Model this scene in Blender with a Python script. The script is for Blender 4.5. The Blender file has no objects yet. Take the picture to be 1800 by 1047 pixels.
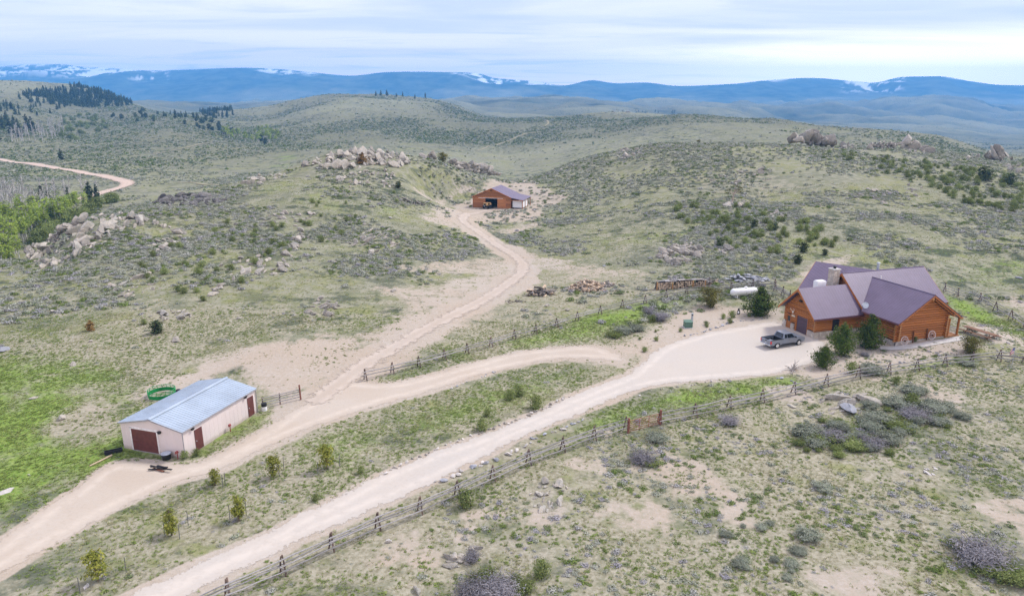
import bpy, bmesh, math, random
import numpy as np
from mathutils import Vector, Matrix, Euler

random.seed(7)
RNG = np.random.default_rng(11)
SC = bpy.context.scene
COL = SC.collection

# ------------------------------------------------------------------ camera
CAM_H = 31.0
PITCH = math.atan((523.5 - 190.0) / 1216.0)
cd = bpy.data.cameras.new('camera')
cd.sensor_width = 36.0
cd.lens = 36.0 * 1216.0 / 1800.0
cd.clip_start = 0.5
cd.clip_end = 60000.0
cam = bpy.data.objects.new('camera', cd)
cam.location = (0, 0, CAM_H)
cam.rotation_euler = (math.pi / 2 - PITCH, 0, 0)
COL.objects.link(cam)
SC.camera = cam

# ------------------------------------------------------------------ sky
SUN_ELEV = math.radians(50)
SUN_AZ = math.radians(62)          # clockwise from the view direction (+Y)
W = bpy.data.worlds.new('World')
SC.world = W
W.use_nodes = True
W.cycles.sampling_method = 'NONE'      # an even sky: found by the bounces, the sun by direct sampling
nt = W.node_tree
nt.nodes.clear()


def N(nt, typ, **kw):
    n = nt.nodes.new(typ)
    for k, v in kw.items():
        setattr(n, k, v)
    return n


def setin(n, **kw):
    for k, v in kw.items():
        n.inputs[k].default_value = v


def math_node(nt, op, a, b=None, clamp=False):
    n = N(nt, 'ShaderNodeMath', operation=op, use_clamp=clamp)
    for i, x in enumerate((a, b)):
        if x is None:
            continue
        if isinstance(x, (int, float)):
            n.inputs[i].default_value = x
        else:
            nt.links.new(x, n.inputs[i])
    return n.outputs[0]


def maprange(nt, x, a, b, c=0.0, d=1.0):
    n = N(nt, 'ShaderNodeMapRange', interpolation_type='SMOOTHSTEP')
    nt.links.new(x, n.inputs[0])
    for i, v in enumerate((a, b, c, d)):
        n.inputs[i + 1].default_value = v
    return n.outputs[0]


def mixcol(nt, fac, a, b, mode='MIX'):
    n = N(nt, 'ShaderNodeMix', data_type='RGBA', blend_type=mode)
    for idx, x in ((0, fac), (6, a), (7, b)):
        if isinstance(x, (int, float)):
            n.inputs[idx].default_value = x
        elif isinstance(x, tuple):
            n.inputs[idx].default_value = (*x[:3], 1)
        else:
            nt.links.new(x, n.inputs[idx])
    return n.outputs[2]


SKY_K = 0.98
out = N(nt, 'ShaderNodeOutputWorld')
sky = N(nt, 'ShaderNodeTexSky', sky_type='NISHITA')
sky.sun_disc = False
sky.sun_elevation = SUN_ELEV
sky.sun_rotation = SUN_AZ
sky.altitude = 2000
bg1 = N(nt, 'ShaderNodeBackground')
bg1.inputs[1].default_value = 0.10
nt.links.new(sky.outputs[0], bg1.inputs[0])
tc = N(nt, 'ShaderNodeTexCoord')
sep = N(nt, 'ShaderNodeSeparateXYZ')
nt.links.new(tc.outputs['Generated'], sep.inputs[0])
zc = math_node(nt, 'ADD', math_node(nt, 'MAXIMUM', sep.outputs[2], 0.0), 0.06)
px_ = math_node(nt, 'DIVIDE', sep.outputs[0], zc)
py_ = math_node(nt, 'DIVIDE', sep.outputs[1], zc)
comb = N(nt, 'ShaderNodeCombineXYZ')
nt.links.new(px_, comb.inputs[0])
nt.links.new(py_, comb.inputs[1])
mp = N(nt, 'ShaderNodeMapping')
mp.inputs['Rotation'].default_value = (0, 0, 0.10)
mp.inputs['Scale'].default_value = (0.22, 0.62, 1)
nt.links.new(comb.outputs[0], mp.inputs[0])
nz = N(nt, 'ShaderNodeTexNoise')
setin(nz, Scale=1.0, Detail=6.0, Roughness=0.52, Distortion=0.5)
nt.links.new(mp.outputs[0], nz.inputs[0])
streak = maprange(nt, nz.outputs[0], 0.38, 0.62)
# a brighter gap in the cloud deck low on the right, where the sun is
az = math_node(nt, 'ARCTAN2', sep.outputs[0], sep.outputs[1])
gap_az = maprange(nt, az, -0.05, 0.62)
gap_el = math_node(nt, 'SUBTRACT', 1.0, maprange(nt, math_node(nt, 'ADD', sep.outputs[2], math_node(nt, 'MULTIPLY', nz.outputs[0], -0.06)), 0.025, 0.075))
gap = math_node(nt, 'MULTIPLY', gap_az, gap_el)
lowband = math_node(nt, 'SUBTRACT', 1.0, maprange(nt, sep.outputs[2], 0.01, 0.13))
c1 = mixcol(nt, streak, (0.69, 0.68, 0.86), (1.05, 0.95, 1.0))
c2 = mixcol(nt, math_node(nt, 'MULTIPLY', lowband, 0.9), c1, (1.58, 1.22, 1.16))
nz2 = N(nt, 'ShaderNodeTexNoise')
setin(nz2, Scale=2.6, Detail=7.0, Roughness=0.6, Distortion=0.8)
nt.links.new(mp.outputs[0], nz2.inputs[0])
c2 = mixcol(nt, math_node(nt, 'MULTIPLY', maprange(nt, nz2.outputs[0], 0.48, 0.68), 0.75), c2, (0.77, 0.73, 0.87))
c3 = mixcol(nt, gap, c2, (2.6, 2.2, 2.0))
bg2 = N(nt, 'ShaderNodeBackground')
bg2.inputs[1].default_value = SKY_K
nt.links.new(c3, bg2.inputs[0])
ms = N(nt, 'ShaderNodeMixShader')
ms.inputs[0].default_value = 0.92
nt.links.new(bg1.outputs[0], ms.inputs[1])
nt.links.new(bg2.outputs[0], ms.inputs[2])
nt.links.new(ms.outputs[0], out.inputs[0])

# ------------------------------------------------------------------ sun
sd = bpy.data.lights.new('sun', 'SUN')
sd.energy = 2.6
sd.angle = math.radians(10)
sd.color = (1.0, 0.955, 0.90)
sun = bpy.data.objects.new('sun', sd)
_d = Vector((math.sin(SUN_AZ) * math.cos(SUN_ELEV), math.cos(SUN_AZ) * math.cos(SUN_ELEV), math.sin(SUN_ELEV)))
sun.rotation_euler = (-_d).to_track_quat('-Z', 'Y').to_euler()
sun.location = (60, 40, 120)
COL.objects.link(sun)

# ------------------------------------------------------------------ exposure, engine
SC.view_settings.view_transform = 'Standard'
SC.view_settings.look = 'None'
SC.view_settings.gamma = 1.0
SC.view_settings.use_curve_mapping = False
SC.view_settings.exposure = 0.54
SC.render.engine = 'CYCLES'
cy = SC.cycles
cy.max_bounces = 4
cy.diffuse_bounces = 2
cy.glossy_bounces = 2
cy.transmission_bounces = 3
cy.transparent_max_bounces = 8
cy.volume_bounces = 2
cy.use_denoising = True
cy.denoiser = 'OPENIMAGEDENOISE'
cy.denoising_input_passes = 'RGB_ALBEDO_NORMAL'
cy.denoising_prefilter = 'NONE'
cy.use_adaptive_sampling = False
cy.sample_clamp_indirect = 4.0


# ------------------------------------------------------------------ tagging and linking helpers
def tag(o, label=None, cat=None, group=None, kind=None):
    if label:
        o['label'] = label
    if cat:
        o['category'] = cat
    if group:
        o['group'] = group
    if kind:
        o['kind'] = kind
    return o


def empty(name, loc=(0, 0, 0), rz=0.0, label=None, cat=None, group=None):
    o = bpy.data.objects.new(name, None)
    o.empty_display_size = 0.3
    o.location = loc
    o.rotation_euler = (0, 0, rz)
    COL.objects.link(o)
    return tag(o, label, cat, group)


def link_mesh(name, me, parent=None, loc=None, rot=None, scale=None):
    o = bpy.data.objects.new(name, me)
    COL.objects.link(o)
    if parent is not None:
        o.parent = parent
    if loc is not None:
        o.location = loc
    if rot is not None:
        o.rotation_euler = rot
    if scale is not None:
        o.scale = scale if hasattr(scale, '__len__') else (scale,) * 3
    return o


def copy_tree(o, parent=None):
    c = o.copy()
    COL.objects.link(c)
    c.parent = parent
    for ch in list(o.children):
        copy_tree(ch, c)
    return c


class MB:
    """collects shapes; build() links them as one mesh object"""

    def __init__(self):
        self.v = []
        self.f = []

    def add(self, vs, fs):
        b = len(self.v)
        self.v += [tuple(x) for x in vs]
        self.f += [tuple(i + b for i in f) for f in fs]
        return self

    def box(self, c, s, rz=0.0, rx=0.0, ry=0.0):
        m = Euler((rx, ry, rz)).to_matrix()
        vs = [m @ Vector((sx * s[0] / 2, sy * s[1] / 2, sz * s[2] / 2)) + Vector(c)
              for sx in (-1, 1) for sy in (-1, 1) for sz in (-1, 1)]
        return self.add(vs, [(0, 1, 3, 2), (4, 6, 7, 5), (0, 4, 5, 1), (2, 3, 7, 6), (0, 2, 6, 4), (1, 5, 7, 3)])

    def bx(self, x0, x1, y0, y1, z0, z1):
        return self.box(((x0 + x1) / 2, (y0 + y1) / 2, (z0 + z1) / 2), (x1 - x0, y1 - y0, z1 - z0))

    def prism(self, poly, d):
        """polygon (list of 3D points) extruded by vector d"""
        n = len(poly)
        d = Vector(d)
        vs = [Vector(p) for p in poly] + [Vector(p) + d for p in poly]
        fs = [tuple(range(n))[::-1], tuple(range(n, 2 * n))]
        for i in range(n):
            j = (i + 1) % n
            fs.append((i, j, n + j, n + i))
        return self.add(vs, fs)

    def tube(self, p0, p1, r0, r1=None, n=8, caps=True):
        r1 = r0 if r1 is None else r1
        p0, p1 = Vector(p0), Vector(p1)
        q = (p1 - p0).to_track_quat('Z', 'Y').to_matrix()
        vs = []
        for p, r in ((p0, r0), (p1, r1)):
            for i in range(n):
                a = 2 * math.pi * i / n
                vs.append(p + q @ Vector((math.cos(a) * r, math.sin(a) * r, 0)))
        fs = [(i, (i + 1) % n, n + (i + 1) % n, n + i) for i in range(n)]
        if caps:
            fs += [tuple(range(n))[::-1], tuple(range(n, 2 * n))]
        return self.add(vs, fs)

    def lathe(self, prof, c=(0, 0, 0), axis='Z', n=16):
        vs, fs = [], []
        for (r, h) in prof:
            for i in range(n):
                a = 2 * math.pi * i / n
                x, y = r * math.cos(a), r * math.sin(a)
                p = (x, y, h) if axis == 'Z' else ((h, x, y) if axis == 'X' else (x, h, y))
                vs.append(Vector(p) + Vector(c))
        for k in range(len(prof) - 1):
            for i in range(n):
                j = (i + 1) % n
                fs.append((k * n + i, k * n + j, (k + 1) * n + j, (k + 1) * n + i))
        fs.append(tuple(range(n))[::-1])
        fs.append(tuple(range((len(prof) - 1) * n, len(prof) * n)))
        return self.add(vs, fs)

    def torus(self, c, R, r, axis='Z', n=24, m=6):
        vs, fs = [], []
        for i in range(n):
            a = 2 * math.pi * i / n
            for j in range(m):
                b = 2 * math.pi * j / m
                x, y, z = (R + r * math.cos(b)) * math.cos(a), (R + r * math.cos(b)) * math.sin(a), r * math.sin(b)
                p = (x, y, z) if axis == 'Z' else ((z, x, y) if axis == 'X' else (x, z, y))
                vs.append(Vector(p) + Vector(c))
        for i in range(n):
            for j in range(m):
                fs.append((i * m + j, ((i + 1) % n) * m + j, ((i + 1) % n) * m + (j + 1) % m, i * m + (j + 1) % m))
        return self.add(vs, fs)

    def mesh(self, name, mat, smooth=False, bevel=0.0):
        me = bpy.data.meshes.new(name)
        me.from_pydata(self.v, [], self.f)
        bm = bmesh.new()
        bm.from_mesh(me)
        bmesh.ops.recalc_face_normals(bm, faces=bm.faces)
        if bevel > 0:
            bmesh.ops.bevel(bm, geom=bm.edges[:], offset=bevel, segments=2, affect='EDGES', profile=0.6)
        bm.to_mesh(me)
        bm.free()
        if smooth:
            me.polygons.foreach_set('use_smooth', [True] * len(me.polygons))
        if mat:
            me.materials.append(mat)
        return me

    def build(self, name, mat, parent=None, smooth=False, bevel=0.0, loc=None, rot=None):
        return link_mesh(name, self.mesh(name, mat, smooth, bevel), parent, loc, rot)


# ------------------------------------------------------------------ noise
def _hash(ix, iy, seed):
    h = (ix.astype(np.int64) * 374761393 + iy.astype(np.int64) * 668265263 + seed * 1442695041) & 0xFFFFFFFF
    h = ((h ^ (h >> 13)) * 1274126177) & 0xFFFFFFFF
    return ((h ^ (h >> 16)) & 0xFFFFFF) / float(0xFFFFFF)


def vnoise(x, y, seed=0):
    x = np.asarray(x, float)
    y = np.asarray(y, float)
    ix, iy = np.floor(x), np.floor(y)
    fx, fy = x - ix, y - iy
    fx = fx * fx * fx * (fx * (fx * 6 - 15) + 10)
    fy = fy * fy * fy * (fy * (fy * 6 - 15) + 10)
    a, b = _hash(ix, iy, seed), _hash(ix + 1, iy, seed)
    c, d = _hash(ix, iy + 1, seed), _hash(ix + 1, iy + 1, seed)
    return (a * (1 - fx) + b * fx) * (1 - fy) + (c * (1 - fx) + d * fx) * fy


def fbm(x, y, octv=4, seed=0, gain=0.5):
    s, a, t = 0.0, 1.0, 0.0
    for k in range(octv):
        s = s + a * (vnoise(x * 2 ** k + 17.3 * k, y * 2 ** k - 9.1 * k, seed + k) * 2 - 1)
        t += a
        a *= gain
    return s / t


def sstep(x, a, b):
    t = np.clip((x - a) / (b - a), 0, 1)
    return t * t * (3 - 2 * t)


# ------------------------------------------------------------------ projection between the photograph and the place
CP, SP = math.cos(PITCH), math.sin(PITCH)
F = 1216.0


def rz_of_v(v):
    """height change per metre forward along the sight line through image row v"""
    yc = (523.5 - v) / F
    return (-SP + yc * CP) / (CP + yc * SP)


def project(x, y, z):
    Z = z - CAM_H
    d = y * CP - Z * SP
    return 900 + F * x / d, 523.5 - F * (y * SP + Z * CP) / d


# ------------------------------------------------------------------ terrain heights
# one list per azimuth: (forward distance, height) near, then (forward distance, row) where the sight line touches the ground
COLS = {
    0: [('z', 20, 0), ('z', 70, 0), ('z', 100, .5), ('z', 128, .7), ('z', 142, -.4), ('z', 180, -11), ('z', 230, -12), ('z', 300, -10), ('z', 420, -9), ('z', 560, -8),
        ('v', 700, 236), ('v', 900, 203), ('v', 1200, 168), ('v', 1500, 149), ('v', 1900, 160), ('v', 3000, 187), ('v', 4200, 188)],
    150: [('z', 20, 0), ('z', 70, 0), ('z', 100, 1), ('z', 140, 3.5), ('z', 165, 5.3), ('z', 205, -5), ('z', 260, -9), ('z', 330, -9), ('z', 450, -8.3),
          ('v', 700, 252), ('v', 900, 226), ('v', 1100, 200), ('v', 1300, 178), ('v', 1500, 157), ('v', 1900, 168), ('v', 3000, 188), ('v', 4200, 188)],
    300: [('z', 20, 0), ('z', 70, 0), ('z', 100, 1), ('z', 150, 4.5), ('z', 190, 7), ('z', 235, 0), ('z', 300, -5.5), ('z', 400, -7.5), ('v', 550, 279),
          ('v', 750, 241), ('v', 950, 216), ('v', 1100, 197), ('v', 1250, 202), ('v', 1800, 200), ('v', 2500, 192), ('v', 4200, 188)],
    450: [('z', 20, 0), ('z', 70, 0), ('z', 100, 1), ('z', 160, 5), ('z', 225, 9.6), ('z', 270, 4), ('z', 340, -6), ('v', 430, 305), ('v', 550, 276),
          ('v', 750, 251), ('v', 900, 237), ('v', 1100, 222), ('v', 1300, 210), ('v', 1500, 195), ('v', 2000, 203), ('v', 3000, 190), ('v', 4200, 188)],
    600: [('z', 20, 0), ('z', 70, 0), ('z', 100, .5), ('z', 150, 3), ('z', 200, 9), ('z', 255, 16), ('z', 300, 11), ('z', 380, -6), ('v', 480, 276), ('v', 600, 262),
          ('v', 800, 240), ('v', 1000, 214), ('v', 1250, 190), ('v', 1600, 167), ('v', 2000, 180), ('v', 3000, 189), ('v', 4200, 188)],
    750: [('z', 20, 0), ('z', 70, 0), ('z', 100, .3), ('z', 150, .8), ('z', 200, 5), ('z', 270, 12.5), ('z', 320, 7), ('z', 420, -12), ('v', 560, 284), ('v', 700, 263),
          ('v', 900, 236), ('v', 1100, 206), ('v', 1350, 187), ('v', 1650, 173), ('v', 2100, 188), ('v', 3000, 188), ('v', 4200, 187)],
    900: [('z', 20, 0), ('z', 70, 0), ('z', 100, 0), ('z', 220, 0), ('z', 270, 3.0), ('z', 320, -1), ('z', 420, -14), ('v', 580, 300), ('v', 700, 277), ('v', 900, 242),
          ('v', 1100, 212), ('v', 1250, 204), ('v', 1500, 212), ('v', 2500, 194), ('v', 3200, 183), ('v', 4200, 187)],
    1050: [('z', 20, 0), ('z', 70, 0), ('z', 100, 0), ('z', 200, 1.5), ('z', 260, 5), ('z', 330, 9), ('z', 400, 4), ('z', 520, -9), ('v', 650, 268), ('v', 800, 246),
           ('v', 1000, 214), ('v', 1200, 201), ('v', 1500, 212), ('v', 2500, 192), ('v', 3300, 183), ('v', 4200, 187)],
    1200: [('z', 20, 0), ('z', 70, 0), ('z', 100, 0), ('z', 150, 2), ('z', 220, 7), ('z', 320, 15.5), ('z', 400, 10), ('z', 500, 0), ('v', 650, 246), ('v', 800, 217),
           ('v', 950, 198), ('v', 1200, 210), ('v', 2000, 208), ('v', 3000, 188), ('v', 3600, 182), ('v', 4300, 187)],
    1350: [('z', 20, 0), ('z', 70, 0), ('z', 104, 0), ('z', 150, 3), ('z', 220, 9), ('z', 310, 15.5), ('z', 380, 11), ('z', 500, 3), ('v', 600, 244), ('v', 750, 219),
           ('v', 900, 204), ('v', 1150, 217), ('v', 2000, 216), ('v', 3000, 196), ('v', 3800, 184), ('v', 4500, 188)],
    1500: [('z', 20, 0), ('z', 70, 0), ('z', 106, .3), ('z', 150, 3.5), ('z', 220, 10), ('z', 300, 14.5), ('z', 360, 10), ('z', 480, 2), ('v', 600, 240), ('v', 780, 224),
           ('v', 1000, 240), ('v', 1800, 238), ('v', 2600, 216), ('v', 3400, 190), ('v', 4000, 180), ('v', 4800, 188)],
    1650: [('z', 20, 0), ('z', 70, 0), ('z', 106, .3), ('z', 150, 3.5), ('z', 220, 9), ('z', 300, 13.5), ('z', 360, 8), ('z', 480, -1), ('v', 600, 254), ('v', 750, 239),
           ('v', 1000, 252), ('v', 1700, 250), ('v', 2500, 226), ('v', 3300, 196), ('v', 4000, 178), ('v', 4800, 188)],
    1800: [('z', 20, 0), ('z', 70, 0), ('z', 106, .3), ('z', 150, 2.5), ('z', 200, 6.5), ('z', 270, 11.5), ('z', 330, 5), ('z', 450, -6), ('v', 560, 274), ('v', 700, 277),
           ('v', 1500, 263), ('v', 2500, 241), ('v', 3300, 216), ('v', 4200, 196), ('v', 5000, 189)],
}
CREST = [(-700, 128), (-300, 121), (0, 118), (60, 113), (120, 113), (150, 117), (200, 119), (270, 124), (350, 122), (430, 119), (500, 122), (560, 128), (620, 133),
         (680, 127), (720, 126), (800, 127), (840, 129), (870, 137), (940, 143), (990, 150), (1040, 141), (1080, 146), (1130, 145), (1190, 151), (1290, 147),
         (1350, 140), (1420, 137), (1500, 143), (1530, 145), (1580, 135), (1640, 134), (1700, 143), (1750, 149), (1800, 150), (2100, 144), (2600, 150)]


def pchip(xs, ys, q):
    xs = np.asarray(xs, float)
    ys = np.asarray(ys, float)
    h = np.diff(xs)
    d = np.diff(ys) / h
    m = np.zeros_like(ys)
    for i in range(1, len(xs) - 1):
        if d[i - 1] * d[i] > 0:
            w1, w2 = 2 * h[i] + h[i - 1], h[i] + 2 * h[i - 1]
            m[i] = (w1 + w2) / (w1 / d[i - 1] + w2 / d[i])
    m[0], m[-1] = d[0], d[-1]
    i = np.clip(np.searchsorted(xs, q) - 1, 0, len(xs) - 2)
    t = (q - xs[i]) / h[i]
    t2, t3 = t * t, t * t * t
    return (2 * t3 - 3 * t2 + 1) * ys[i] + (t3 - 2 * t2 + t) * h[i] * m[i] + (-2 * t3 + 3 * t2) * ys[i + 1] + (t3 - t2) * h[i] * m[i + 1]


YMIN, YMAX, RAT = 12.0, 11000.0, 1.0105
NR = int(math.log(YMAX / YMIN) / math.log(RAT)) + 1
YS = YMIN * RAT ** np.arange(NR)
LY = np.log(YS)
S_IN = np.linspace(-0.86, 0.86, 760)
S_OUT = 0.86 + np.cumsum(np.linspace(0.006, 0.06, 42))
SS = np.concatenate([-S_OUT[::-1], S_IN, S_OUT])
NC = len(SS)

cu = sorted(COLS)
prof = []
for u in cu:
    ly, zz = [], []
    for k, y, a in COLS[u]:
        if k == 'v' and y >= 2000:
            y = 2000 + (y - 2000) * 1.3
        ly.append(math.log(y))
        zz.append(a if k == 'z' else CAM_H + y * rz_of_v(a))
    # the far plain and the foot of the mountains
    ly.append(math.log(6300))
    zz.append(CAM_H + 6300 * rz_of_v(188))
    ly.append(math.log(6900))
    zz.append(CAM_H + 6900 * rz_of_v(185))
    # smooth in angle, not in height, so that far hills keep their rows
    ang = np.array(zz) - CAM_H
    ang = ang / np.exp(np.array(ly))
    ql = np.clip(LY, ly[0], ly[-1])
    zq = np.where(LY < math.log(150), pchip(ly, zz, ql), CAM_H + np.exp(ql) * pchip(ly, ang, ql))
    w = sstep(LY, math.log(110), math.log(150))
    zq = pchip(ly, zz, ql) * (1 - w) + (CAM_H + np.exp(ql) * pchip(ly, ang, ql)) * w
    zq = np.where(LY > ly[-1], CAM_H + YS * rz_of_v(185), zq)
    prof.append(zq)
prof = np.array(prof)                        # columns x rows
scol = (np.array(cu) - 900.0) / 1261.0
scol = np.concatenate([[-6.0, scol[0] - 0.25], scol, [scol[-1] + 0.25, 6.0]])
prof = np.concatenate([prof[:1] * 0.5, prof[:1], prof, prof[-1:], prof[-1:] * 0.5])
HG = np.empty((NR, NC))
for r in range(NR):
    HG[r] = pchip(scol, prof[:, r], SS)
# soften the kinks between azimuths
for _ in range(40):
    HG[:, 1:-1] = 0.25 * HG[:, :-2] + 0.5 * HG[:, 1:-1] + 0.25 * HG[:, 2:]
YG, SG = np.meshgrid(YS, SS, indexing='ij')
XG = SG * YG
# mountains
crest = pchip([c[0] for c in CREST], [c[1] for c in CREST], np.clip(900 + 1261 * SS, -700, 2600))
wander = 1 + 0.06 * fbm(SS * 7, SS * 0 + 3, 3, 91)
Yc = 9200 * wander
hc = CAM_H + Yc * rz_of_v(crest)
base = CAM_H + YG * rz_of_v(185)
t_up = np.clip((YG - 6400) / (Yc[None, :] - 6400), 0, 1.35)
gul = fbm(XG / 900, YG / 1400, 5, 33)
ridge = 1 - np.abs(fbm(XG / 1500, YG / 2600, 4, 44))
shape = np.where(t_up < 1, np.power(t_up, 1.1) * (2 - t_up), 1 - 2.2 * (t_up - 1) ** 1.0)
mtn = base + (hc[None, :] - base) * np.where(YG > 6400, shape, 0)
mtn += np.where(YG > 6400, (gul * 120 + (ridge - .7) * 150) * np.clip(t_up * 2.2, 0, 1) * np.clip((1.0 - t_up) * 4, 0.0, 1), 0)
mtn = np.where(YG < Yc[None, :], np.minimum(mtn, CAM_H + YG * (hc - CAM_H)[None, :] / Yc[None, :] - 2), mtn)
HG = np.where(YG > 6400, mtn, HG)
# rolling relief
amp_far = sstep(YG, 300, 900) * (1 - sstep(YG, 5800, 6500))
FARN = fbm(XG / 260, YG / 330, 5, 5)
HG += amp_far * FARN * 0.013 * YG
amp_ft = sstep(YG, 2000, 3000) * (1 - sstep(YG, 5800, 6500))
HG += amp_ft * (fbm(XG / 700, YG / 900, 5, 8) * 0.010 * YG)
amp_mid = sstep(YG, 98, 150) * (1 - sstep(YG, 700, 1100))
HG += amp_mid * (fbm(XG / 34, YG / 40, 4, 2) * 1.1 + fbm(XG / 9, YG / 9, 3, 3) * 0.28)
amp_near = 1 - sstep(YG, 98, 150)
flat_w = np.ones_like(HG)


def flatten(x, y, r0, r1, z=None):
    global HG, flat_w
    d = np.hypot(XG - x, YG - y)
    w = 1 - sstep(d, r0, r1)
    if z is not None:
        HG = HG * (1 - w) + z * w
    flat_w = np.minimum(flat_w, 1 - w)


flatten(60.5, 92, 5, 13, 0.75)        # terrace under the gable wing of the log house
flatten(46, 96, 9, 15)
flatten(37, 88, 10, 20)
flatten(-31, 63, 9, 14)
HG_FLAT_BARN = (-6.5, 226.0)
flatten(-6.0, 226.0, 15, 30, 0.0)
FINE = amp_near * flat_w * fbm(XG / 3.1, YG / 3.1, 3, 13) * 0.07
HG += amp_near * flat_w * fbm(XG / 14, YG / 14, 3, 12) * 0.30 + FINE


def hz(x, y):
    """height of the ground sheet at x, y"""
    x = np.asarray(x, float)
    y = np.asarray(y, float)
    yy = np.clip(y, YMIN, YS[-2])
    s = np.clip(x / yy, SS[0], SS[-1] - 1e-6)
    fr = np.clip(np.searchsorted(YS, yy, side='right') - 1, 0, NR - 2)
    fc = np.clip(np.searchsorted(SS, s, side='right') - 1, 0, NC - 2)
    a = (yy - YS[fr]) / (YS[fr + 1] - YS[fr])
    b = (s - SS[fc]) / (SS[fc + 1] - SS[fc])
    return (HG[fr, fc] * (1 - b) + HG[fr, fc + 1] * b) * (1 - a) + (HG[fr + 1, fc] * (1 - b) + HG[fr + 1, fc + 1] * b) * a


_YM = 14.0 * 1.0022 ** np.arange(3050)


def gp(u, v, ymin=14.0, ymax=None):
    """ground point seen at image position u, v"""
    yc = (523.5 - v) / F
    dx, dy, dz = (u - 900) / F, CP + yc * SP, -SP + yc * CP
    ym = _YM[_YM >= ymin]
    g = CAM_H + ym * dz / dy - hz(ym * dx / dy, ym)
    if g[0] < 0:                                  # the nearest distance asked for lies under a crest: start where the sight line comes out
        j = int(np.argmax(g > 0))
        ym, g = ym[j:], g[j:]
    k = np.argmax(g < 0)
    if ymax is not None and (g[k] >= 0 or ym[k] > ymax):
        # the sight line passes over the crest: stand on the crest, raised as far as the heap there reaches
        q = ym < ymax
        y = ym[q][np.argmin(g[q] / ym[q])]
        x = y * dx / dy
        return Vector((x, y, float(hz(x, y)) + .8 * min(4.5, max(0, CAM_H + y * dz / dy - float(hz(x, y))))))
    if g[k] >= 0:
        y = ym[np.argmin(g)]
    else:
        k = max(k, 1)
        y = ym[k - 1] + (ym[k] - ym[k - 1]) * g[k - 1] / max(g[k - 1] - g[k], 1e-9)
    x = y * dx / dy
    return Vector((x, y, float(hz(x, y))))
# ------------------------------------------------------------------ materials
def new_mat(name):
    m = bpy.data.materials.new(name)
    m.use_nodes = True
    nt = m.node_tree
    nt.nodes.clear()
    o = N(nt, 'ShaderNodeOutputMaterial')
    b = N(nt, 'ShaderNodeBsdfPrincipled')
    nt.links.new(b.outputs[0], o.inputs[0])
    return m, nt, b, o


def mat(name, col, rough=0.7, var=0.15, scale=3.0, metal=0.0, bump=0.0, col2=None, stretch=(1, 1, 1), obj_rand=0.0, spec=0.3):
    m, nt, b, o = new_mat(name)
    b.inputs['Roughness'].default_value = rough
    b.inputs['Metallic'].default_value = metal
    b.inputs['Specular IOR Level'].default_value = spec
    tc = N(nt, 'ShaderNodeTexCoord')
    mp = N(nt, 'ShaderNodeMapping')
    mp.inputs['Scale'].default_value = stretch
    nt.links.new(tc.outputs['Object'], mp.inputs[0])
    nz = N(nt, 'ShaderNodeTexNoise')
    setin(nz, Scale=scale, Detail=5.0, Roughness=0.6)
    nt.links.new(mp.outputs[0], nz.inputs[0])
    c2 = col2 if col2 else tuple(c * (1 - var) for c in col)
    c1 = tuple(min(1, c * (1 + var)) for c in col) if col2 is None else col
    c = mixcol(nt, maprange(nt, nz.outputs[0], 0.3, 0.7), c1, c2)
    if obj_rand > 0:
        oi = N(nt, 'ShaderNodeObjectInfo')
        h = N(nt, 'ShaderNodeHueSaturation')
        nt.links.new(maprange(nt, oi.outputs['Random'], 0, 1, 1 - obj_rand, 1 + obj_rand), h.inputs['Value'])
        nt.links.new(c, h.inputs['Color'])
        c = h.outputs[0]
    nt.links.new(c, b.inputs['Base Color'])
    if bump > 0:
        bp = N(nt, 'ShaderNodeBump')
        bp.inputs['Strength'].default_value = 1.0
        bp.inputs['Distance'].default_value = bump
        nt.links.new(nz.outputs[0], bp.inputs['Height'])
        nt.links.new(bp.outputs[0], b.inputs['Normal'])
    return m


def foliage_mat(name, ca, cb, transl=0.3, instancer=False, obj_rand=0.12):
    """two leaf colours mixed by a per-leaf number"""
    m, nt, b, o = new_mat(name)
    at = N(nt, 'ShaderNodeAttribute', attribute_name='cv')
    if instancer:
        ti = N(nt, 'ShaderNodeAttribute', attribute_name='tint', attribute_type='INSTANCER')
        ramp = N(nt, 'ShaderNodeValToRGB')
        els = ramp.color_ramp.elements
        stops = ca
        els[0].position, els[0].color = stops[0][0], (*stops[0][1], 1)
        els[1].position, els[1].color = stops[-1][0], (*stops[-1][1], 1)
        for p, c in stops[1:-1]:
            e = els.new(p)
            e.color = (*c, 1)
        nt.links.new(ti.outputs['Fac'], ramp.inputs[0])
        c = ramp.outputs[0]
        h = N(nt, 'ShaderNodeHueSaturation')
        nt.links.new(maprange(nt, at.outputs['Fac'], 0, 1, 0.62, 1.30), h.inputs['Value'])
        nt.links.new(c, h.inputs['Color'])
        c = h.outputs[0]
    else:
        c = mixcol(nt, at.outputs['Fac'], ca, cb)
        oi = N(nt, 'ShaderNodeObjectInfo')
        h = N(nt, 'ShaderNodeHueSaturation')
        nt.links.new(maprange(nt, oi.outputs['Random'], 0, 1, 1 - obj_rand, 1 + obj_rand), h.inputs['Value'])
        nt.links.new(c, h.inputs['Color'])
        c = h.outputs[0]
    d = N(nt, 'ShaderNodeBsdfDiffuse')
    t = N(nt, 'ShaderNodeBsdfTranslucent')
    nt.links.new(c, d.inputs[0])
    nt.links.new(c, t.inputs[0])
    mx = N(nt, 'ShaderNodeMixShader')
    mx.inputs[0].default_value = transl
    nt.links.new(d.outputs[0], mx.inputs[1])
    nt.links.new(t.outputs[0], mx.inputs[2])
    nt.links.new(mx.outputs[0], o.inputs[0])
    nt.nodes.remove(b)
    return m


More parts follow.
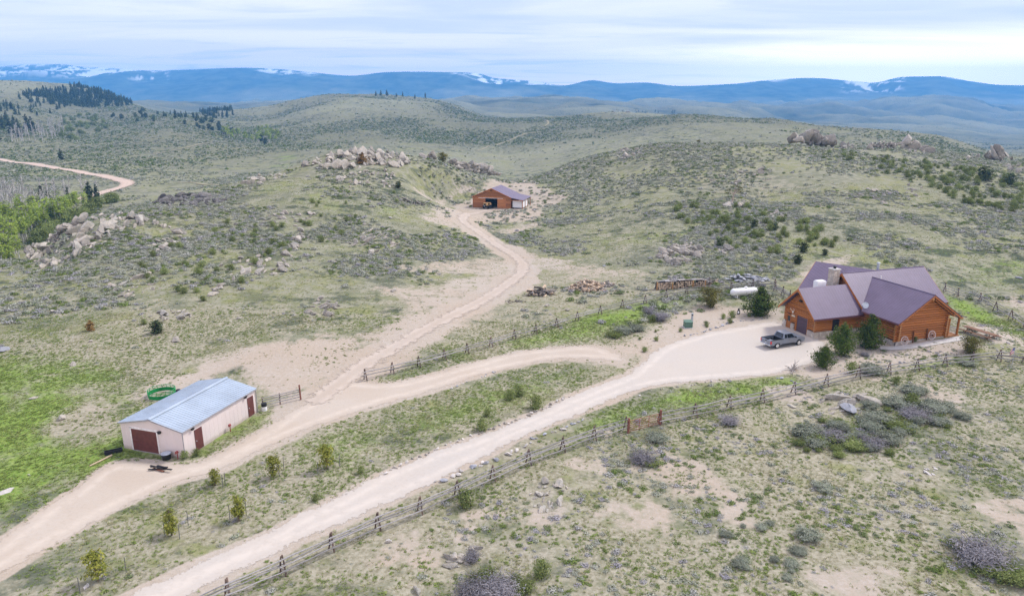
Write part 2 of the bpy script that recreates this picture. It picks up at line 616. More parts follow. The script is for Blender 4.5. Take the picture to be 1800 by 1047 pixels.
# ------------------------------------------------------------------ masks on the ground
def in_poly(x, y, poly):
    c = np.zeros(np.shape(x), bool)
    n = len(poly)
    for i in range(n):
        x0, y0 = poly[i]
        x1, y1 = poly[(i + 1) % n]
        if y0 == y1:
            continue
        k = ((y0 > y) != (y1 > y)) & (x < (x1 - x0) * (y - y0) / (y1 - y0) + x0)
        c ^= k
    return c


def seg_dist(x, y, pts, closed=True):
    d = np.full(np.shape(x), 1e9)
    n = len(pts)
    for i in range(n if closed else n - 1):
        x0, y0 = pts[i]
        x1, y1 = pts[(i + 1) % n]
        dx, dy = x1 - x0, y1 - y0
        L = dx * dx + dy * dy + 1e-9
        t = np.clip(((x - x0) * dx + (y - y0) * dy) / L, 0, 1)
        d = np.minimum(d, np.hypot(x - x0 - t * dx, y - y0 - t * dy))
    return d


def sdist(x, y, poly):
    d = seg_dist(x, y, poly)
    return np.where(in_poly(x, y, poly), d, -d)


def gpoly(pix):
    return [tuple(gp(u, v)[:2]) for u, v in pix]


def smooth_poly(pts, closed=True, it=2):
    """corner cutting"""
    for _ in range(it):
        q = []
        n = len(pts)
        rng = range(n) if closed else range(n - 1)
        if not closed:
            q.append(pts[0])
        for i in rng:
            a, b = pts[i], pts[(i + 1) % n]
            q.append((a[0] * .75 + b[0] * .25, a[1] * .75 + b[1] * .25))
            q.append((a[0] * .25 + b[0] * .75, a[1] * .25 + b[1] * .75))
        if not closed:
            q.append(pts[-1])
        pts = q
    return pts


DRIVE = smooth_poly(gpoly([(40, 1130), (210, 1047), (330, 990), (450, 940), (600, 865), (700, 815), (830, 768), (958, 718), (1017, 686), (1100, 656), (1128, 634), (1147, 612),
                           (1183, 598), (1225, 587), (1290, 575), (1352, 562), (1372, 566), (1440, 590), (1462, 608), (1440, 634), (1395, 652), (1350, 660), (1267, 666), (1183, 675),
                           (1114, 690), (1069, 709), (960, 752), (850, 808), (740, 862), (600, 925), (450, 992), (343, 1047), (180, 1130)]))
TRACK = smooth_poly(gpoly([(-150, 1040), (0, 945), (60, 902), (120, 862), (190, 812), (240, 806), (335, 818), (400, 785), (470, 748), (520, 715), (560, 690), (600, 668), (640, 668), (700, 672),
                           (800, 645), (900, 616), (1000, 606), (1070, 610), (1112, 640), (1060, 632), (960, 632), (860, 655), (760, 690), (660, 715), (600, 735), (540, 757), (450, 800),
                           (380, 832), (300, 852), (200, 900), (100, 960), (0, 1015), (-150, 1110)]))
BARN_TRACK = smooth_poly([tuple(gp(u, v)[:2]) for u, v in [(545, 715), (590, 678), (640, 642), (700, 606), (760, 572), (830, 537), (890, 503), (922, 474), (915, 455), (880, 434), (845, 410), (815, 392), (812, 380), (840, 372), (866, 369)]], False, 3)
FAR_ROAD = smooth_poly([tuple(gp(u, v, 230)[:2]) for u, v in [(-60, 272), (0, 280), (60, 288), (130, 300), (190, 311), (222, 319), (226, 324), (205, 332), (170, 342), (135, 351)]], False, 3)
HILL_TRACKS = [smooth_poly([tuple(gp(u, v, 240)[:2]) for u, v in pp], False, 2) for pp in
               ([(265, 272), (300, 266), (335, 258), (372, 251)], [(838, 266), (870, 256), (900, 245), (925, 234), (948, 232)], [(310, 321), (345, 322), (385, 326), (398, 328)], [(958, 222), (966, 216), (955, 211)], [(105, 289), (125, 286), (140, 283)])]
HOUSE_PATH = smooth_poly([tuple(gp(u, v)[:2]) for u, v in [(1546, 612), (1580, 612), (1620, 607), (1660, 600), (1700, 592)]], False, 2)

UG, VG = project(XG, YG, HG)
wob = fbm(XG / 5, YG / 5, 4, 21)
wob2 = fbm(XG / 16, YG / 16, 4, 22)


def img_mask(pix, soft=12.0, yr=(0, 1e9), wobble=1.0):
    """soft patch of ground outlined where the photograph shows it, with a wandering edge in metres"""
    poly = gpoly(pix)
    xs = [p[0] for p in poly]
    ys = [p[1] for p in poly]
    pad = 25
    sel = (XG > min(xs) - pad) & (XG < max(xs) + pad) & (YG > min(ys) - pad) & (YG < max(ys) + pad) & (YG > yr[0]) & (YG < yr[1])
    r = np.zeros_like(XG)
    if sel.any():
        d = sdist(XG[sel], YG[sel], poly) + (wob[sel] * 2.2 + wob2[sel] * 3.0) * wobble
        r[sel] = sstep(d, -soft * 0.32, soft * 0.32)
    return r


dirt = np.zeros_like(HG)
lush = np.zeros_like(HG)
straw = np.zeros_like(HG)
stone = np.zeros_like(HG)


def mx(a, b):
    return np.maximum(a, b)


near = YG < 330
dd = np.full(HG.shape, -50.0)
dd[near] = np.maximum(sdist(XG[near], YG[near], DRIVE), sdist(XG[near], YG[near], TRACK))
HG -= FINE * sstep(dd, -1.3, 0.1)                # wheels have worn the roads smooth
bt = np.full(HG.shape, 99.0)
bt[near] = seg_dist(XG[near], YG[near], BARN_TRACK, False)
dirt = mx(dirt, sstep(dd + wob * .5, -0.9, 0.25))
dirt = mx(dirt, 1 - sstep(bt + wob * 2.6 + wob2 * 1.5, 1.2, 6.0))
# bare ground behind the shed, round the bend and by the barn
dirt = mx(dirt, 0.85 * img_mask([(205, 700), (330, 640), (440, 600), (560, 578), (640, 590), (650, 625), (600, 660), (520, 690), (470, 715), (400, 660), (330, 690), (230, 720)]))
dirt = mx(dirt, 0.62 * img_mask([(600, 590), (690, 540), (640, 500), (760, 500), (850, 470), (900, 440), (940, 440), (1010, 455), (1040, 455), (960, 475), (930, 510), (860, 560), (760, 610), (700, 645), (620, 650)]))
dirt = mx(dirt, 0.68 * img_mask([(735, 385), (790, 355), (830, 345), (850, 318), (900, 315), (960, 330), (1015, 345), (960, 365), (960, 380), (870, 395), (850, 410), (800, 405), (760, 395)]))
dirt = mx(dirt, 0.7 * img_mask([(700, 325), (800, 318), (850, 330), (810, 350), (740, 345)]))
dirt = mx(dirt, 0.6 * img_mask([(840, 405), (900, 395), (965, 385), (960, 400), (900, 410)]))
dirt = mx(dirt, 0.72 * img_mask([(985, 608), (1060, 600), (1130, 590), (1180, 600), (1150, 625), (1110, 655), (1060, 650), (1000, 634)], wobble=.5))
dirt = mx(dirt, 0.55 * img_mask([(930, 460), (1060, 465), (1170, 470), (1130, 500), (1080, 490), (980, 500)]))
dirt = mx(dirt, 0.6 * img_mask([(640, 470), (800, 455), (900, 450), (860, 480), (760, 490)]))
# sandy yard round the log house
dirt = mx(dirt, 0.95 * img_mask([(1095, 618), (1190, 545), (1250, 530), (1330, 545), (1370, 545), (1375, 575), (1240, 600), (1140, 640)], wobble=.4))
dirt = mx(dirt, 0.95 * img_mask([(1385, 655), (1440, 612), (1520, 600), (1570, 600), (1690, 592), (1740, 612), (1660, 632), (1560, 640), (1500, 660), (1440, 668)], wobble=.4))
dirt = mx(dirt, 0.9 * img_mask([(1695, 560), (1730, 570), (1800, 590), (1830, 620), (1760, 606), (1700, 590)], wobble=.5))
dirt = mx(dirt, 0.6 * img_mask([(1690, 520), (1800, 508), (1850, 540), (1850, 570), (1760, 540)], wobble=.6))
dirt = mx(dirt, 0.7 * img_mask([(1370, 500), (1420, 455), (1520, 440), (1500, 470), (1400, 500)], wobble=.5))
dirt = mx(dirt, 0.35 * img_mask([(1400, 445), (1540, 430), (1540, 455), (1430, 470)]))
for pp in ([(780, 940), (860, 905), (960, 960), (980, 1000), (900, 985)], [(940, 870), (1000, 850), (1020, 900), (960, 920)], [(1560, 700), (1700, 690), (1760, 740), (1640, 745)],
           [(1470, 800), (1580, 760), (1620, 790), (1540, 830)], [(1280, 950), (1330, 945), (1330, 975), (1290, 975)], [(1650, 930), (1790, 920), (1800, 950), (1700, 960)]):
    stone = mx(stone, 0.9 * img_mask(pp))
    dirt = mx(dirt, 0.5 * img_mask(pp))
# green meadow on the left, wet strips by the drive and the fences
lush = mx(lush, img_mask([(-150, 660), (0, 650), (120, 665), (215, 690), (230, 740), (215, 790), (190, 812), (120, 862), (60, 902), (0, 945), (-150, 1040)], 34, wobble=1.8))
for pp in ([(120, 720), (160, 690), (200, 700), (190, 720), (140, 735)], [(130, 755), (190, 735), (210, 745), (150, 775)], [(0, 690), (40, 680), (60, 690), (20, 720)], [(0, 800), (100, 765), (120, 772), (0, 815)]):
    mk = img_mask(pp, 16)
    lush *= 1 - .85 * mk
    dirt = mx(dirt, .55 * mk)
lush = mx(lush, 0.55 * img_mask([(330, 800), (360, 770), (450, 730), (530, 695), (540, 705), (470, 745), (400, 780), (340, 815)], wobble=.4))
lush = mx(lush, 0.5 * img_mask([(640, 665), (690, 650), (830, 612), (830, 625), (700, 675)], wobble=.3))
lush = mx(lush, 0.5 * img_mask([(880, 600), (1000, 560), (1130, 525), (1250, 515), (1230, 535), (1140, 560), (1050, 600), (900, 612)], wobble=.5))
lush = mx(lush, 0.62 * img_mask([(960, 760), (1080, 710), (1200, 680), (1400, 660), (1420, 680), (1300, 700), (1160, 735), (1040, 770)], wobble=.6))
lush = mx(lush, 0.36 * img_mask([(540, 780), (800, 690), (960, 640), (1090, 640), (1010, 680), (860, 735), (700, 800), (560, 870)]))
lush = mx(lush, 0.4 * img_mask([(300, 1010), (480, 920), (680, 820), (690, 830), (480, 945), (330, 1015)], wobble=.4))
lush = mx(lush, 0.75 * img_mask([(1655, 515), (1700, 525), (1760, 565), (1800, 585), (1790, 600), (1730, 570), (1690, 550), (1660, 540)], wobble=.5))
lush = mx(lush, 0.7 * img_mask([(1600, 628), (1680, 620), (1700, 632), (1620, 645)], wobble=.3))
lush = mx(lush, 0.45 * img_mask([(1400, 760), (1560, 700), (1700, 720), (1640, 790), (1480, 800)]))
lush = mx(lush, 0.22 * img_mask([(960, 330), (1150, 380), (1400, 400), (1800, 420), (1800, 500), (1640, 480), (1300, 450), (1050, 440), (960, 400)]))
lush = mx(lush, 0.34 * img_mask([(1580, 470), (1800, 440), (1850, 480), (1800, 510), (1640, 505)]))
lush = mx(lush, 0.26 * img_mask([(440, 330), (620, 320), (720, 330), (700, 390), (560, 380), (450, 350)]))
lush = mx(lush, 0.38 * img_mask([(470, 268), (530, 272), (520, 296), (470, 288)], 60, yr=(270, 900), wobble=3.0))
lush = mx(lush, 0.18 * sstep(wob2, 0.0, 0.5) * (YG > 100) * (YG < 900))
open_ = np.zeros_like(HG)                     # open grass where hardly any sage grows
for st_, pp in ((.95, [(620, 520), (800, 480), (930, 440), (1130, 468), (1190, 505), (1260, 505), (1130, 530), (1000, 565), (860, 605), (700, 645), (600, 620)]),
                (.75, [(990, 400), (1060, 370), (1180, 375), (1200, 420), (1140, 450), (1030, 455)]), (.7, [(1180, 300), (1330, 290), (1420, 320), (1400, 350), (1250, 352)]),
                (.7, [(1560, 470), (1660, 440), (1830, 450), (1830, 520), (1700, 510)]), (.6, [(420, 335), (620, 322), (700, 335), (560, 352), (440, 350)]), (.6, [(40, 560), (300, 470), (420, 430), (430, 450), (300, 510), (120, 590)])):
    open_ = mx(open_, st_ * img_mask(pp, 26, wobble=1.6))
straw = mx(straw, open_ * .55)
# dry straw in the foreground on both sides of the drive
fg = (1 - sstep(YG, 92, 125))
straw = mx(straw, fg * (0.58 + 0.5 * wob2))
dirt = mx(dirt, 0.62 * fg * sstep(fbm(XG / 8, YG / 8, 4, 61), 0.16, 0.42) * sstep(XG - (-10 + (YG - 45) * .95), -4, 4))
straw = np.clip(straw - lush * 0.5, 0, 1)

# ------------------------------------------------------------------ the ground sheet
snow = np.zeros_like(HG)
upx = 900 + 1261 * SG
frac = np.where(YG > 6500, t_up, 0)
for (u0, u1, f0, strength) in [(30, 140, .90, 1.0), (140, 330, .93, .75), (330, 440, .95, .45), (440, 560, .78, .42), (1320, 1500, .72, .95), (1540, 1690, .88, .7), (1020, 1060, .9, .9),
                               (800, 990, .55, .33), (1480, 1580, .35, .45), (0, 300, .5, .30), (650, 800, .92, .3), (1060, 1300, .9, .25)]:
    m_ = sstep(upx, u0 - 12, u0 + 12) * (1 - sstep(upx, u1 - 12, u1 + 12)) * sstep(frac, f0 - .16, f0 + .02)
    sn = fbm(XG / 75, YG / 240, 4, 71) * .8 + fbm(XG / 300, YG / 500, 3, 72) * .5
    snow = mx(snow, m_ * sstep(sn + strength * 0.85 - 0.38, -0.02, 0.06))
snow *= (YG > 6500)


def grid_mesh(name, rows, cols, co):
    me = bpy.data.meshes.new(name)
    nv = rows * cols
    me.vertices.add(nv)
    me.vertices.foreach_set('co', np.ascontiguousarray(co, dtype=np.float32).ravel())
    i = np.arange(rows - 1)[:, None] * cols + np.arange(cols - 1)[None, :]
    quads = np.stack([i, i + 1, i + cols + 1, i + cols], -1).reshape(-1, 4)
    nf = len(quads)
    me.loops.add(nf * 4)
    me.loops.foreach_set('vertex_index', quads.astype(np.int32).ravel())
    me.polygons.add(nf)
    me.polygons.foreach_set('loop_start', np.arange(nf, dtype=np.int32) * 4)
    me.polygons.foreach_set('use_smooth', np.ones(nf, bool))
    me.update(calc_edges=True)
    return me


def fattr(me, name, arr):
    a = me.attributes.new(name, 'FLOAT', 'POINT')
    a.data.foreach_set('value', np.ascontiguousarray(arr, dtype=np.float32).ravel())


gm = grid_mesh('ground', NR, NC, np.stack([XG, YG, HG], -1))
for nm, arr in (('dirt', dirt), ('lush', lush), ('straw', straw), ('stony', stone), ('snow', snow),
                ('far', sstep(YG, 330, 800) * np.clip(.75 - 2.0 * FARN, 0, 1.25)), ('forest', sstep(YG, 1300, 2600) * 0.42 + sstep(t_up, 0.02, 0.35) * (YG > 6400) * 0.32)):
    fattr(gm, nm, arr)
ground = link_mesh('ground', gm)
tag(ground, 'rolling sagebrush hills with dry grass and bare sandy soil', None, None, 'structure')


def A(nt, name):
    return N(nt, 'ShaderNodeAttribute', attribute_name=name).outputs['Fac']


def noise(nt, vec, scale, detail=5.0, rough=0.6, dist=0.0):
    n = N(nt, 'ShaderNodeTexNoise')
    setin(n, Scale=scale, Detail=detail, Roughness=rough, Distortion=dist)
    nt.links.new(vec, n.inputs[0])
    return n.outputs[0]


m, nt, b, o = new_mat('ground_soil_and_grass')
b.inputs['Roughness'].default_value = 0.95
b.inputs['Specular IOR Level'].default_value = 0.05
tc = N(nt, 'ShaderNodeTexCoord')
P = tc.outputs['Object']
n_fine = noise(nt, P, 2.6, 6, 0.7)
n_mid = noise(nt, P, 0.42, 6, 0.65)
n_big = noise(nt, P, 0.055, 5, 0.6)
n_huge = noise(nt, P, 0.011, 5, 0.6)
n_tuft = noise(nt, P, 1.1, 6, 0.72)
n_scrub = noise(nt, P, 0.16, 7, 0.72)
# grass: green against grey-green against straw
grass_g = mixcol(nt, maprange(nt, n_tuft, 0.38, 0.62), (0.20, 0.22, 0.090), (0.31, 0.305, 0.16))
sage_g = mixcol(nt, maprange(nt, n_mid, 0.36, 0.64), (0.185, 0.195, 0.135), (0.305, 0.300, 0.22))
straw_g = mixcol(nt, maprange(nt, n_fine, 0.36, 0.64), (0.245, 0.230, 0.155), (0.41, 0.385, 0.295))
base_ = mixcol(nt, maprange(nt, n_big, 0.38, 0.62), sage_g, mixcol(nt, maprange(nt, n_mid, .4, .6), grass_g, sage_g))
scrub = mixcol(nt, maprange(nt, n_scrub, 0.50, 0.60), base_, (0.075, 0.092, 0.062))
scrub2 = mixcol(nt, maprange(nt, n_huge, 0.42, 0.6), scrub, base_)
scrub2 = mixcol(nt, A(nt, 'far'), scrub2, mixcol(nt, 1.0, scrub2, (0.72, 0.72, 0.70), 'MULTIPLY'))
s_f = math_node(nt, 'ADD', A(nt, 'straw'), math_node(nt, 'MULTIPLY', math_node(nt, 'SUBTRACT', n_mid, 0.5), 1.5))
s_m = maprange(nt, s_f, 0.25, 0.60)
c = mixcol(nt, s_m, scrub2, straw_g)
g_f = math_node(nt, 'ADD', A(nt, 'lush'), math_node(nt, 'MULTIPLY', math_node(nt, 'SUBTRACT', n_tuft, 0.5), 1.0))
g_f = math_node(nt, 'ADD', g_f, math_node(nt, 'MULTIPLY', math_node(nt, 'SUBTRACT', n_big, 0.5), 0.9))
lush_c = mixcol(nt, maprange(nt, n_fine, 0.36, 0.64), (0.140, 0.235, 0.040), (0.265, 0.345, 0.090))
c = mixcol(nt, maprange(nt, g_f, 0.24, 0.66), c, lush_c)
d_f = math_node(nt, 'ADD', A(nt, 'dirt'), math_node(nt, 'MULTIPLY', math_node(nt, 'SUBTRACT', n_tuft, 0.5), 0.9))
d_f = math_node(nt, 'ADD', d_f, math_node(nt, 'MULTIPLY', math_node(nt, 'SUBTRACT', n_mid, 0.5), 0.7))
dirt_c = mixcol(nt, maprange(nt, n_big, 0.35, 0.65), (0.470, 0.402, 0.328), (0.49, 0.443, 0.385))
dirt_c = mixcol(nt, maprange(nt, n_fine, 0.3, 0.7), dirt_c, mixcol(nt, 0.5, dirt_c, (0.34, 0.28, 0.20)))
c = mixcol(nt, maprange(nt, d_f, 0.36, 0.70), c, dirt_c)
st_f = math_node(nt, 'MULTIPLY', A(nt, 'stony'), maprange(nt, n_tuft, 0.42, 0.62))
c = mixcol(nt, math_node(nt, 'MULTIPLY', st_f, 0.6), c, (0.47, 0.44, 0.40))
# far woods and snow
fo = math_node(nt, 'ADD', A(nt, 'forest'), math_node(nt, 'MULTIPLY', math_node(nt, 'SUBTRACT', noise(nt, P, 0.0021, 7, 0.62), 0.5), 1.3))
c = mixcol(nt, maprange(nt, fo, 0.30, 0.72), c, mixcol(nt, maprange(nt, noise(nt, P, 0.006, 6, 0.7), .4, .6), (0.016, 0.028, 0.022), (0.085, 0.105, 0.070)))
c = mixcol(nt, A(nt, 'snow'), c, (0.86, 0.88, 0.90))
c = mixcol(nt, 1.0, c, (0.88, 0.87, 0.86), 'MULTIPLY')
nt.links.new(c, b.inputs['Base Color'])
bp = N(nt, 'ShaderNodeBump')
bp.inputs['Distance'].default_value = 0.14
bp.inputs['Strength'].default_value = 0.8
nt.links.new(n_tuft, bp.inputs['Height'])
nt.links.new(bp.outputs[0], b.inputs['Normal'])
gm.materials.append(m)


# ------------------------------------------------------------------ roads: sheets laid just over the ground
def road_mat(name, ca, cb, cc, edge0=0.15, edge1=0.75):
    m, nt, b, o = new_mat(name)
    b.inputs['Roughness'].default_value = 0.95
    b.inputs['Specular IOR Level'].default_value = 0.05
    tc = N(nt, 'ShaderNodeTexCoord')
    P = tc.outputs['Object']
    c = mixcol(nt, maprange(nt, noise(nt, P, 0.12, 5, 0.6), 0.35, 0.65), ca, cb)
    c = mixcol(nt, math_node(nt, 'MULTIPLY', maprange(nt, noise(nt, P, 4.0, 6, 0.75), 0.45, 0.75), 0.6), c, cc)
    trk = A(nt, 'track')
    c = mixcol(nt, math_node(nt, 'MULTIPLY', trk, math_node(nt, 'MULTIPLY', maprange(nt, noise(nt, P, 0.9, 5, 0.7), .3, .6), 0.7)), c, tuple(min(1, x * 1.18) for x in ca))
    nt.links.new(c, b.inputs['Base Color'])
    e = math_node(nt, 'ADD', A(nt, 'edge'), math_node(nt, 'MULTIPLY', math_node(nt, 'SUBTRACT', noise(nt, P, 0.8, 6, 0.7), 0.5), 2.2))
    al = math_node(nt, 'GREATER_THAN', math_node(nt, 'ADD', e, math_node(nt, 'MULTIPLY', math_node(nt, 'SUBTRACT', noise(nt, P, 5.5, 4, 0.75), 0.5), 1.1)), (edge0 + edge1) / 2)
    nt.links.new(al, b.inputs['Alpha'])
    return m


M_DRIVE = road_mat('pale_gravel', (0.470, 0.425, 0.370), (0.455, 0.42, 0.375), (0.39, 0.345, 0.295))
M_TRACK = road_mat('tan_dirt', (0.450, 0.395, 0.33), (0.430, 0.365, 0.295), (0.37, 0.312, 0.25))
M_FAR = road_mat('pale_dirt', (0.50, 0.40, 0.32), (0.47, 0.37, 0.30), (0.42, 0.33, 0.27), 0.0, 0.5)
M_FTR = road_mat('yellow_dirt', (0.30, 0.27, 0.17), (0.34, 0.29, 0.19), (0.26, 0.24, 0.15), 0.2, 1.2)


def poly_road(name, poly, mat_, label, step=0.3, lift=0.03):
    xs = [p[0] for p in poly]
    ys = [p[1] for p in poly]
    gx = np.arange(min(xs) - 1, max(xs) + 1, step)
    gy = np.arange(max(min(ys) - 1, 20), max(ys) + 1, step)
    X, Y = np.meshgrid(gx, gy)
    d = sdist(X, Y, poly) + fbm(X / 6, Y / 6, 3, 55) * 0.5
    Z = hz(X, Y) + lift
    keep = (d > -0.35)
    kf = keep[:-1, :-1] & keep[1:, :-1] & keep[:-1, 1:] & keep[1:, 1:]
    idx = -np.ones(X.shape, int)
    use = np.zeros(X.shape, bool)
    use[:-1, :-1] |= kf
    use[1:, :-1] |= kf
    use[:-1, 1:] |= kf
    use[1:, 1:] |= kf
    idx[use] = np.arange(use.sum())
    q = np.stack([idx[:-1, :-1][kf], idx[:-1, 1:][kf], idx[1:, 1:][kf], idx[1:, :-1][kf]], -1)
    me = bpy.data.meshes.new(name)
    me.vertices.add(int(use.sum()))
    me.vertices.foreach_set('co', np.stack([X[use], Y[use], Z[use]], -1).astype(np.float32).ravel())
    me.loops.add(len(q) * 4)
    me.loops.foreach_set('vertex_index', q.astype(np.int32).ravel())
    me.polygons.add(len(q))
    me.polygons.foreach_set('loop_start', np.arange(len(q), dtype=np.int32) * 4)
    me.polygons.foreach_set('use_smooth', np.ones(len(q), bool))
    me.update(calc_edges=True)
    fattr(me, 'edge', d[use])
    dm = d[use]
    fattr(me, 'track', np.exp(-((dm - 1.5) / 0.4) ** 2))
    me.materials.append(mat_)
    return tag(link_mesh(name, me), label, None, None, 'structure')


def ribbon(name, pts, w, mat_, label, lift=0.05, step=1.0, nx=9, kind='structure'):
    P_ = [pts[0]]
    acc = []
    for i in range(len(pts) - 1):
        a, b_ = Vector(pts[i]), Vector(pts[i + 1])
        k = max(1, int((b_ - a).length / step))
        for j in range(k):
            acc.append(a.lerp(b_, j / k))
    acc.append(Vector(pts[-1]))
    n = len(acc)
    co = np.zeros((n, nx, 3))
    ed = np.zeros((n, nx))
    tr = np.zeros((n, nx))
    for i in range(n):
        t = (acc[min(i + 1, n - 1)] - acc[max(i - 1, 0)]).normalized()
        nn = Vector((-t.y, t.x))
        for j in range(nx):
            f = (j / (nx - 1) - 0.5) * w
            p = acc[i] + nn * f
            co[i, j] = (p.x, p.y, 0)
            ed[i, j] = (0.5 * w - abs(f)) * min(1.0, 2.6 / w) - 1.6 * max(0.0, 1 - min(i, n - 1 - i) * step / 5.0)
            tr[i, j] = math.exp(-((abs(f) - 0.85) / 0.4) ** 2)
    co[..., 2] = hz(co[..., 0], co[..., 1]) + lift
    me = grid_mesh(name, n, nx, co)
    fattr(me, 'edge', ed)
    fattr(me, 'track', tr)
    me.materials.append(mat_)
    return tag(link_mesh(name, me), label, None, None, kind)


poly_road('dirt_track', TRACK, M_TRACK, 'tan dirt track from the shed along the fence to the house', lift=0.012)
poly_road('driveway', DRIVE, M_DRIVE, 'wide pale gravel driveway running up to the log house', lift=0.017)
M_BTRACK = road_mat('worn_tan_dirt', (0.43, 0.37, 0.31), (0.41, 0.345, 0.28), (0.35, 0.295, 0.235), 0.3, 1.1)
ribbon('dirt_track', BARN_TRACK, 5.4, M_BTRACK, 'two rutted dirt track winding from the shed up to the barn', lift=0.036, nx=15)
ribbon('dirt_road', FAR_ROAD, 8.0, M_FAR, 'pale dirt road bending through the valley beyond the aspens', lift=0.22, step=3)
for t_, lb in zip(HILL_TRACKS, ('faint track across the sage slope in the far valley', 'faint track climbing the far hill behind the barn', 'short faint track below the bend of the far road', 'bend of a faint track near the far ridge line', 'faint track leaving the far road')):
    ribbon('hill_track', t_, 4.2, M_FTR, lb, lift=0.35, step=4, nx=5)
M_CONC = mat('concrete', (0.50, 0.485, 0.465), 0.9, 0.10, 2.0, bump=0.004)
hp = ribbon('concrete_path', HOUSE_PATH, 1.25, M_CONC, 'pale concrete path along the gable wall of the log house', lift=0.06, step=.5, nx=5)

# ------------------------------------------------------------------ haze between here and the mountains
hm = bpy.data.materials.new('haze')
hm.use_nodes = True
hn = hm.node_tree
hn.nodes.clear()
ho = N(hn, 'ShaderNodeOutputMaterial')
hv = N(hn, 'ShaderNodeVolumePrincipled')
HAZE_D = 1.35e-4
setin(hv, Density=HAZE_D, Anisotropy=0.0)
hv.inputs['Color'].default_value = (0.15, 0.49, 1.0, 1)
hv.inputs['Absorption Color'].default_value = (0.0, 0.0, 0.0, 1)
hn.links.new(hv.outputs[0], ho.inputs['Volume'])
ztop = float(HG.max()) + 40
zbot = float(HG.min()) - 2
xr = float(np.abs(XG).max()) + 50
hb = MB().bx(-xr, xr, -400, float(YS[-1]) + 60, zbot, ztop).build('haze', hm)
tag(hb, 'thin blue haze filling the air out to the mountains', None, None, 'stuff')
# ------------------------------------------------------------------ building materials
M_LOG = mat('stained_log', (0.43, 0.172, 0.045), 0.6, 0.0, 2.2, bump=0.01, col2=(0.30, 0.108, 0.027), stretch=(0.25, 3, 3), obj_rand=0.16, spec=0.25)
M_LOGEND = mat('log_end', (0.38, 0.19, 0.07), 0.7, 0.15, 6.0)
M_FASCIA = mat('stained_board', (0.38, 0.135, 0.036), 0.55, 0.18, 3.0, stretch=(.4, 3, 3))
M_CORE = mat('dark_timber', (0.10, 0.036, 0.012), 0.8, 0.15, 3.0)
def seam_mat(name, axis):
    m = mat(name, (0.130, 0.099, 0.150), 0.42, 0.10, 0.5, spec=0.4)
    nt = m.node_tree
    b = next(n for n in nt.nodes if n.type == 'BSDF_PRINCIPLED')
    tc = N(nt, 'ShaderNodeTexCoord')
    sp = N(nt, 'ShaderNodeSeparateXYZ')
    nt.links.new(tc.outputs['Object'], sp.inputs[0])
    f = math_node(nt, 'FRACT', math_node(nt, 'MULTIPLY', sp.outputs[axis], 2.2))
    h = math_node(nt, 'LESS_THAN', math_node(nt, 'ABSOLUTE', math_node(nt, 'SUBTRACT', f, .5)), .07)
    bp = N(nt, 'ShaderNodeBump')
    bp.inputs['Distance'].default_value = .03
    nt.links.new(h, bp.inputs['Height'])
    nt.links.new(bp.outputs[0], b.inputs['Normal'])
    src = b.inputs['Base Color'].links[0].from_socket
    nt.links.new(mixcol(nt, math_node(nt, 'MULTIPLY', h, .5), src, (.19, .15, .21)), b.inputs['Base Color'])
    return m


M_PURPLE = seam_mat('plum_roof_metal', 0)
M_PURPLE_Y = seam_mat('plum_roof_metal_wing', 1)
M_PTRIM = mat('plum_trim', (0.135, 0.06, 0.07), 0.5, 0.1, 2.0)
M_PDOOR = mat('plum_door', (0.088, 0.056, 0.070), 0.45, 0.1, 3.0)
M_GLASS = mat('dark_glass', (0.012, 0.014, 0.018), 0.08, 0.1, 1.0, spec=0.6)
M_BLACK = mat('black_paint', (0.016, 0.016, 0.017), 0.5, 0.2, 4.0)
M_WHITE = mat('white_paint', (0.78, 0.78, 0.77), 0.4, 0.05, 2.0)
M_GALV = mat('galvanised_metal', (0.42, 0.46, 0.50), 0.35, 0.12, 3.0, metal=0.3)


def stone_mat(name, cs, scale, mortar, var=0.3, bump=0.04):
    m, nt, b, o = new_mat(name)
    b.inputs['Roughness'].default_value = 0.9
    tc = N(nt, 'ShaderNodeTexCoord')
    v = N(nt, 'ShaderNodeTexVoronoi')
    setin(v, Scale=scale)
    nt.links.new(tc.outputs['Object'], v.inputs[0])
    ve = N(nt, 'ShaderNodeTexVoronoi', feature='DISTANCE_TO_EDGE')
    setin(ve, Scale=scale)
    nt.links.new(tc.outputs['Object'], ve.inputs[0])
    sp = N(nt, 'ShaderNodeSeparateColor')
    nt.links.new(v.outputs['Color'], sp.inputs[0])
    c = mixcol(nt, sp.outputs[0], cs[0], cs[1])
    c = mixcol(nt, maprange(nt, sp.outputs[1], .6, .9), c, cs[2])
    c = mixcol(nt, maprange(nt, ve.outputs[0], 0.02, 0.08), mortar, c)
    nt.links.new(c, b.inputs['Base Color'])
    bp = N(nt, 'ShaderNodeBump')
    bp.inputs['Distance'].default_value = bump
    nt.links.new(maprange(nt, ve.outputs[0], 0, 0.15), bp.inputs['Height'])
    nt.links.new(bp.outputs[0], b.inputs['Normal'])
    return m


M_STONE = stone_mat('fieldstone_wall', ((0.50, 0.43, 0.35), (0.40, 0.34, 0.29), (0.60, 0.54, 0.46)), 2.8, (0.46, 0.42, 0.37))

_LOGMESH = {}


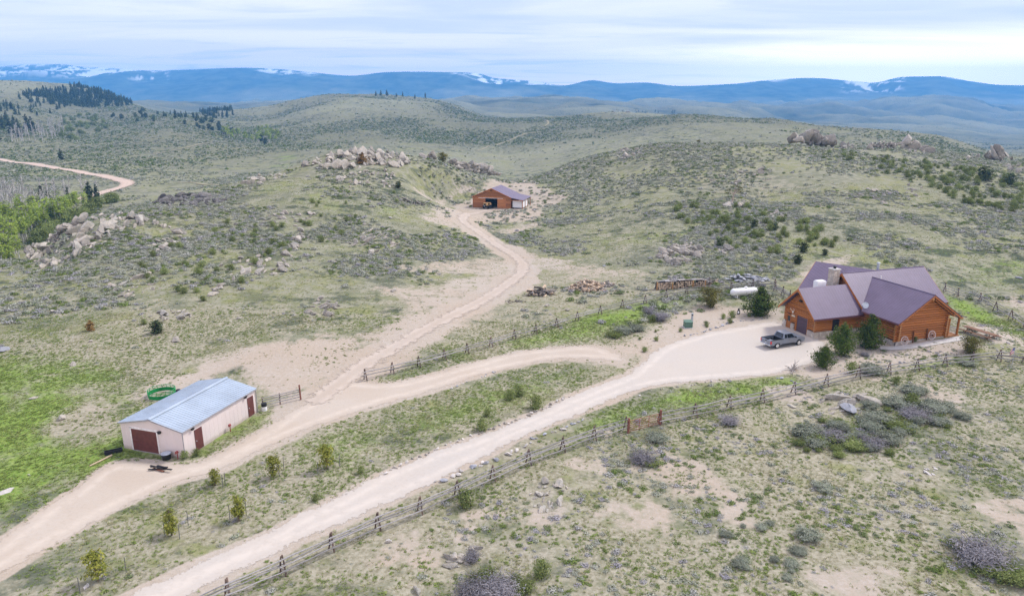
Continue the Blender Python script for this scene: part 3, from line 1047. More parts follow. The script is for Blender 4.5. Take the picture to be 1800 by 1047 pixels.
def log_part(p0, p1, r, parent, mat_=None, name='log', n=10):
    """one log between two points, sharing one mesh"""
    mat_ = mat_ or M_LOG
    key = (mat_.name, n)
    if key not in _LOGMESH:
        mb = MB().tube((0, 0, 0), (1, 0, 0), 1.0, n=n)
        me = mb.mesh(name, mat_)
        me.polygons.foreach_set('use_smooth', [len(p.vertices) == 4 for p in me.polygons])
        if mat_ is M_LOG:
            me.materials.append(M_LOGEND)
            for p in me.polygons:
                if len(p.vertices) > 4:
                    p.material_index = 1
        _LOGMESH[key] = me
    p0, p1 = Vector(p0), Vector(p1)
    d = p1 - p0
    o = link_mesh(name, _LOGMESH[key], parent)
    o.location = p0
    o.rotation_euler = d.to_track_quat('X', 'Z').to_euler()
    o.scale = (d.length, r, r)
    return o


def slab(poly, t):
    """thin roof sheet under a polygon"""
    mb = MB()
    a, b_, c = Vector(poly[0]), Vector(poly[1]), Vector(poly[2])
    n = (b_ - a).cross(c - a).normalized()
    if n.z < 0:
        n = -n
    return mb.prism(poly, -n * t)


# ------------------------------------------------------------------ log house
HO = Vector((41.97, 91.3, 0.0))
HANG = math.atan2(0.301, 0.954)
house = empty('log_house', HO, HANG, 'honey coloured log house with plum metal roofs, stone chimney and gabled wings', 'house')


def hw(p, q, z=0.0):
    c, s = math.cos(HANG), math.sin(HANG)
    return Vector((HO.x + c * p - s * q, HO.y + s * p + c * q, z))


# garage wing: x 0..8.4, y 0..6.4, ridge 6.57 at y 3.2
GR, GS = 6.57, 0.935


def g_roof(y):
    return GR - abs(y - 3.2) * GS


MB().prism([(0.12, .12, -.4), (0.12, 6.28, -.4), (0.12, 6.28, g_roof(6.28) - .25), (0.12, 3.2, GR - .25), (0.12, .12, g_roof(.12) - .25)], (8.6, 0, 0)).build('wall', M_CORE, house)
rf = slab([(-.8, 3.2, GR), (8.9, 3.2, GR), (8.9, -.55, g_roof(-.55)), (-.8, -.55, g_roof(-.55))], .14).build('roof', M_PURPLE, house)
slab([(-.8, 3.2, GR), (8.9, 3.2, GR), (8.9, 6.95, g_roof(6.95)), (-.8, 6.95, g_roof(6.95))], .14).build('roof', M_PURPLE, house)
for s in (-1, 1):
    ye = 3.2 + s * 3.75
    MB().prism([(-.84, 3.2, GR - .03), (-.84, ye, g_roof(ye) - .03), (-.84, ye, g_roof(ye) - .33), (-.84, 3.2, GR - .36)], (.07, 0, 0)).build('fascia', M_FASCIA, house)
MB().box((4.05, -.56, g_roof(-.55) - .14), (9.7, .05, .2)).build('gutter', M_PTRIM, house)
log_part((-.75, 3.2, GR - .5), (.3, 3.2, GR - .5), .16, house)
LR = .136
DOORS_G = [(1.35, 3.7, 0, 2.62), (4.88, 5.72, -.1, 2.15), (4.05, 4.75, -.3, 1.0), (-.05, 1.3, -.3, 1.0), (5.75, 6.5, -.3, 1.0)]


def course(axis, fixed, a0, a1, z, r, parent, holes, ext=0.0):
    """logs of one course, broken at openings"""
    segs = [(a0 - ext, a1 + ext)]
    for (h0, h1, z0, z1) in holes:
        if z0 - r * .7 < z < z1 + r * .7:
            ns = []
            for s0, s1 in segs:
                if h1 <= s0 or h0 >= s1:
                    ns.append((s0, s1))
                    continue
                if h0 > s0:
                    ns.append((s0, h0))
                if h1 < s1:
                    ns.append((h1, s1))
            segs = ns
    for s0, s1 in segs:
        if s1 - s0 < .12:
            continue
        if axis == 'x':
            log_part((s0, fixed, z), (s1, fixed, z), r, parent)
        else:
            log_part((fixed, s0, z), (fixed, s1, z), r, parent)


z = .12
while z < GR - .55:
    hwid = min(3.2, (GR - .3 - z - .1) / GS)
    course('y', 0.06, 3.2 - hwid, 3.2 + hwid, z, LR, house, DOORS_G)
    z += .29
z = 1.14
while z < g_roof(0) - .3:
    course('x', 0.06, 0.0, 8.4, z, LR, house, [(2.85, 3.95, .9, 2.5)], ext=.12)
    z += .29
MB().bx(-.17, .1, -.17, 1.3, -.4, .98).bx(-.17, .1, 4.05, 4.75, -.4, .98).bx(-.17, .1, 5.75, 6.5, -.4, .98).bx(.1, 8.4, -.17, .1, -.4, .98).build('stone_base', M_STONE, house)
gd = empty('garage_door', (0, 0, 0))
gd.parent = house
for k in range(5):
    MB().bx(-.03, .06, 1.45, 3.6, k * .5 + .012, k * .5 + .488).build('door_panel', M_PDOOR, gd, bevel=.012)
MB().bx(-.12, .1, 1.33, 1.45, 0, 2.62).bx(-.12, .1, 3.6, 3.72, 0, 2.62).bx(-.12, .1, 1.45, 3.6, 2.5, 2.62).build('door_frame', M_FASCIA, gd)
dr = MB().bx(-.05, .06, 4.95, 5.65, 0.02, 2.08).build('door', M_LOG, house)
MB().bx(-.075, -.052, 5.03, 5.57, 1.15, 1.92).build('pane', M_GLASS, dr)
MB().bx(-.1, .1, 4.88, 4.95, 0, 2.15).bx(-.1, .1, 5.65, 5.72, 0, 2.15).bx(-.1, .1, 4.95, 5.65, 2.08, 2.15).build('door_frame', M_FASCIA, dr)
wn = MB().bx(2.85, 3.95, -.1, .06, .92, 1.0).bx(2.85, 3.95, -.1, .06, 2.4, 2.48).bx(2.85, 2.93, -.1, .06, 1.0, 2.4).bx(3.87, 3.95, -.1, .06, 1.0, 2.4).build('window', M_BLACK, house)
MB().bx(2.93, 3.87, -.04, .04, 1.0, 2.4).build('pane', M_GLASS, wn)
MB().box((-.3, 3.0, 4.75), (.3, .5, .22)).box((-.15, 3.0, 4.65), (.3, .1, .1)).build('floodlight', M_BLACK, house)
sk = MB()                                                # bleached antlers over the sign
sk.lathe([(.04, -.22), (.12, -.05), (.13, .1), (.05, .18)], (-.28, 4.35, 2.75), n=8)
for s in (-1, 1):
    sk.tube((-.3, 4.35 + s * .08, 2.85), (-.42, 4.35 + s * .36, 3.15), .035, .03, 5)
    sk.tube((-.42, 4.35 + s * .36, 3.15), (-.5, 4.35 + s * .30, 3.45), .03, .012, 5)
    sk.tube((-.40, 4.35 + s * .30, 3.08), (-.62, 4.35 + s * .34, 3.18), .025, .01, 5)
o = sk.build('mounted_antlers', mat('bone', (.66, .60, .50), .7), None)
o.location = HO
o.rotation_euler = (0, 0, HANG)
tag(o, 'bleached antlers and skull mounted beside the plum garage door', 'antlers')
MB().bx(-.16, -.11, 4.02, 4.72, 2.05, 2.3).build('name_board', mat('pale_board', (.6, .5, .36), .7), house)

# main block: ridge 7.9 at y 4.4, x 7.6..22.8
AR, AS = 7.9, 0.86


def a_roof(y):
    return AR - abs(y - 4.4) * AS


MB().prism([(8.45, .25, -.4), (8.45, 8.55, -.4), (8.45, 8.55, a_roof(8.55) - .25), (8.45, 4.4, AR - .25), (8.45, .25, a_roof(.25) - .25)], (13.6, 0, 0)).build('wall', M_CORE, house)
slab([(7.6, 4.4, AR), (22.8, 4.4, AR), (22.8, -.6, a_roof(-.6)), (7.6, -.6, a_roof(-.6))], .16).build('roof', M_PURPLE, house)
slab([(7.6, 4.4, AR), (22.8, 4.4, AR), (22.8, 9.4, a_roof(9.4)), (7.6, 9.4, a_roof(9.4))], .16).build('roof', M_PURPLE, house)
MB().tube((7.6, 4.4, AR - .01), (22.8, 4.4, AR - .01), .09, n=6).build('ridge_cap', M_PURPLE, house)
for s in (-1, 1):
    ye = 4.4 + s * 5.0
    for xx in (7.55, 22.78):
        MB().prism([(xx, 4.4, AR - .03), (xx, ye, a_roof(ye) - .03), (xx, ye, a_roof(ye) - .38), (xx, 4.4, AR - .42)], (.08, 0, 0)).build('fascia', M_FASCIA, house)
    for q in (1.2, 2.4, 3.6):
        log_part((7.72, 4.4 + s * q, a_roof(4.4 + q) - .42), (8.5, 4.4 + s * q, a_roof(4.4 + q) - .42), .13, house)
log_part((7.72, 4.4, AR - .5), (8.5, 4.4, AR - .5), .17, house)
z = 3.7
while z < AR - .6:
    hwid = min(4.1, (AR - .4 - z) / AS)
    course('y', 8.4, 4.4 - hwid, 4.4 + hwid, z, .17, house, [])
    z += .31
z = .9
while z < a_roof(8.5) - .3:
    course('y', 22.0, .3, 8.5, z, .17, house, [])
    z += .31

# gabled wing B: ridge 7.2 at x 12.4, running out to y -7
BR, BS = 7.2, 0.65


def b_roof(x):
    return BR - abs(x - 12.4) * BS


MB().prism([(7.9, -6.2, .1), (15.9, -6.2, .1), (15.9, -6.2, b_roof(15.9) - .28), (12.4, -6.2, BR - .28), (7.9, -6.2, b_roof(7.9) - .28)], (0, 6.6, 0)).build('wall', M_CORE, house)
yl = -.6
slab([(12.4, 3.55, BR), (12.4, -7.1, BR), (7.0, -7.1, b_roof(7.0)), (7.0, -.66, b_roof(7.0))], .15).build('roof', M_PURPLE_Y, house)
slab([(12.4, 3.55, BR), (12.4, -7.1, BR), (17.8, -7.1, b_roof(17.8)), (17.8, -.55, b_roof(17.8))], .15).build('roof', M_PURPLE_Y, house)
MB().tube((12.4, 3.5, BR - .01), (12.4, -7.1, BR - .01), .09, n=6).build('ridge_cap', M_PURPLE, house)
for s in (-1, 1):
    xe = 12.4 + s * 5.4
    MB().prism([(12.4, -7.14, BR - .03), (xe, -7.14, b_roof(xe) - .03), (xe, -7.14, b_roof(xe) - .30), (12.4, -7.14, BR - .34)], (0, .07, 0)).build('fascia', M_FASCIA, house)
    MB().prism([(12.4, -7.18, BR + .015), (xe, -7.18, b_roof(xe) + .015), (xe, -7.18, b_roof(xe) - .09), (12.4, -7.18, BR - .09)], (0, .035, 0)).build('drip_edge', M_PTRIM, house)
MB().box((6.98, -3.9, b_roof(7.0) - .12), (.05, 6.4, .2)).build('gutter', M_PTRIM, house)
log_part((12.4, -7.0, BR - .62), (12.4, -6.0, BR - .62), .22, house)
for xx in (8.4, 16.6):
    log_part((xx, -7.0, b_roof(xx) - .45), (xx, -6.0, b_roof(xx) - .45), .17, house)
for k, (x0, x1) in enumerate(((12.9, 16.9),)):           # exposed rafter under the right rake
    log_part((x0, -6.75, b_roof(x0) - .42), (x1, -6.75, b_roof(x1) - .42), .12, house)
zb = 1.02
k = 0
while zb < BR - .75:
    lo = max(7.8, 12.4 - (BR - .42 - zb) / BS)
    hi = min(16.0, 12.4 + (BR - .42 - zb) / BS)
    e0 = .42 if lo < 7.85 else 0
    e1 = .42 if hi > 15.9 else 0
    log_part((lo - e0, -6.24, zb), (hi + e1, -6.24, zb), .158, house)
    zz = zb + .165
    if zz < b_roof(7.8) - .3:
        log_part((7.86, -6.72, zz), (7.86, .4, zz), .158, house)
        log_part((15.94, -6.72, zz), (15.94, -.2, zz), .158, house)
    zb += .335
    k += 1
MB().bx(7.72, 16.1, -6.36, -6.1, -.1, .86).bx(7.72, 7.95, -6.36, .2, -.1, .86).build('stone_base', mat('pale_mortared_stone', (.50, .46, .42), .9, .2, 4.0, bump=.02), house)
# porch on the right of the wing
MB().bx(16.05, 18.5, -6.6, -.6, .70, .88).build('porch_deck', mat('deck_boards', (.40, .19, .075), .7, .25, 5.0, stretch=(6, .5, 1)), house)
MB().bx(16.4, 18.2, -6.95, -6.62, .45, .68).build('porch_step', M_FASCIA, house)
for (px, py) in ((18.25, -6.4), (18.25, -3.4), (16.55, -6.4)):
    log_part((px, py, .88), (px, py, 3.35), .15, house, name='porch_post')
log_part((18.25, -6.9, 3.42), (18.25, -.4, 3.42), .15, house, name='porch_beam')
slab([(17.5, -6.9, 3.98), (17.5, -.5, 3.98), (19.0, -.5, 3.50), (19.0, -6.9, 3.50)], .1).build('roof', M_PURPLE, house)
rl = MB()
for k in range(11):
    rl.box((18.25, -6.1 + k * .24, 1.35), (.05, .06, .8))
rl.box((18.25, -4.9, 1.78), (.08, 2.9, .08)).box((18.25, -4.9, .98), (.08, 2.9, .06))
rl.build('porch_railing', M_WHITE, house)
# rotated rear wing
RC = empty('rear_wing', (0, 0, 0))
RC.parent = house
inv = Matrix.Rotation(-HANG, 4, 'Z') @ Matrix.Translation(-HO)
c_dir, n_dir = Vector((.72, -.694, 0)), Vector((-.694, -.72, 0))
R1 = Vector((49.4, 110.0, 7.0))
R2 = R1 + c_dir * 13.0
for s in (1, -1):
    e1, e2 = R1 + n_dir * 6.4 * s, R2 + n_dir * 6.4 * s
    e1.z = e2.z = 3.4
    slab([inv @ p for p in (R1, R2, e2, e1)], .15).build('roof', M_PURPLE, RC)
b1, b2 = R1 + c_dir * .8, R2
w_ = [b1 + n_dir * 5.6, b1 - n_dir * 5.6]
MB().prism([inv @ Vector((w_[0].x, w_[0].y, -.4)), inv @ Vector((w_[0].x, w_[0].y, 3.55)), inv @ Vector((b1.x, b1.y, 6.7)), inv @ Vector((w_[1].x, w_[1].y, 3.55)), inv @ Vector((w_[1].x, w_[1].y, -.4))],
           (inv.to_3x3() @ c_dir) * 12).build('wall', M_CORE, RC)
for s in (1, -1):
    zz = .3
    while zz < 3.4:
        p0, p1 = b1 + n_dir * 5.65 * s, b1 + n_dir * 5.65 * s + c_dir * 11
        p0.z = p1.z = zz
        log_part(inv @ p0, inv @ p1, .17, RC)
        zz += .31
    e1 = R1 + n_dir * 6.4 * s
    e1.z = 3.4
    q1, q2 = inv @ (R1 + Vector((0, 0, -.03))), inv @ (e1 + Vector((0, 0, -.03)))
    MB().prism([q1, q2, q2 - Vector((0, 0, .3)), q1 - Vector((0, 0, .33))], (inv.to_3x3() @ c_dir) * -.07).build('fascia', M_FASCIA, RC)
# chimney, roof furniture
ch = MB().bx(6.45, 7.55, 4.7, 5.8, 3.0, 8.35).build('chimney', M_STONE, house)
MB().bx(6.38, 7.62, 4.63, 5.87, 8.35, 8.47).build('chimney_crown', M_CONC, ch)
MB().lathe([(.2, 8.47), (.2, 8.72), (.32, 8.74), (.32, 8.8), (.05, 8.88)], (7.0, 5.25, 0), n=10).build('chimney_cap', M_BLACK, ch)
MB().box((4.2, 4.75, 6.15), (1.5, .95, 1.5)).box((4.2, 4.75, 6.95), (1.35, .8, .12)).build('roof_cooler', M_WHITE, house, bevel=.04)
MB().lathe([(.19, 7.0), (.19, 8.6), (.27, 8.62), (.27, 8.72), (.1, 8.78)], (15.3, 5.6, 0), n=10).build('vent_pipe', M_GALV, house)
MB().lathe([(.07, 6.3), (.07, 7.35)], (13.55, 3.1, 0), n=8).build('vent_pipe', M_WHITE, house)
MB().lathe([(.06, 5.2), (.06, 5.95)], (14.4, 5.7, 0), n=8).build('vent_pipe', M_GALV, house)
dish = empty('satellite_dish', hw(7.35, -.35, 3.5), HANG, 'grey satellite dish on a bent arm below the main roof rake', 'satellite dish')
ds = MB()
vs, fs = [(0, 0, 0)], []
for k in range(1, 4):
    for i in range(14):
        a = 2 * math.pi * i / 14
        r = .42 * k / 3
        vs.append((r * math.cos(a), r * math.sin(a) * 1.1, .16 * (k / 3) ** 2))
for i in range(14):
    j = (i + 1) % 14
    fs.append((0, 1 + i, 1 + j))
    for k in range(2):
        fs.append((1 + k * 14 + i, 1 + (k + 1) * 14 + i, 1 + (k + 1) * 14 + j, 1 + k * 14 + j))
ds.add(vs, fs)
dd_ = ds.build('reflector', mat('dish_grey', (.52, .56, .60), .45), dish, smooth=True)
dd_.location = (.15, -.35, .95)
dd_.rotation_euler = (math.radians(62), 0, math.radians(-35))
MB().tube((.15, -.2, 0), (.15, -.2, .5), .04).tube((.15, -.2, .5), (.15, -.33, .95), .04).build('mast', M_GALV, dish)
MB().tube((.15, -.36, .72), (-.75, -.75, 1.05), .035).box((-.8, -.78, 1.12), (.18, .14, .2)).build('feed_arm', M_GALV, dish)


# ------------------------------------------------------------------ metal shed
SO = Vector((-36.7, 59.4, 0.0))
SANG = math.atan2(-.29, .957)
shed = empty('shed', SO, SANG, 'cream metal shed with pale blue ribbed roof and maroon doors', 'shed')
M_CREAM = mat('cream_siding', (0.66, 0.575, 0.545), 0.55, 0.04, 0.8, stretch=(1, 1, .3))
_nt = M_CREAM.node_tree                         # mud splashed along the foot of the walls
_b = next(n for n in _nt.nodes if n.type == 'BSDF_PRINCIPLED')
_tc = N(_nt, 'ShaderNodeTexCoord')
_sp = N(_nt, 'ShaderNodeSeparateXYZ')
_nt.links.new(_tc.outputs['Object'], _sp.inputs[0])
_h = math_node(_nt, 'ADD', _sp.outputs[2], math_node(_nt, 'MULTIPLY', noise(_nt, _tc.outputs['Object'], 1.7, 6, .7), -.55))
_f = math_node(_nt, 'SUBTRACT', 1.0, maprange(_nt, _h, -.2, .25))
_nt.links.new(mixcol(_nt, math_node(_nt, 'MULTIPLY', _f, .55), _b.inputs['Base Color'].links[0].from_socket, (.36, .29, .23)), _b.inputs['Base Color'])
M_MAROON = mat('maroon_door', (0.125, 0.042, 0.036), 0.45, 0.15, 2.0)
M_BROOF = mat('blue_grey_roof_metal', (0.335, 0.40, 0.47), 0.4, 0.10, 0.5, spec=0.5)
SW, SL, SE, SR = 7.0, 10.45, 2.68, 3.42
shw = MB().prism([(0, 0, -.3), (SW, 0, -.3), (SW, 0, SE), (SW / 2, 0, SR - .02), (0, 0, SE)], (0, SL, 0)).build('wall', M_CREAM, shed)
ribs = MB()
for k in range(1, 12):
    xx = k * SW / 12
    zt = SE + (SR - SE) * (1 - abs(xx - SW / 2) / (SW / 2)) - .06
    if not 1.0 < xx < 4.3:
        ribs.bx(xx - .02, xx + .02, -.006, 0, 0, zt)
for k in range(1, 18):
    yy = k * SL / 18
    if not (1.2 < yy < 2.6 or 8.9 < yy < 10.2):
        ribs.bx(SW, SW + .006, yy - .02, yy + .02, 0, SE - .05)
ribs.build('siding_ribs', M_CREAM, shed)
np_ = 11
pw = (SL + .3) / np_
for s in (-1, 1):
    for k in range(np_):
        mb = MB()
        y0 = -.15 + k * pw
        xe = SW / 2 + s * (SW / 2 + .16)
        sl = (SR - SE) / (SW / 2)
        ze = SR + .05 - sl * (SW / 2 + .16)
        mb.prism([(SW / 2, y0 + .004, SR + .05), (xe, y0 + .004, ze), (xe, y0 + .004, ze - .03), (SW / 2, y0 + .004, SR + .02)], (0, pw - .008, 0))
        for j in range(3):
            yr = y0 + pw * (j + .5) / 3
            mb.prism([(SW / 2, yr, SR + .05), (xe, yr, ze), (xe, yr, ze + .03), (SW / 2, yr, SR + .08)], (0, .05, 0))
        mb.build('roof_panel', M_BROOF, shed)
MB().prism([(SW / 2 - .25, -.17, SR + .06), (SW / 2, -.17, SR + .13), (SW / 2 + .25, -.17, SR + .06), (SW / 2, -.17, SR + .10)], (0, SL + .34, 0)).build('ridge_cap', M_BROOF, shed)
M_STRIM = mat('grey_trim', (.30, .29, .30), .5)
for s in (-1, 1):
    xe = SW / 2 + s * (SW / 2 + .16)
    ze = SR + .02 - (SR - SE) / (SW / 2) * (SW / 2 + .16)
    MB().prism([(SW / 2, -.17, SR + .04), (xe, -.17, ze + .02), (xe, -.17, ze - .10), (SW / 2, -.17, SR - .09)], (0, .03, 0)).build('rake_trim', M_STRIM, shed)
    MB().box((xe + s * .02, SL / 2, ze - .04), (.04, SL + .3, .1)).build('gutter', M_STRIM, shed)
MB().tube((SW + .08, -.06, 0), (SW + .08, -.06, SE - .05), .045, n=6).tube((SW + .08, SL + .03, 0), (SW + .08, SL + .03, SE - .05), .045, n=6).build('downpipe', M_STRIM, shed)
gd = empty('overhead_door', (0, 0, 0))
gd.parent = shed
for k in range(4):
    MB().bx(1.2, 4.1, -.05, -.005, .06 + k * .54, .06 + k * .54 + .53).build('door_panel', M_MAROON, gd, bevel=.01)
MB().bx(1.05, 1.2, -.06, 0, 0, 2.36).bx(4.1, 4.25, -.06, 0, 0, 2.36).bx(1.05, 4.25, -.06, 0, 2.23, 2.42).build('door_frame', mat('white_trim', (.72, .68, .66), .5), gd)
MB().bx(1.1, 4.2, -.10, 0, 0, .055).build('sill', M_STRIM, gd)
for y0, y1 in ((1.45, 2.42), (9.1, 10.02)):
    d_ = MB().bx(SW + .004, SW + .05, y0, y1, .06, 2.12).build('door', M_MAROON, shed)
    MB().lathe([(.05, 0), (.05, .05)], (SW + .05, y0 + .12, 1.02), 'X', 8).build('handle', M_GALV, d_)
for p in ((4.55, -.14, 2.28), (SW + .14, 1.15, 2.42), (SW + .14, 8.75, 2.42)):
    MB().box(p, (.22, .22, .16)).box((p[0], p[1], p[2] + .1), (.3, .3, .05)).build('wall_lamp', M_BLACK, shed)


def hydrant(px, py, label):
    t = empty('hydrant', SO + Matrix.Rotation(SANG, 3, 'Z') @ Vector((px, py, 0)), SANG, label, 'hydrant')
    MB().tube((0, 0, 0), (0, 0, .62), .045, n=8).build('standpipe', mat('rusty_red', (.25, .06, .05), .6), t)
    MB().box((0, -.03, .72), (.2, .24, .2)).tube((0, -.1, .7), (0, -.25, .6), .03).build('spout', mat('hydrant_red', (.30, .07, .06), .5), t, bevel=.02)
    return t


hydrant(6.45, -.3, 'rusty red hydrant by the near corner of the shed, under the overhead door end')
hydrant(7.35, 5.8, 'rusty red hydrant standing halfway along the long wall of the shed')
# things by the shed
p = gp(293, 806)
t = empty('stock_tub', p, .3, 'black round tub with a pale lid standing by the shed door', 'tub')
MB().lathe([(.36, 0), (.44, .5), (.47, .55)], n=14).build('tub', M_BLACK, t, smooth=False)
MB().lathe([(.45, .552), (.43, .60), (.12, .64)], n=14).build('lid', mat('pale_plastic', (.40, .44, .50), .4), t)
p = gp(284, 825)
t = empty('scrap_heap', p, -.12, 'small heap of dark scrap and rusty boards in front of the shed', 'scrap heap')
for k in range(7):
    MB().box((random.uniform(-.5, .5), random.uniform(-.25, .3), .07 + k * .045), (random.uniform(.9, 1.6), .16, .05), random.uniform(-.35, .35), 0, random.uniform(-.05, .05)).build('board', (M_BLACK, mat('rusty_board', (.24, .10, .055), .8))[k < 2], t)
p = gp(200, 796)
t = empty('feed_trough', p, .55, 'black feed trough lying in the grass left of the shed', 'trough')
MB().bx(-.75, .75, -.2, .2, .02, .08).bx(-.75, .75, -.2, -.14, .08, .35).bx(-.75, .75, .14, .2, .08, .35).bx(-.75, -.69, -.14, .14, .08, .35).bx(.69, .75, -.14, .14, .08, .35).build('trough', M_BLACK, t)
p, q = gp(197, 801), gp(158, 820)
o = MB().tube(p + Vector((0, 0, .09)), q + Vector((0, 0, .09)), .10, .07, 8).build('timber_pole', mat('pale_timber', (.45, .36, .24), .8))
tag(o, 'pale timber pole lying along the edge of the meadow', 'pole')

# round bale feeder
p = gp(285, 695)
fd = empty('bale_feeder', p, .2, 'bright green ring feeder for hay behind the shed', 'hay feeder')
fd.scale = (1, 1, .78)
M_GREEN = mat('green_enamel', (0.012, 0.23, 0.055), 0.4, 0.15, 2.0)
band = MB()
vs, fs = [], []
nseg = 28
for i in range(nseg):
    a = 2 * math.pi * i / nseg
    for (r, zz) in ((1.42, .08), (1.42, .58), (1.39, .58), (1.39, .08)):
        vs.append((r * math.cos(a), r * math.sin(a), zz))
for i in range(nseg):
    j = (i + 1) % nseg
    for k in range(4):
        fs.append((i * 4 + k, j * 4 + k, j * 4 + (k + 1) % 4, i * 4 + (k + 1) % 4))
band.add(vs, fs).build('band', M_GREEN, fd)
for zz in (.6, .82, 1.02):
    MB().torus((0, 0, zz), 1.42, .035, n=28).build('hoop', M_GREEN, fd)
for i in range(18):
    a = 2 * math.pi * i / 18
    MB().tube((1.42 * math.cos(a), 1.42 * math.sin(a), .5), (1.36 * math.cos(a + .1), 1.38 * math.sin(a + .1), random.uniform(1.0, 1.22)), .026, n=5).build('bar', M_GREEN, fd)
p = gp(314, 690)
o = MB().lathe([(.25, 0), (.28, .3), (.2, .42)], p, n=10).build('bucket', M_BLACK)
tag(o, 'black bucket beside the green hay feeder', 'bucket')
p = gp(465, 721)
t = empty('water_drum', p, .2, 'white and black drum at the far corner of the shed', 'drum')
MB().lathe([(.28, 0), (.28, .5)], n=12).build('drum', M_WHITE, t)
MB().lathe([(.29, .5), (.29, .85), (.1, .9)], n=12).build('drum_top', M_BLACK, t)

# ------------------------------------------------------------------ board barn
BO = Vector((-12.7, 224.0, 0.0))
BANG = math.atan2(-3.4, 12.35)
barn = empty('barn', BO, BANG, 'distant brown board barn with plum roof and open lean-to', 'barn')
M_BOARD = mat('barn_board', (0.40, 0.165, 0.06), 0.75, 0.0, 1.2, col2=(0.25, 0.105, 0.045), stretch=(.3, 1, 4), obj_rand=0.28)
BW, BD, BE, BP = 12.8, 10.5, 3.55, 6.3
_BOARDMESH = MB().box((.5, 0, .5), (1, 1, 1)).mesh('board', M_BOARD)


def board(x0, x1, y, z0, parent, h=.27):
    o = link_mesh('board', _BOARDMESH, parent)
    o.location = (x0, y + random.uniform(-.008, .008), z0)
    o.scale = (x1 - x0, .05, h)
    return o


def barn_top(x):
    return BE + (BP - BE) * (1 - abs(x - BW / 2) / (BW / 2))


D0, D1, DH = 4.3, 8.3, 3.05
zz = 0.0
while zz < BP - .25:
    hwid = min(BW / 2, (BP - .06 - (zz + .27)) / ((BP - BE) / (BW / 2)))
    a, b_ = BW / 2 - hwid, BW / 2 + hwid
    if zz < DH:
        board(a, D0, -.03, zz, barn)
        board(D1, b_, -.03, zz, barn)
    elif hwid > .2:
        board(a, b_, -.03, zz, barn)
    zz += .285
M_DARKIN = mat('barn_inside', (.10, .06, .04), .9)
MB().bx(0, D0, 0.0, .08, -.2, BE).bx(D1, BW, 0.0, .08, -.2, BE).bx(0, .1, .08, BD, -.2, BE).bx(BW - .1, BW, .08, BD, -.2, BE).bx(.1, BW - .1, BD - .1, BD, -.2, BE) \
    .prism([(.05, 0, BE), (BW - .05, 0, BE), (BW / 2, 0, BP - .06)], (0, .08, 0)).bx(D0, D1, 0, .08, DH, BE).prism([(.05, BD - .08, BE), (BW - .05, BD - .08, BE), (BW / 2, BD - .08, BP - .06)], (0, .08, 0)).build('wall', M_DARKIN, barn)
for s in (-1, 1):
    xe = BW / 2 + s * (BW / 2 + .3)
    slab([(BW / 2, -.4, BP + .06), (BW / 2, BD + .4, BP + .06), (xe, BD + .4, barn_top(xe) + .06), (xe, -.4, barn_top(xe) + .06)], .1).build('roof', M_PURPLE_Y, barn)
    MB().prism([(BW / 2, -.45, BP + .05), (xe, -.45, barn_top(xe) + .05), (xe, -.45, barn_top(xe) - .15), (BW / 2, -.45, BP - .18)], (0, .05, 0)).build('fascia', M_FASCIA, barn)
slab([(BW + .2, -.4, BE - .02), (BW + .2, BD + .4, BE - .02), (BW + 4.1, BD + .4, BE - .72), (BW + 4.1, -.4, BE - .72)], .1).build('lean_to_roof', M_PURPLE, barn)
MB().bx(BW + .2, BW + 4.1, -.45, -.4, BE - .95, BE - .75).build('fascia', M_FASCIA, barn)
for k in range(4):
    log_part((BW + 3.8, .1 + k * 3.4, -.2), (BW + 3.8, .1 + k * 3.4, BE - .78), .11, barn, M_FASCIA, 'lean_to_post', 6)
log_part((BW + .15, .02, -.2), (BW + .15, .02, BE - .1), .12, barn, M_CORE, 'lean_to_post', 6)
for k in range(3):
    MB().bx(BW + .42, BW + 3.55, .5, .55, .35 + k * .78, .35 + k * .78 + .76).build('white_panel', M_WHITE, barn)
for k in range(2):
    MB().bx(BW + 3.72, BW + 3.78, .3 + k * 3.4, 3.2 + k * 3.4, .4, 2.2).build('white_panel', M_WHITE, barn)
MB().bx(2.0, 10.2, -.14, -.07, DH + .06, DH + .16).build('door_track', M_WHITE, barn)
MB().bx(D1 + .05, D1 + 2.9, -.13, -.075, .05, DH).build('sliding_door', M_BOARD, barn)
MB().box((BW / 2, -.2, BP - .75), (.75, .1, .12), 0, 0, .45).box((BW / 2 - .3, -.2, BP - .7), (.5, .08, .1), 0, 0, -.7).build('gable_emblem', M_BLACK, barn)

# off-road vehicle in the barn doorway
J = empty('off_road_vehicle', BO + Matrix.Rotation(BANG, 3, 'Z') @ Vector((5.6, -1.0, 0)), BANG + math.radians(72), 'tan topped off-road vehicle with black spare wheel in the barn doorway', 'off-road vehicle')
M_TAN = mat('tan_paint', (.56, .35, .16), .5, .1, 2.0)
MB().prism([(-1.9, -.85, .55), (1.9, -.85, .55), (1.95, -.85, 1.0), (.7, -.85, 1.12), (-1.9, -.85, 1.12)], (0, 1.7, 0)).build('body', M_BLACK, J, bevel=.04)
MB().prism([(-1.88, -.78, 1.12), (.75, -.78, 1.12), (.45, -.78, 1.88), (-1.85, -.78, 1.9)], (0, 1.56, 0)).build('top', M_TAN, J, bevel=.06)
MB().bx(-1.905, -1.885, -.6, .6, 1.35, 1.75).build('window', M_GLASS, J)
for s in (-1, 1):
    MB().bx(-1.5, -.4, s * .79 - .01, s * .79 + .01, 1.3, 1.72).build('window', M_GLASS, J)
    MB().box((0, s * .98, .9), (3.5, .28, .08)).build('fender', M_BLACK, J)
    for xx in (-1.25, 1.25):
        w = MB().lathe([(.2, -.13), (.40, -.13), (.42, 0), (.40, .13), (.2, .13)], (xx, s * .86, .42), 'Y', 16).build('wheel', M_BLACK, J)
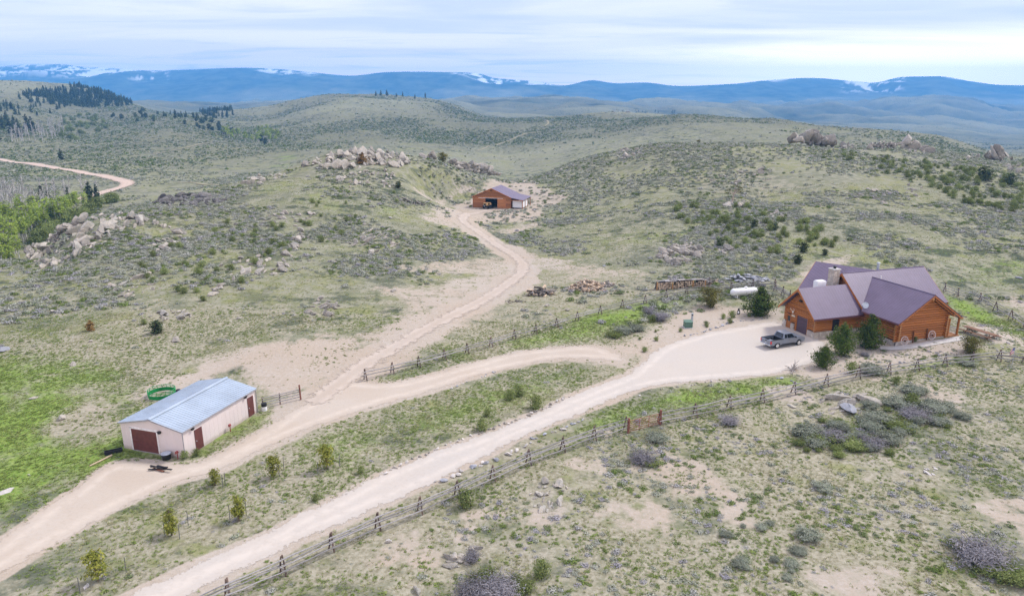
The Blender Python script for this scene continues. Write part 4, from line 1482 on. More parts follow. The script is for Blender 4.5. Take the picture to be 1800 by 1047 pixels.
sp = MB().lathe([(.15, -.1), (.38, -.1), (.40, 0), (.38, .1), (.15, .1)], (-2.03, .05, 1.0), 'X', 16).build('spare_wheel', M_BLACK, J)
MB().lathe([(.05, -.12), (.2, -.12), (.2, .02), (.05, .02)], (-2.03, .05, 1.0), 'X', 12).build('rim', M_GALV, sp)
MB().box((-1.98, 0, .58), (.16, 1.6, .18)).build('bumper', M_BLACK, J)
# ------------------------------------------------------------------ pickup truck
TR = empty('pickup_truck', (36.67, 88.8, 0), math.atan2(.366, .93), 'grey extended cab pickup parked on the gravel before the log house', 'pickup truck')
TR.location.z = float(hz(36.67, 88.8)) + .035
M_CAR, nt, b, o = new_mat('grey_car_paint')
b.inputs['Base Color'].default_value = (0.20, 0.225, 0.27, 1)
b.inputs['Metallic'].default_value = 0.35
b.inputs['Roughness'].default_value = 0.32
b.inputs['Coat Weight'].default_value = 0.6
M_RED = mat('tail_lamp_red', (.55, .02, .02), .25, .05)
M_CHROME = mat('chrome', (.62, .64, .66), .22, .04, 1.0, metal=.8)
M_TYRE = mat('tyre_rubber', (.02, .02, .02), .85, .2, 6.0)
M_LAMP = mat('clear_lamp', (.7, .72, .74), .15, .04)


def arc(cx, r, z0, n=8):
    a0 = math.asin(max(-1, min(1, (z0 - .40) / r)))
    return [(cx - r * math.cos(a0 + (math.pi - 2 * a0) * i / n), .40 + r * math.sin(a0 + (math.pi - 2 * a0) * i / n)) for i in range(n + 1)]


XR, XF = -1.78, 1.88
prof_ = [(-2.86, .48)] + arc(XR, .47, .46) + arc(XF, .47, .46) + [(2.72, .46), (2.86, .62), (2.88, .95), (2.74, 1.08), (1.62, 1.20), (-.78, 1.20), (-.78, .72), (-2.86, .72)]
MB().prism([(x, -.97, z) for x, z in prof_], (0, 1.94, 0)).build('body', M_CAR, TR)
for s in (-1, 1):
    pr = [(-2.88, .60)] + [(x, z) for x, z in arc(XR, .47, .6)] + [(-.80, .60), (-.80, 1.17), (-2.88, 1.17)]
    MB().prism([(x, s * .93 - .055, z) for x, z in pr], (0, .11, 0)).build('bed_side', M_CAR, TR, bevel=.015)
    MB().box((-1.84, s * .93, 1.185), (2.06, .13, .035)).build('bed_rail', M_BLACK, TR)
MB().bx(-2.80, -.80, -.86, .86, .722, .75).bx(-2.2, -1.35, -.86, -.6, .75, .98).bx(-2.2, -1.35, .6, .86, .75, .98).bx(-.84, -.80, -.86, .86, .75, 1.17).build('bed_liner', M_BLACK, TR)
tg = MB().bx(-2.92, -2.83, -.86, .86, .60, 1.16).build('tailgate', M_CAR, TR, bevel=.02)
MB().bx(-2.945, -2.922, -.16, .16, .98, 1.06).build('handle', M_BLACK, tg)
MB().bx(-2.93, -2.921, -.17, .17, .70, .80).build('badge', M_CHROME, tg)
for s in (-1, 1):
    MB().bx(-2.93, -2.78, s * .93 - .075, s * .93 + .075, .72, 1.10).build('tail_light', M_RED, TR, bevel=.02)
    MB().bx(2.72, 2.90, s * .78 - .15, s * .78 + .15, .80, .98).build('headlight', M_LAMP, TR, bevel=.03)
    MB().box((1.15, s * 1.09, 1.30), (.12, .2, .2)).build('mirror', M_BLACK, TR, bevel=.03)
bp_ = MB().bx(-3.05, -2.86, -.92, .92, .46, .63).build('bumper', M_CHROME, TR, bevel=.03)
MB().bx(-3.062, -3.052, -.15, .15, .49, .60).build('licence_plate', M_WHITE, bp_)
MB().bx(2.80, 2.98, -.95, .95, .45, .64).build('bumper', M_CHROME, TR, bevel=.03)
MB().bx(2.86, 2.91, -.6, .6, .68, .96).build('grille', M_BLACK, TR)
# cab
CB = [(-.80, 1.20), (1.64, 1.20), (.86, 1.84), (-.56, 1.86)]
YB, YT = .95, .74


def cabpt(f, side, u, v):
    """point on a cab face: side = -1/1 flank, 'r' rear window, 'w' windscreen"""
    if side in (-1, 1):
        b0, b1, t0, t1 = Vector((CB[0][0], side * YB, CB[0][1])), Vector((CB[1][0], side * YB, CB[1][1])), Vector((CB[3][0], side * YT, CB[3][1])), Vector((CB[2][0], side * YT, CB[2][1]))
    elif side == 'r':
        b0, b1, t0, t1 = Vector((CB[0][0], -YB, CB[0][1])), Vector((CB[0][0], YB, CB[0][1])), Vector((CB[3][0], -YT, CB[3][1])), Vector((CB[3][0], YT, CB[3][1]))
    else:
        b0, b1, t0, t1 = Vector((CB[1][0], -YB, CB[1][1])), Vector((CB[1][0], YB, CB[1][1])), Vector((CB[2][0], -YT, CB[2][1])), Vector((CB[2][0], YT, CB[2][1]))
    return b0.lerp(b1, u).lerp(t0.lerp(t1, u), v), (b1 - b0).cross(t0 - b0).normalized()


cabm = MB()
cabm.add([(CB[0][0], -YB, 1.2), (CB[1][0], -YB, 1.2), (CB[1][0], YB, 1.2), (CB[0][0], YB, 1.2), (CB[3][0], -YT, 1.86), (CB[2][0], -YT, 1.84), (CB[2][0], YT, 1.84), (CB[3][0], YT, 1.86)],
         [(0, 1, 2, 3), (4, 5, 6, 7), (0, 1, 5, 4), (2, 3, 7, 6), (1, 2, 6, 5), (0, 3, 7, 4)])
cab = cabm.build('cab', M_CAR, TR, bevel=.035)


def cab_window(name, side, u0, u1, v0, v1, skew=(0, 0)):
    pts = []
    for (u, v) in ((u0, v0), (u1, v0), (u1 + skew[1], v1), (u0 + skew[0], v1)):
        p, n = cabpt(0, side, u, v)
        out_ = n if ((side in (-1, 1) and n.y * side > 0) or (side == 'r' and n.x < 0) or (side == 'w' and n.x > 0)) else -n
        pts.append((p, out_))
    MB().prism([p + o_ * .008 for p, o_ in pts], pts[0][1] * -.004).build(name, M_GLASS, cab)


for s in (-1, 1):
    cab_window('side_window', s, .07, .25, .14, .86)
    cab_window('side_window', s, .30, .80, .10, .86, (0, .02))
    d_ = MB().bx(.0, 1.06, s * .972 - .004, s * .972 + .004, .52, 1.16).build('door', M_CAR, TR)
    MB().bx(.06, .22, s * .985 - .012, s * .985 + .012, 1.02, 1.07).build('handle', M_BLACK, d_)
    MB().box((.05, s * .975, .50), (2.1, .03, .07)).build('rocker_trim', M_BLACK, TR)
cab_window('rear_window', 'r', .09, .91, .10, .90)
cab_window('windscreen', 'w', .07, .93, .06, .94)
for s in (-1, 1):
    for xx in (XR, XF):
        ty = MB().lathe([(.24, -.12), (.37, -.13), (.395, -.09), (.395, .09), (.37, .13), (.24, .12)], (xx, s * .86, .395), 'Y', 22).build('wheel', M_TYRE, TR)
        rm = MB().lathe([(.06, -.135), (.245, -.14), (.25, -.02), (.25, .02), (.245, .14), (.06, .135)], (xx, s * .875, .395), 'Y', 18).build('rim', M_CHROME, ty)

# ------------------------------------------------------------------ buck-and-rail fences
M_RAIL = mat('weathered_rail', (0.28, 0.268, 0.262), 0.85, 0.28, 5.0, stretch=(.3, 4, 4), obj_rand=.22, spec=.1)
M_BUCK = mat('weathered_post', (0.17, 0.125, 0.10), 0.9, 0.35, 5.0, obj_rand=.3, spec=.1)
M_POLE2 = mat('grey_brace', (0.30, 0.275, 0.25), 0.85, 0.25, 5.0, obj_rand=.2, spec=.1)


def rough_pole(mb, a, b_, r0, r1, n=6, seg=3, wob_=.03):
    a, b_ = Vector(a), Vector(b_)
    pts = [a.lerp(b_, k / seg) + (Vector((random.uniform(-1, 1), random.uniform(-1, 1), random.uniform(-1, 1))) * wob_ if 0 < k < seg else Vector()) for k in range(seg + 1)]
    for k in range(seg):
        mb.tube(pts[k], pts[k + 1], r0 + (r1 - r0) * k / seg, r0 + (r1 - r0) * (k + 1) / seg, n)
    return mb


def buck_fence(pix, label, side=1, H=1.32, rails=(1.20, .82, .42), back=(.62,), ymin=14.0, group=None, slack=.0, rr=.055):
    """crossed bucks set along the line, rails laid in the crotches and nailed on the front legs"""
    P_ = [gp(u, v, ymin) for u, v in pix]
    t = empty('fence', P_[0], 0, label, 'fence', group)
    O_ = P_[0]
    fr = []
    n = len(P_)
    for i, p in enumerate(P_):
        d = (P_[min(i + 1, n - 1)] - P_[max(i - 1, 0)])
        d.z = 0
        d.normalize()
        nn = Vector((d.y, -d.x, 0)) * side
        if nn.y > 0 and side == 1:
            nn = -nn
        fr.append((p, d, nn))
        w = .33
        ft, bk = p + nn * w, p - nn * w
        ft.z, bk.z = float(hz(ft.x, ft.y)) - .06, float(hz(bk.x, bk.y)) - .06
        top = p + Vector((0, 0, H))
        mb = MB()
        f2 = ft + (top - ft) * 1.14 - O_
        b2 = bk + (top - bk) * 1.14 - O_
        j = Vector((random.uniform(-.05, .05), random.uniform(-.05, .05), 0))
        rough_pole(mb, ft - O_ + d * .06 + j, f2 + d * .06, .07, .06)
        link = mb.build('buck_leg', M_BUCK, t)
        mb = MB()
        rough_pole(mb, bk - O_ - d * .06 + j, b2 - d * .06, .07, .06)
        mb.build('buck_leg', M_BUCK, t)
        mb = MB()
        rough_pole(mb, ft.lerp(top, .38) - O_ + nn * .05 - d * .02, bk.lerp(top, .38) - O_ - nn * .05 - d * .02, .05, .045, seg=1)
        mb.build('brace', M_POLE2, t)
    for i in range(n - 1):
        (p0, d0, n0), (p1, d1, n1) = fr[i], fr[i + 1]
        ov = (p1 - p0).normalized() * .28
        for h in rails:
            f = (H - h) / H * .33
            a = p0 + n0 * (f + .12) + Vector((0, 0, h + random.uniform(-.06, .06))) - ov - O_
            b_ = p1 + n1 * (f + .12) + Vector((0, 0, h + random.uniform(-.06, .06))) + ov - O_
            mb = MB()
            rough_pole(mb, a, b_, rr * random.uniform(.85, 1.2), rr * random.uniform(.7, 1.0), 6, 4, .035)
            mb.build('rail', M_RAIL, t)
        for h in back:
            f = (H - h) / H * .33
            mb = MB()
            a = p0 - n0 * (f + .1) + Vector((0, 0, h + random.uniform(-.06, .06))) - ov - O_
            b_ = p1 - n1 * (f + .1) + Vector((0, 0, h + random.uniform(-.06, .06))) + ov - O_
            rough_pole(mb, a, b_, rr, rr * .8, 6, 4, .035)
            mb.build('rail', M_RAIL, t)
    return t


buck_fence([(310, 1092), (402, 1050), (498, 1009), (584, 967), (665, 931), (739, 902), (804, 873), (866, 845), (929, 816), (989, 793), (1044, 773), (1100, 756)],
           'long grey buck and rail fence along the near side of the driveway', rails=(1.22, .86, .46), back=(.66,))
buck_fence([(1160, 744), (1221, 732), (1282, 718), (1339, 706), (1395, 692), (1452, 678), (1508, 664), (1562, 657), (1611, 650), (1660, 642), (1708, 638), (1756, 634), (1800, 638), (1850, 640)],
           'grey buck and rail fence running from the rusty gate up past the log house', rails=(1.22, .84, .46), back=(.6,))
mid_px = [(642, 668), (690, 656), (736, 645), (781, 632), (821, 621), (863, 609), (904, 596), (942, 586), (978, 575), (1014.5, 563), (1055, 552), (1094, 541), (1134, 533), (1171, 523), (1207, 516), (1246, 512), (1285, 510), (1323, 505), (1362, 504)]
buck_fence(mid_px, 'weathered post and rail fence between the two dirt tracks, up to the white tank', H=1.25, rails=(1.05, .7), back=(.45,), rr=.06)
buck_fence([(1660, 512), (1683, 521), (1722, 530), (1749, 546), (1776, 561), (1802, 577), (1840, 598)], 'grey buck and rail fence behind the right end of the log house', rails=(1.15, .75, .4), back=(.6,))
buck_fence([(1362, 511), (1376, 519), (1388, 526)], 'short stacked rail fence at the corner behind the garage wing', rails=(1.2, .9, .6, .3), back=(.75, .45), H=1.4)
# shed corral: plain posts and rails
a, b_ = gp(462, 718), gp(528, 702)
t = empty('fence', a, 0, 'short grey rail fence from the shed corner to a tall rusty post', 'fence')
for k, h in enumerate((.35, .65, .95, 1.2)):
    mb = MB()
    rough_pole(mb, Vector((0, 0, h)), b_ - a + Vector((0, 0, h)), .055, .05, 6, 4, .02)
    mb.build('rail', M_RAIL, t)
M_RUSTP = mat('rust_brown_post', (.20, .085, .06), .85, .3, 4.0)
MB().tube(b_ - a + Vector((.05, 0, -.1)), b_ - a + Vector((.0, 0, 1.75)), .10, .09, 8).build('post', M_RUSTP, t)
for k in (.0, .45):
    MB().tube((b_ - a) * k + Vector((0, .1, -.1)), (b_ - a) * k + Vector((0, .1, 1.3)), .08, .07, 8).build('post', M_BUCK, t)
# rusty metal gate in the near fence
a, b_ = gp(1106, 760), gp(1157, 747)
gt = empty('gate', a, 0, 'rusty red tube gate set in the near fence', 'gate')
M_RUST = mat('rusty_tube', (.34, .135, .095), .7, .25, 5.0)
L_ = b_ - a
for h in (.16, .38, .60, .82, 1.04, 1.26):
    MB().tube((0, 0, h), L_ + Vector((0, 0, h)), .03, n=6).build('bar', M_RUST, gt)
for k in (0, .33, .66, 1):
    MB().tube(L_ * k + Vector((0, -.02, .12)), L_ * k + Vector((0, -.02, 1.3)), .032, n=6).build('upright', M_RUST, gt)
for q, lb in ((gp(1160, 746), 'thick dark gate post at the right end of the rusty gate'), (gp(1104, 761), 'dark gate post at the left end of the rusty gate')):
    o = MB().tube(q + Vector((0, 0, -.15)), q + Vector((.04, 0, 1.62)), .13, .11, 8).build('gate_post', M_RUSTP)
    tag(o, lb, 'gate post')

# far line of fence posts on the right hill
prev = None
tf = empty('fence', gp(1400, 284, 200), 0, 'far wire fence with pale posts crossing the right hill', 'fence')
fp = []
for k in range(9):
    p = gp(1385 + k * 22, 283 + k * 1.4 + (k % 2), 180)
    fp.append(p)
    MB().tube(p - tf.location + Vector((0, 0, -.1)), p - tf.location + Vector((0, 0, 1.5)), .09, .08, 5).build('post', M_POLE2, tf)
for k in range(8):
    for h in (.7, 1.3):
        MB().tube(fp[k] - tf.location + Vector((0, 0, h)), fp[k + 1] - tf.location + Vector((0, 0, h)), .02, n=4, caps=False).build('wire', M_GALV, tf)

# ------------------------------------------------------------------ gas tank, transformer, small yard things
p = gp(1307, 521.5)
tk = empty('gas_tank', p, HANG - .04, 'long white gas tank on feet behind the fence corner', 'gas tank')
MB().lathe([(.05, -2.5), (.36, -2.42), (.56, -2.24), (.65, -1.95), (.65, 1.95), (.56, 2.24), (.36, 2.42), (.05, 2.5)], (0, 0, .92), 'X', 22).build('tank', M_WHITE, tk, smooth=True)
MB().lathe([(.26, 1.52), (.26, 1.72), (.1, 1.80)], (.3, 0, 0), 'Z', 14).build('valve_dome', M_WHITE, tk)
for xx in (-1.5, 1.5):
    MB().bx(xx - .1, xx + .1, -.5, .5, 0, .42).build('foot', M_WHITE, tk)
MB().bx(-1.9, 1.9, -.45, .45, -.12, 0.02).build('pad', M_CONC, tk)
p = gp(1209, 575)
tx = empty('transformer_box', p, .1, 'green utility box on the sandy bank by the driveway', 'utility box')
M_UG = mat('utility_green', (.085, .16, .115), .5, .1, 2.0)
MB().prism([(-.55, -.5, .08), (.55, -.5, .08), (.55, -.5, .85), (-.55, -.5, .85)], (0, 1.0, 0)).build('cabinet', M_UG, tx, bevel=.03)
MB().prism([(-.58, -.54, .86), (.58, -.54, .86), (.58, .54, .98), (-.58, .54, .98)], (0, 0, .06)).build('lid', M_UG, tx)
MB().bx(-.7, .7, -.65, .65, -.1, .07).build('pad', M_CONC, tx)
p = gp(1216, 567)
t = empty('meter_pedestal', p, .1, 'slim grey meter pedestal beside the green utility box', 'meter')
MB().bx(-.14, .14, -.1, .1, 0, 1.5).build('pedestal', M_GALV, t, bevel=.02)
MB().lathe([(.1, -.18), (.1, -.1)], (0, 0, 1.25), 'Y', 10).build('dial', M_GLASS, t)
p = gp(1298, 552)
t = empty('garden_statue', p, .0, 'small black and white garden figure by the dark juniper', 'statue')
MB().lathe([(.16, 0), (.24, .15), (.25, .4), (.18, .62), (.1, .68)], n=10).build('body', M_BLACK, t, smooth=True)
MB().lathe([(.05, .66), (.15, .74), (.16, .84), (.08, .95)], n=10).build('head', M_BLACK, t, smooth=True)
MB().lathe([(.05, .12), (.14, .2), (.14, .45), (.05, .55)], (-.06, -.14, 0), n=8).build('belly', M_WHITE, t, smooth=True)
# wagon wheels against the gable wall
M_WHEELW = mat('bleached_wheel_wood', (.60, .50, .46), .8, .15, 5.0)
for (px, lb) in ((8.9, 'left pale wagon wheel leaning on the gable wall of the log house'), (13.55, 'right pale wagon wheel leaning on the gable wall, nearer the porch')):
    q = hw(px, -6.75)
    w = empty('wagon_wheel', (q.x, q.y, float(hz(q.x, q.y))), HANG, lb, 'wagon wheel')
    r = MB().torus((0, 0, .62), .60, .055, 'Y', 24, 6).build('rim', M_WHEELW, w)
    MB().lathe([(.12, -.14), (.13, 0), (.12, .14)], (0, 0, .62), 'Y', 12).build('hub', M_CORE, w)
    for k in range(10):
        a = 2 * math.pi * k / 10
        MB().tube((0, 0, .62), (.58 * math.cos(a), 0, .62 + .58 * math.sin(a)), .028, .024, 5).build('spoke', M_WHEELW, w)
    w.rotation_euler = (math.radians(-9), 0, HANG)
for px, lb in ((10.4, 'dark iron tool post against the gable wall beside the left wagon wheel'), (12.75, 'dark iron tool post against the gable wall beside the right wagon wheel')):
    q = hw(px, -6.6)
    o = MB().box((0, 0, .8), (.14, .1, 1.6)).build('wall_post', M_CORE)
    o.location, o.rotation_euler = (q.x, q.y, float(hz(q.x, q.y))), (math.radians(-4), 0, HANG)
    tag(o, lb, 'post')
# porch things
q = hw(17.3, -4.6)
t = empty('porch_bench', (q.x, q.y, .88), HANG, 'dark bench with slatted back on the porch of the log house', 'bench')
MB().bx(-.3, .3, -1.0, 1.0, .40, .46).build('seat', M_BLACK, t)
for k in range(7):
    MB().bx(-.33, -.29, -.95 + k * .29, -.80 + k * .29, .5, 1.1).build('slat', M_BLACK, t)
for xx in (-.27, .27):
    for yy in (-.92, .92):
        MB().bx(xx - .04, xx + .04, yy - .04, yy + .04, 0, .4).build('leg', M_BLACK, t)
# long log picnic table
a, b_ = gp(1700, 583), gp(1744, 597)
cen = (a + b_) / 2
dv = b_ - a
pt = empty('picnic_table', (cen.x, cen.y, float(hz(cen.x, cen.y))), math.atan2(dv.y, dv.x), 'long brown log picnic table with benches right of the porch', 'picnic table')
M_PIC = mat('picnic_wood', (.17, .085, .045), .75, .3, 4.0, stretch=(.4, 3, 3), obj_rand=.15)
Lh = 2.3
for k in range(4):
    MB().bx(-Lh, Lh, -.48 + k * .245, -.48 + k * .245 + .225, .70, .76).build('table_board', M_PIC, pt)
for s in (-1, 1):
    MB().bx(-Lh, Lh, s * .95 - .16, s * .95 + .16, .40, .47).build('bench_board', M_PIC, pt)
    for xx in (-1.6, 1.6):
        MB().tube((xx, s * .75, 0), (xx, s * .25, .7), .07, n=6).build('leg', M_PIC, pt)
for xx in (-1.6, 1.6):
    MB().tube((xx, -1.05, .34), (xx, 1.05, .34), .07, n=6).build('crossbar', M_PIC, pt)
# flag on its pole by the far end of the near fence
p = gp(1779, 641)
fl = empty('flag', p, math.radians(-25), 'small striped flag with blue canton hanging on a pole by the fence', 'flag')
MB().tube((0, 0, -.1), (0, 0, 2.35), .03, n=6).build('pole', M_GALV, fl)
m_, nt, b, o = new_mat('flag_cloth')
tc = N(nt, 'ShaderNodeTexCoord')
sp = N(nt, 'ShaderNodeSeparateXYZ')
nt.links.new(tc.outputs['UV'], sp.inputs[0])
st = math_node(nt, 'GREATER_THAN', math_node(nt, 'MODULO', math_node(nt, 'MULTIPLY', sp.outputs[1], 6.5), 1.0), 0.5)
c = mixcol(nt, st, (.45, .04, .06), (.75, .74, .74))
can = math_node(nt, 'MULTIPLY', math_node(nt, 'LESS_THAN', sp.outputs[0], .4), math_node(nt, 'GREATER_THAN', sp.outputs[1], .46))
vor = N(nt, 'ShaderNodeTexVoronoi')
setin(vor, Scale=14.0, Randomness=0.2)
nt.links.new(tc.outputs['UV'], vor.inputs[0])
star = math_node(nt, 'LESS_THAN', vor.outputs['Distance'], .22)
c = mixcol(nt, can, c, mixcol(nt, star, (.03, .05, .20), (.75, .75, .76)))
nt.links.new(c, b.inputs['Base Color'])
b.inputs['Roughness'].default_value = .8
nx_, ny_ = 14, 9
vs, fs, uv = [], [], []
for j in range(ny_):
    for i in range(nx_):
        u, v = i / (nx_ - 1), j / (ny_ - 1)
        droop = u * 1.15
        x = -(.05 + .62 * math.sin(droop) * .75)
        vs.append((x, .10 * math.sin(u * 9 + v * 2) * u, 2.28 - (1 - v) * .82 * (1 - .25 * u) - .75 * u * u))
        uv.append((u, v))
for j in range(ny_ - 1):
    for i in range(nx_ - 1):
        fs.append((j * nx_ + i, j * nx_ + i + 1, (j + 1) * nx_ + i + 1, (j + 1) * nx_ + i))
me = bpy.data.meshes.new('cloth')
me.from_pydata(vs, [], fs)
ul = me.uv_layers.new(name='UVMap')
for lp in me.loops:
    ul.data[lp.index].uv = uv[lp.vertex_index]
me.materials.append(m_)
me.polygons.foreach_set('use_smooth', [True] * len(me.polygons))
link_mesh('cloth', me, fl)


# ------------------------------------------------------------------ wood and stone piles
M_SPLIT = mat('split_wood', (.56, .40, .24), .85, 0, 2.5, col2=(.45, .38, .31), stretch=(.4, 2, 2), obj_rand=.35)
M_GREYW = mat('grey_bark', (.26, .235, .21), .9, .35, 3.0, obj_rand=.3)
M_DARKW = mat('dark_bark', (.10, .085, .07), .9, .35, 3.0, obj_rand=.3)
wedge = {}
for nm, mm in (('split', M_SPLIT), ('grey', M_GREYW), ('dark', M_DARKW)):
    wedge[nm] = MB().prism([(0, -.5, 0), (0, .5, .05), (0, .35, .6), (0, -.3, .72)], (1, 0, 0)).mesh('log', mm)


def heap(name, u, v, n, ext, h, kinds, label, cat, lens=(.35, .6), rad=(.18, .3), align=None, rz=0.0):
    p = gp(u, v)
    t = empty(name, p, rz, label, cat)
    for k in range(n):
        r = math.sqrt(random.random())
        a = random.uniform(0, 2 * math.pi)
        x, y = ext[0] * r * math.cos(a), ext[1] * r * math.sin(a)
        zz = h * (1 - r * r) * random.uniform(.3, 1.0)
        o = link_mesh('log', wedge[random.choice(kinds)], t)
        gz = float(hz(p.x + x, p.y + y)) - p.z
        o.location = (x, y, gz + zz - .08)
        o.rotation_euler = (random.uniform(-.6, .6), random.uniform(-.5, .5), random.uniform(0, 6.28) if align is None else align + random.uniform(-.25, .25))
        o.scale = (random.uniform(*lens), random.uniform(*rad), random.uniform(*rad))
    return t


heap('firewood_pile', 1030, 509, 290, (3.3, 1.5), 1.9, ['split', 'split', 'split', 'grey'], 'tall orange and grey heap of split firewood beyond the fence', 'firewood pile', (.4, .9), (.2, .42))
heap('brush_pile', 1066, 502, 50, (1.3, 1.0), .8, ['grey', 'grey', 'split'], 'small grey brown wood heap right beside the split firewood', 'wood pile', (.4, 1.0), (.2, .35))
heap('stump_pile', 948, 517, 80, (2.1, 1.3), 1.2, ['dark', 'dark', 'grey', 'split'], 'dark heap of stumps and roots left of the split firewood', 'stump pile', (.5, 1.4), (.2, .5))
heap('brush_pile', 905, 530, 40, (1.6, .7), .25, ['dark', 'grey'], 'low dark scatter of branches beside the stump heap', 'brush pile', (.5, 1.4), (.06, .14))
heap('brush_pile', 725, 357, 40, (3.0, 1.2), .7, ['dark', 'grey'], 'dark brush heap on the bare slope left of the barn', 'brush pile', (1.0, 2.4), (.12, .3))
# stacked rounds under slabs
p = gp(1195, 505)
t = empty('log_stack', p, .12, 'long stack of cut rounds covered with grey slabs near the fence', 'log stack')
rnd = MB().tube((0, -.5, 0), (0, .5, 0), .5, n=9).mesh('log', M_SPLIT)
rnd.materials.append(M_DARKW)
for poly in rnd.polygons:
    if len(poly.vertices) == 4:
        poly.material_index = 1
for i in range(26):
    for j in range(4):
        x = -4.2 + i * .335 + random.uniform(-.04, .04)
        if (i in (8, 9) and j > 1) or (19 < i < 22 and j > 2):
            continue
        o = link_mesh('log', rnd, t)
        gz = float(hz(p.x + x, p.y)) - p.z
        o.location = (x, random.uniform(-.12, .06), gz + .17 + j * .30)
        o.scale = (random.uniform(.28, .36), random.uniform(.8, 1.1), random.uniform(.28, .36))
        o.rotation_euler = (0, random.uniform(0, 3), random.uniform(-.1, .1))
for k in range(17):
    x = -3.9 + k * .5
    gz = float(hz(p.x + x, p.y)) - p.z
    MB().box((x, random.uniform(-.3, .3), gz + 1.36 + random.uniform(-.06, .1)), (random.uniform(.8, 1.7), random.uniform(.5, 1.0), .06), random.uniform(-.3, .3), random.uniform(-.12, .12), random.uniform(-.1, .1)).build('slab', (M_GREYW, M_RAIL)[k % 2], t)
for xx in (-4.35, -1.55, 2.1, 4.4):
    gz = float(hz(p.x + xx, p.y)) - p.z
    MB().tube((xx, -.62, gz - .1), (xx, -.62, gz + 1.35), .1, .09, 7).build('post', mat('orange_post', (.48, .26, .10), .8, .25, 4.0), t)
heap('brush_pile', 1243, 497, 45, (1.7, 1.0), .7, ['split', 'grey', 'dark'], 'loose wood heap at the right end of the covered log stack', 'wood pile', (.5, 1.2), (.15, .3))
# ------------------------------------------------------------------ rocks
def rock_mat(name, ca, cb, lichen):
    m, nt, b, o = new_mat(name)
    b.inputs['Roughness'].default_value = .92
    b.inputs['Specular IOR Level'].default_value = .1
    tc = N(nt, 'ShaderNodeTexCoord')
    geo = N(nt, 'ShaderNodeNewGeometry')
    P = geo.outputs['Position']
    n1 = noise(nt, P, .9, 6, .65)
    n2 = noise(nt, P, 3.5, 6, .7)
    c = mixcol(nt, maprange(nt, n1, .38, .62), ca, cb)
    c = mixcol(nt, math_node(nt, 'MULTIPLY', maprange(nt, n2, .5, .68), .65), c, lichen)
    oi = N(nt, 'ShaderNodeObjectInfo')
    h = N(nt, 'ShaderNodeHueSaturation')
    nt.links.new(maprange(nt, oi.outputs['Random'], 0, 1, .78, 1.2), h.inputs['Value'])
    nt.links.new(c, h.inputs['Color'])
    nt.links.new(h.outputs[0], b.inputs['Base Color'])
    bp = N(nt, 'ShaderNodeBump')
    bp.inputs['Distance'].default_value = .12
    nt.links.new(n2, bp.inputs['Height'])
    nt.links.new(bp.outputs[0], b.inputs['Normal'])
    return m


M_ROCK = rock_mat('pinkish_granite', (.405, .362, .305), (.315, .298, .26), (.175, .174, .155))
M_ROCKD = rock_mat('dark_lichened_rock', (.17, .16, .15), (.11, .105, .105), (.26, .25, .22))
M_ROCKG = rock_mat('grey_slab_stone', (.36, .37, .40), (.29, .30, .33), (.40, .40, .40))
M_ROCKW = rock_mat('white_quartz', (.62, .59, .55), (.54, .50, .46), (.40, .38, .34))


def rock_mesh(name, mat_, seed, sub=2, flat=1.0):
    rn = random.Random(seed)
    bm = bmesh.new()
    bmesh.ops.create_icosphere(bm, subdivisions=sub, radius=1.0)
    planes = []
    for _ in range(9):
        v = Vector((rn.uniform(-1, 1), rn.uniform(-1, 1), rn.uniform(-.7, 1))).normalized()
        planes.append((v, rn.uniform(.34, .78)))
    from mathutils import noise as mn
    off = Vector((seed * 3.1, seed * 1.7, 0))
    for v in bm.verts:
        p = v.co.copy()
        for n_, d_ in planes:
            k = p.dot(n_) - d_
            if k > 0:
                p -= n_ * k
        p *= 1 + .10 * mn.noise(p * 1.6 + off)
        v.co = Vector((p.x, p.y * .82, p.z * .72 * flat))
    me = bpy.data.meshes.new(name)
    bm.to_mesh(me)
    bm.free()
    me.materials.append(mat_)
    return me


ROCKS = {k: [rock_mesh('boulder', m_, 10 * i + j, 2 if k != 'w' else 1) for j in range(7)] for i, (k, m_) in enumerate((('p', M_ROCK), ('d', M_ROCKD), ('g', M_ROCKG), ('w', M_ROCKW)))}


TAKEN = []


def put_rock(name, kind, p, size, parent=None, sink=.3, flat=1.0, tilt=.35, rz=None):
    o = link_mesh(name, random.choice(ROCKS[kind]), parent)
    if name == 'stone' or name == 'slab':
        pass
    sx = size * random.uniform(.8, 1.35) / 2
    sy = size * random.uniform(.7, 1.1) / 2
    sz = size * random.uniform(.65, 1.1) / 2 * flat
    o.location = (p[0], p[1], p[2] + sz * (.72 - sink))
    o.scale = (sx, sy, sz)
    o.rotation_euler = (random.uniform(-tilt, tilt), random.uniform(-tilt, tilt), random.uniform(0, 6.28) if rz is None else rz)
    q = parent.location if parent is not None else Vector()
    TAKEN.append((p[0] + q[0], p[1] + q[1], size * .32))
    return o


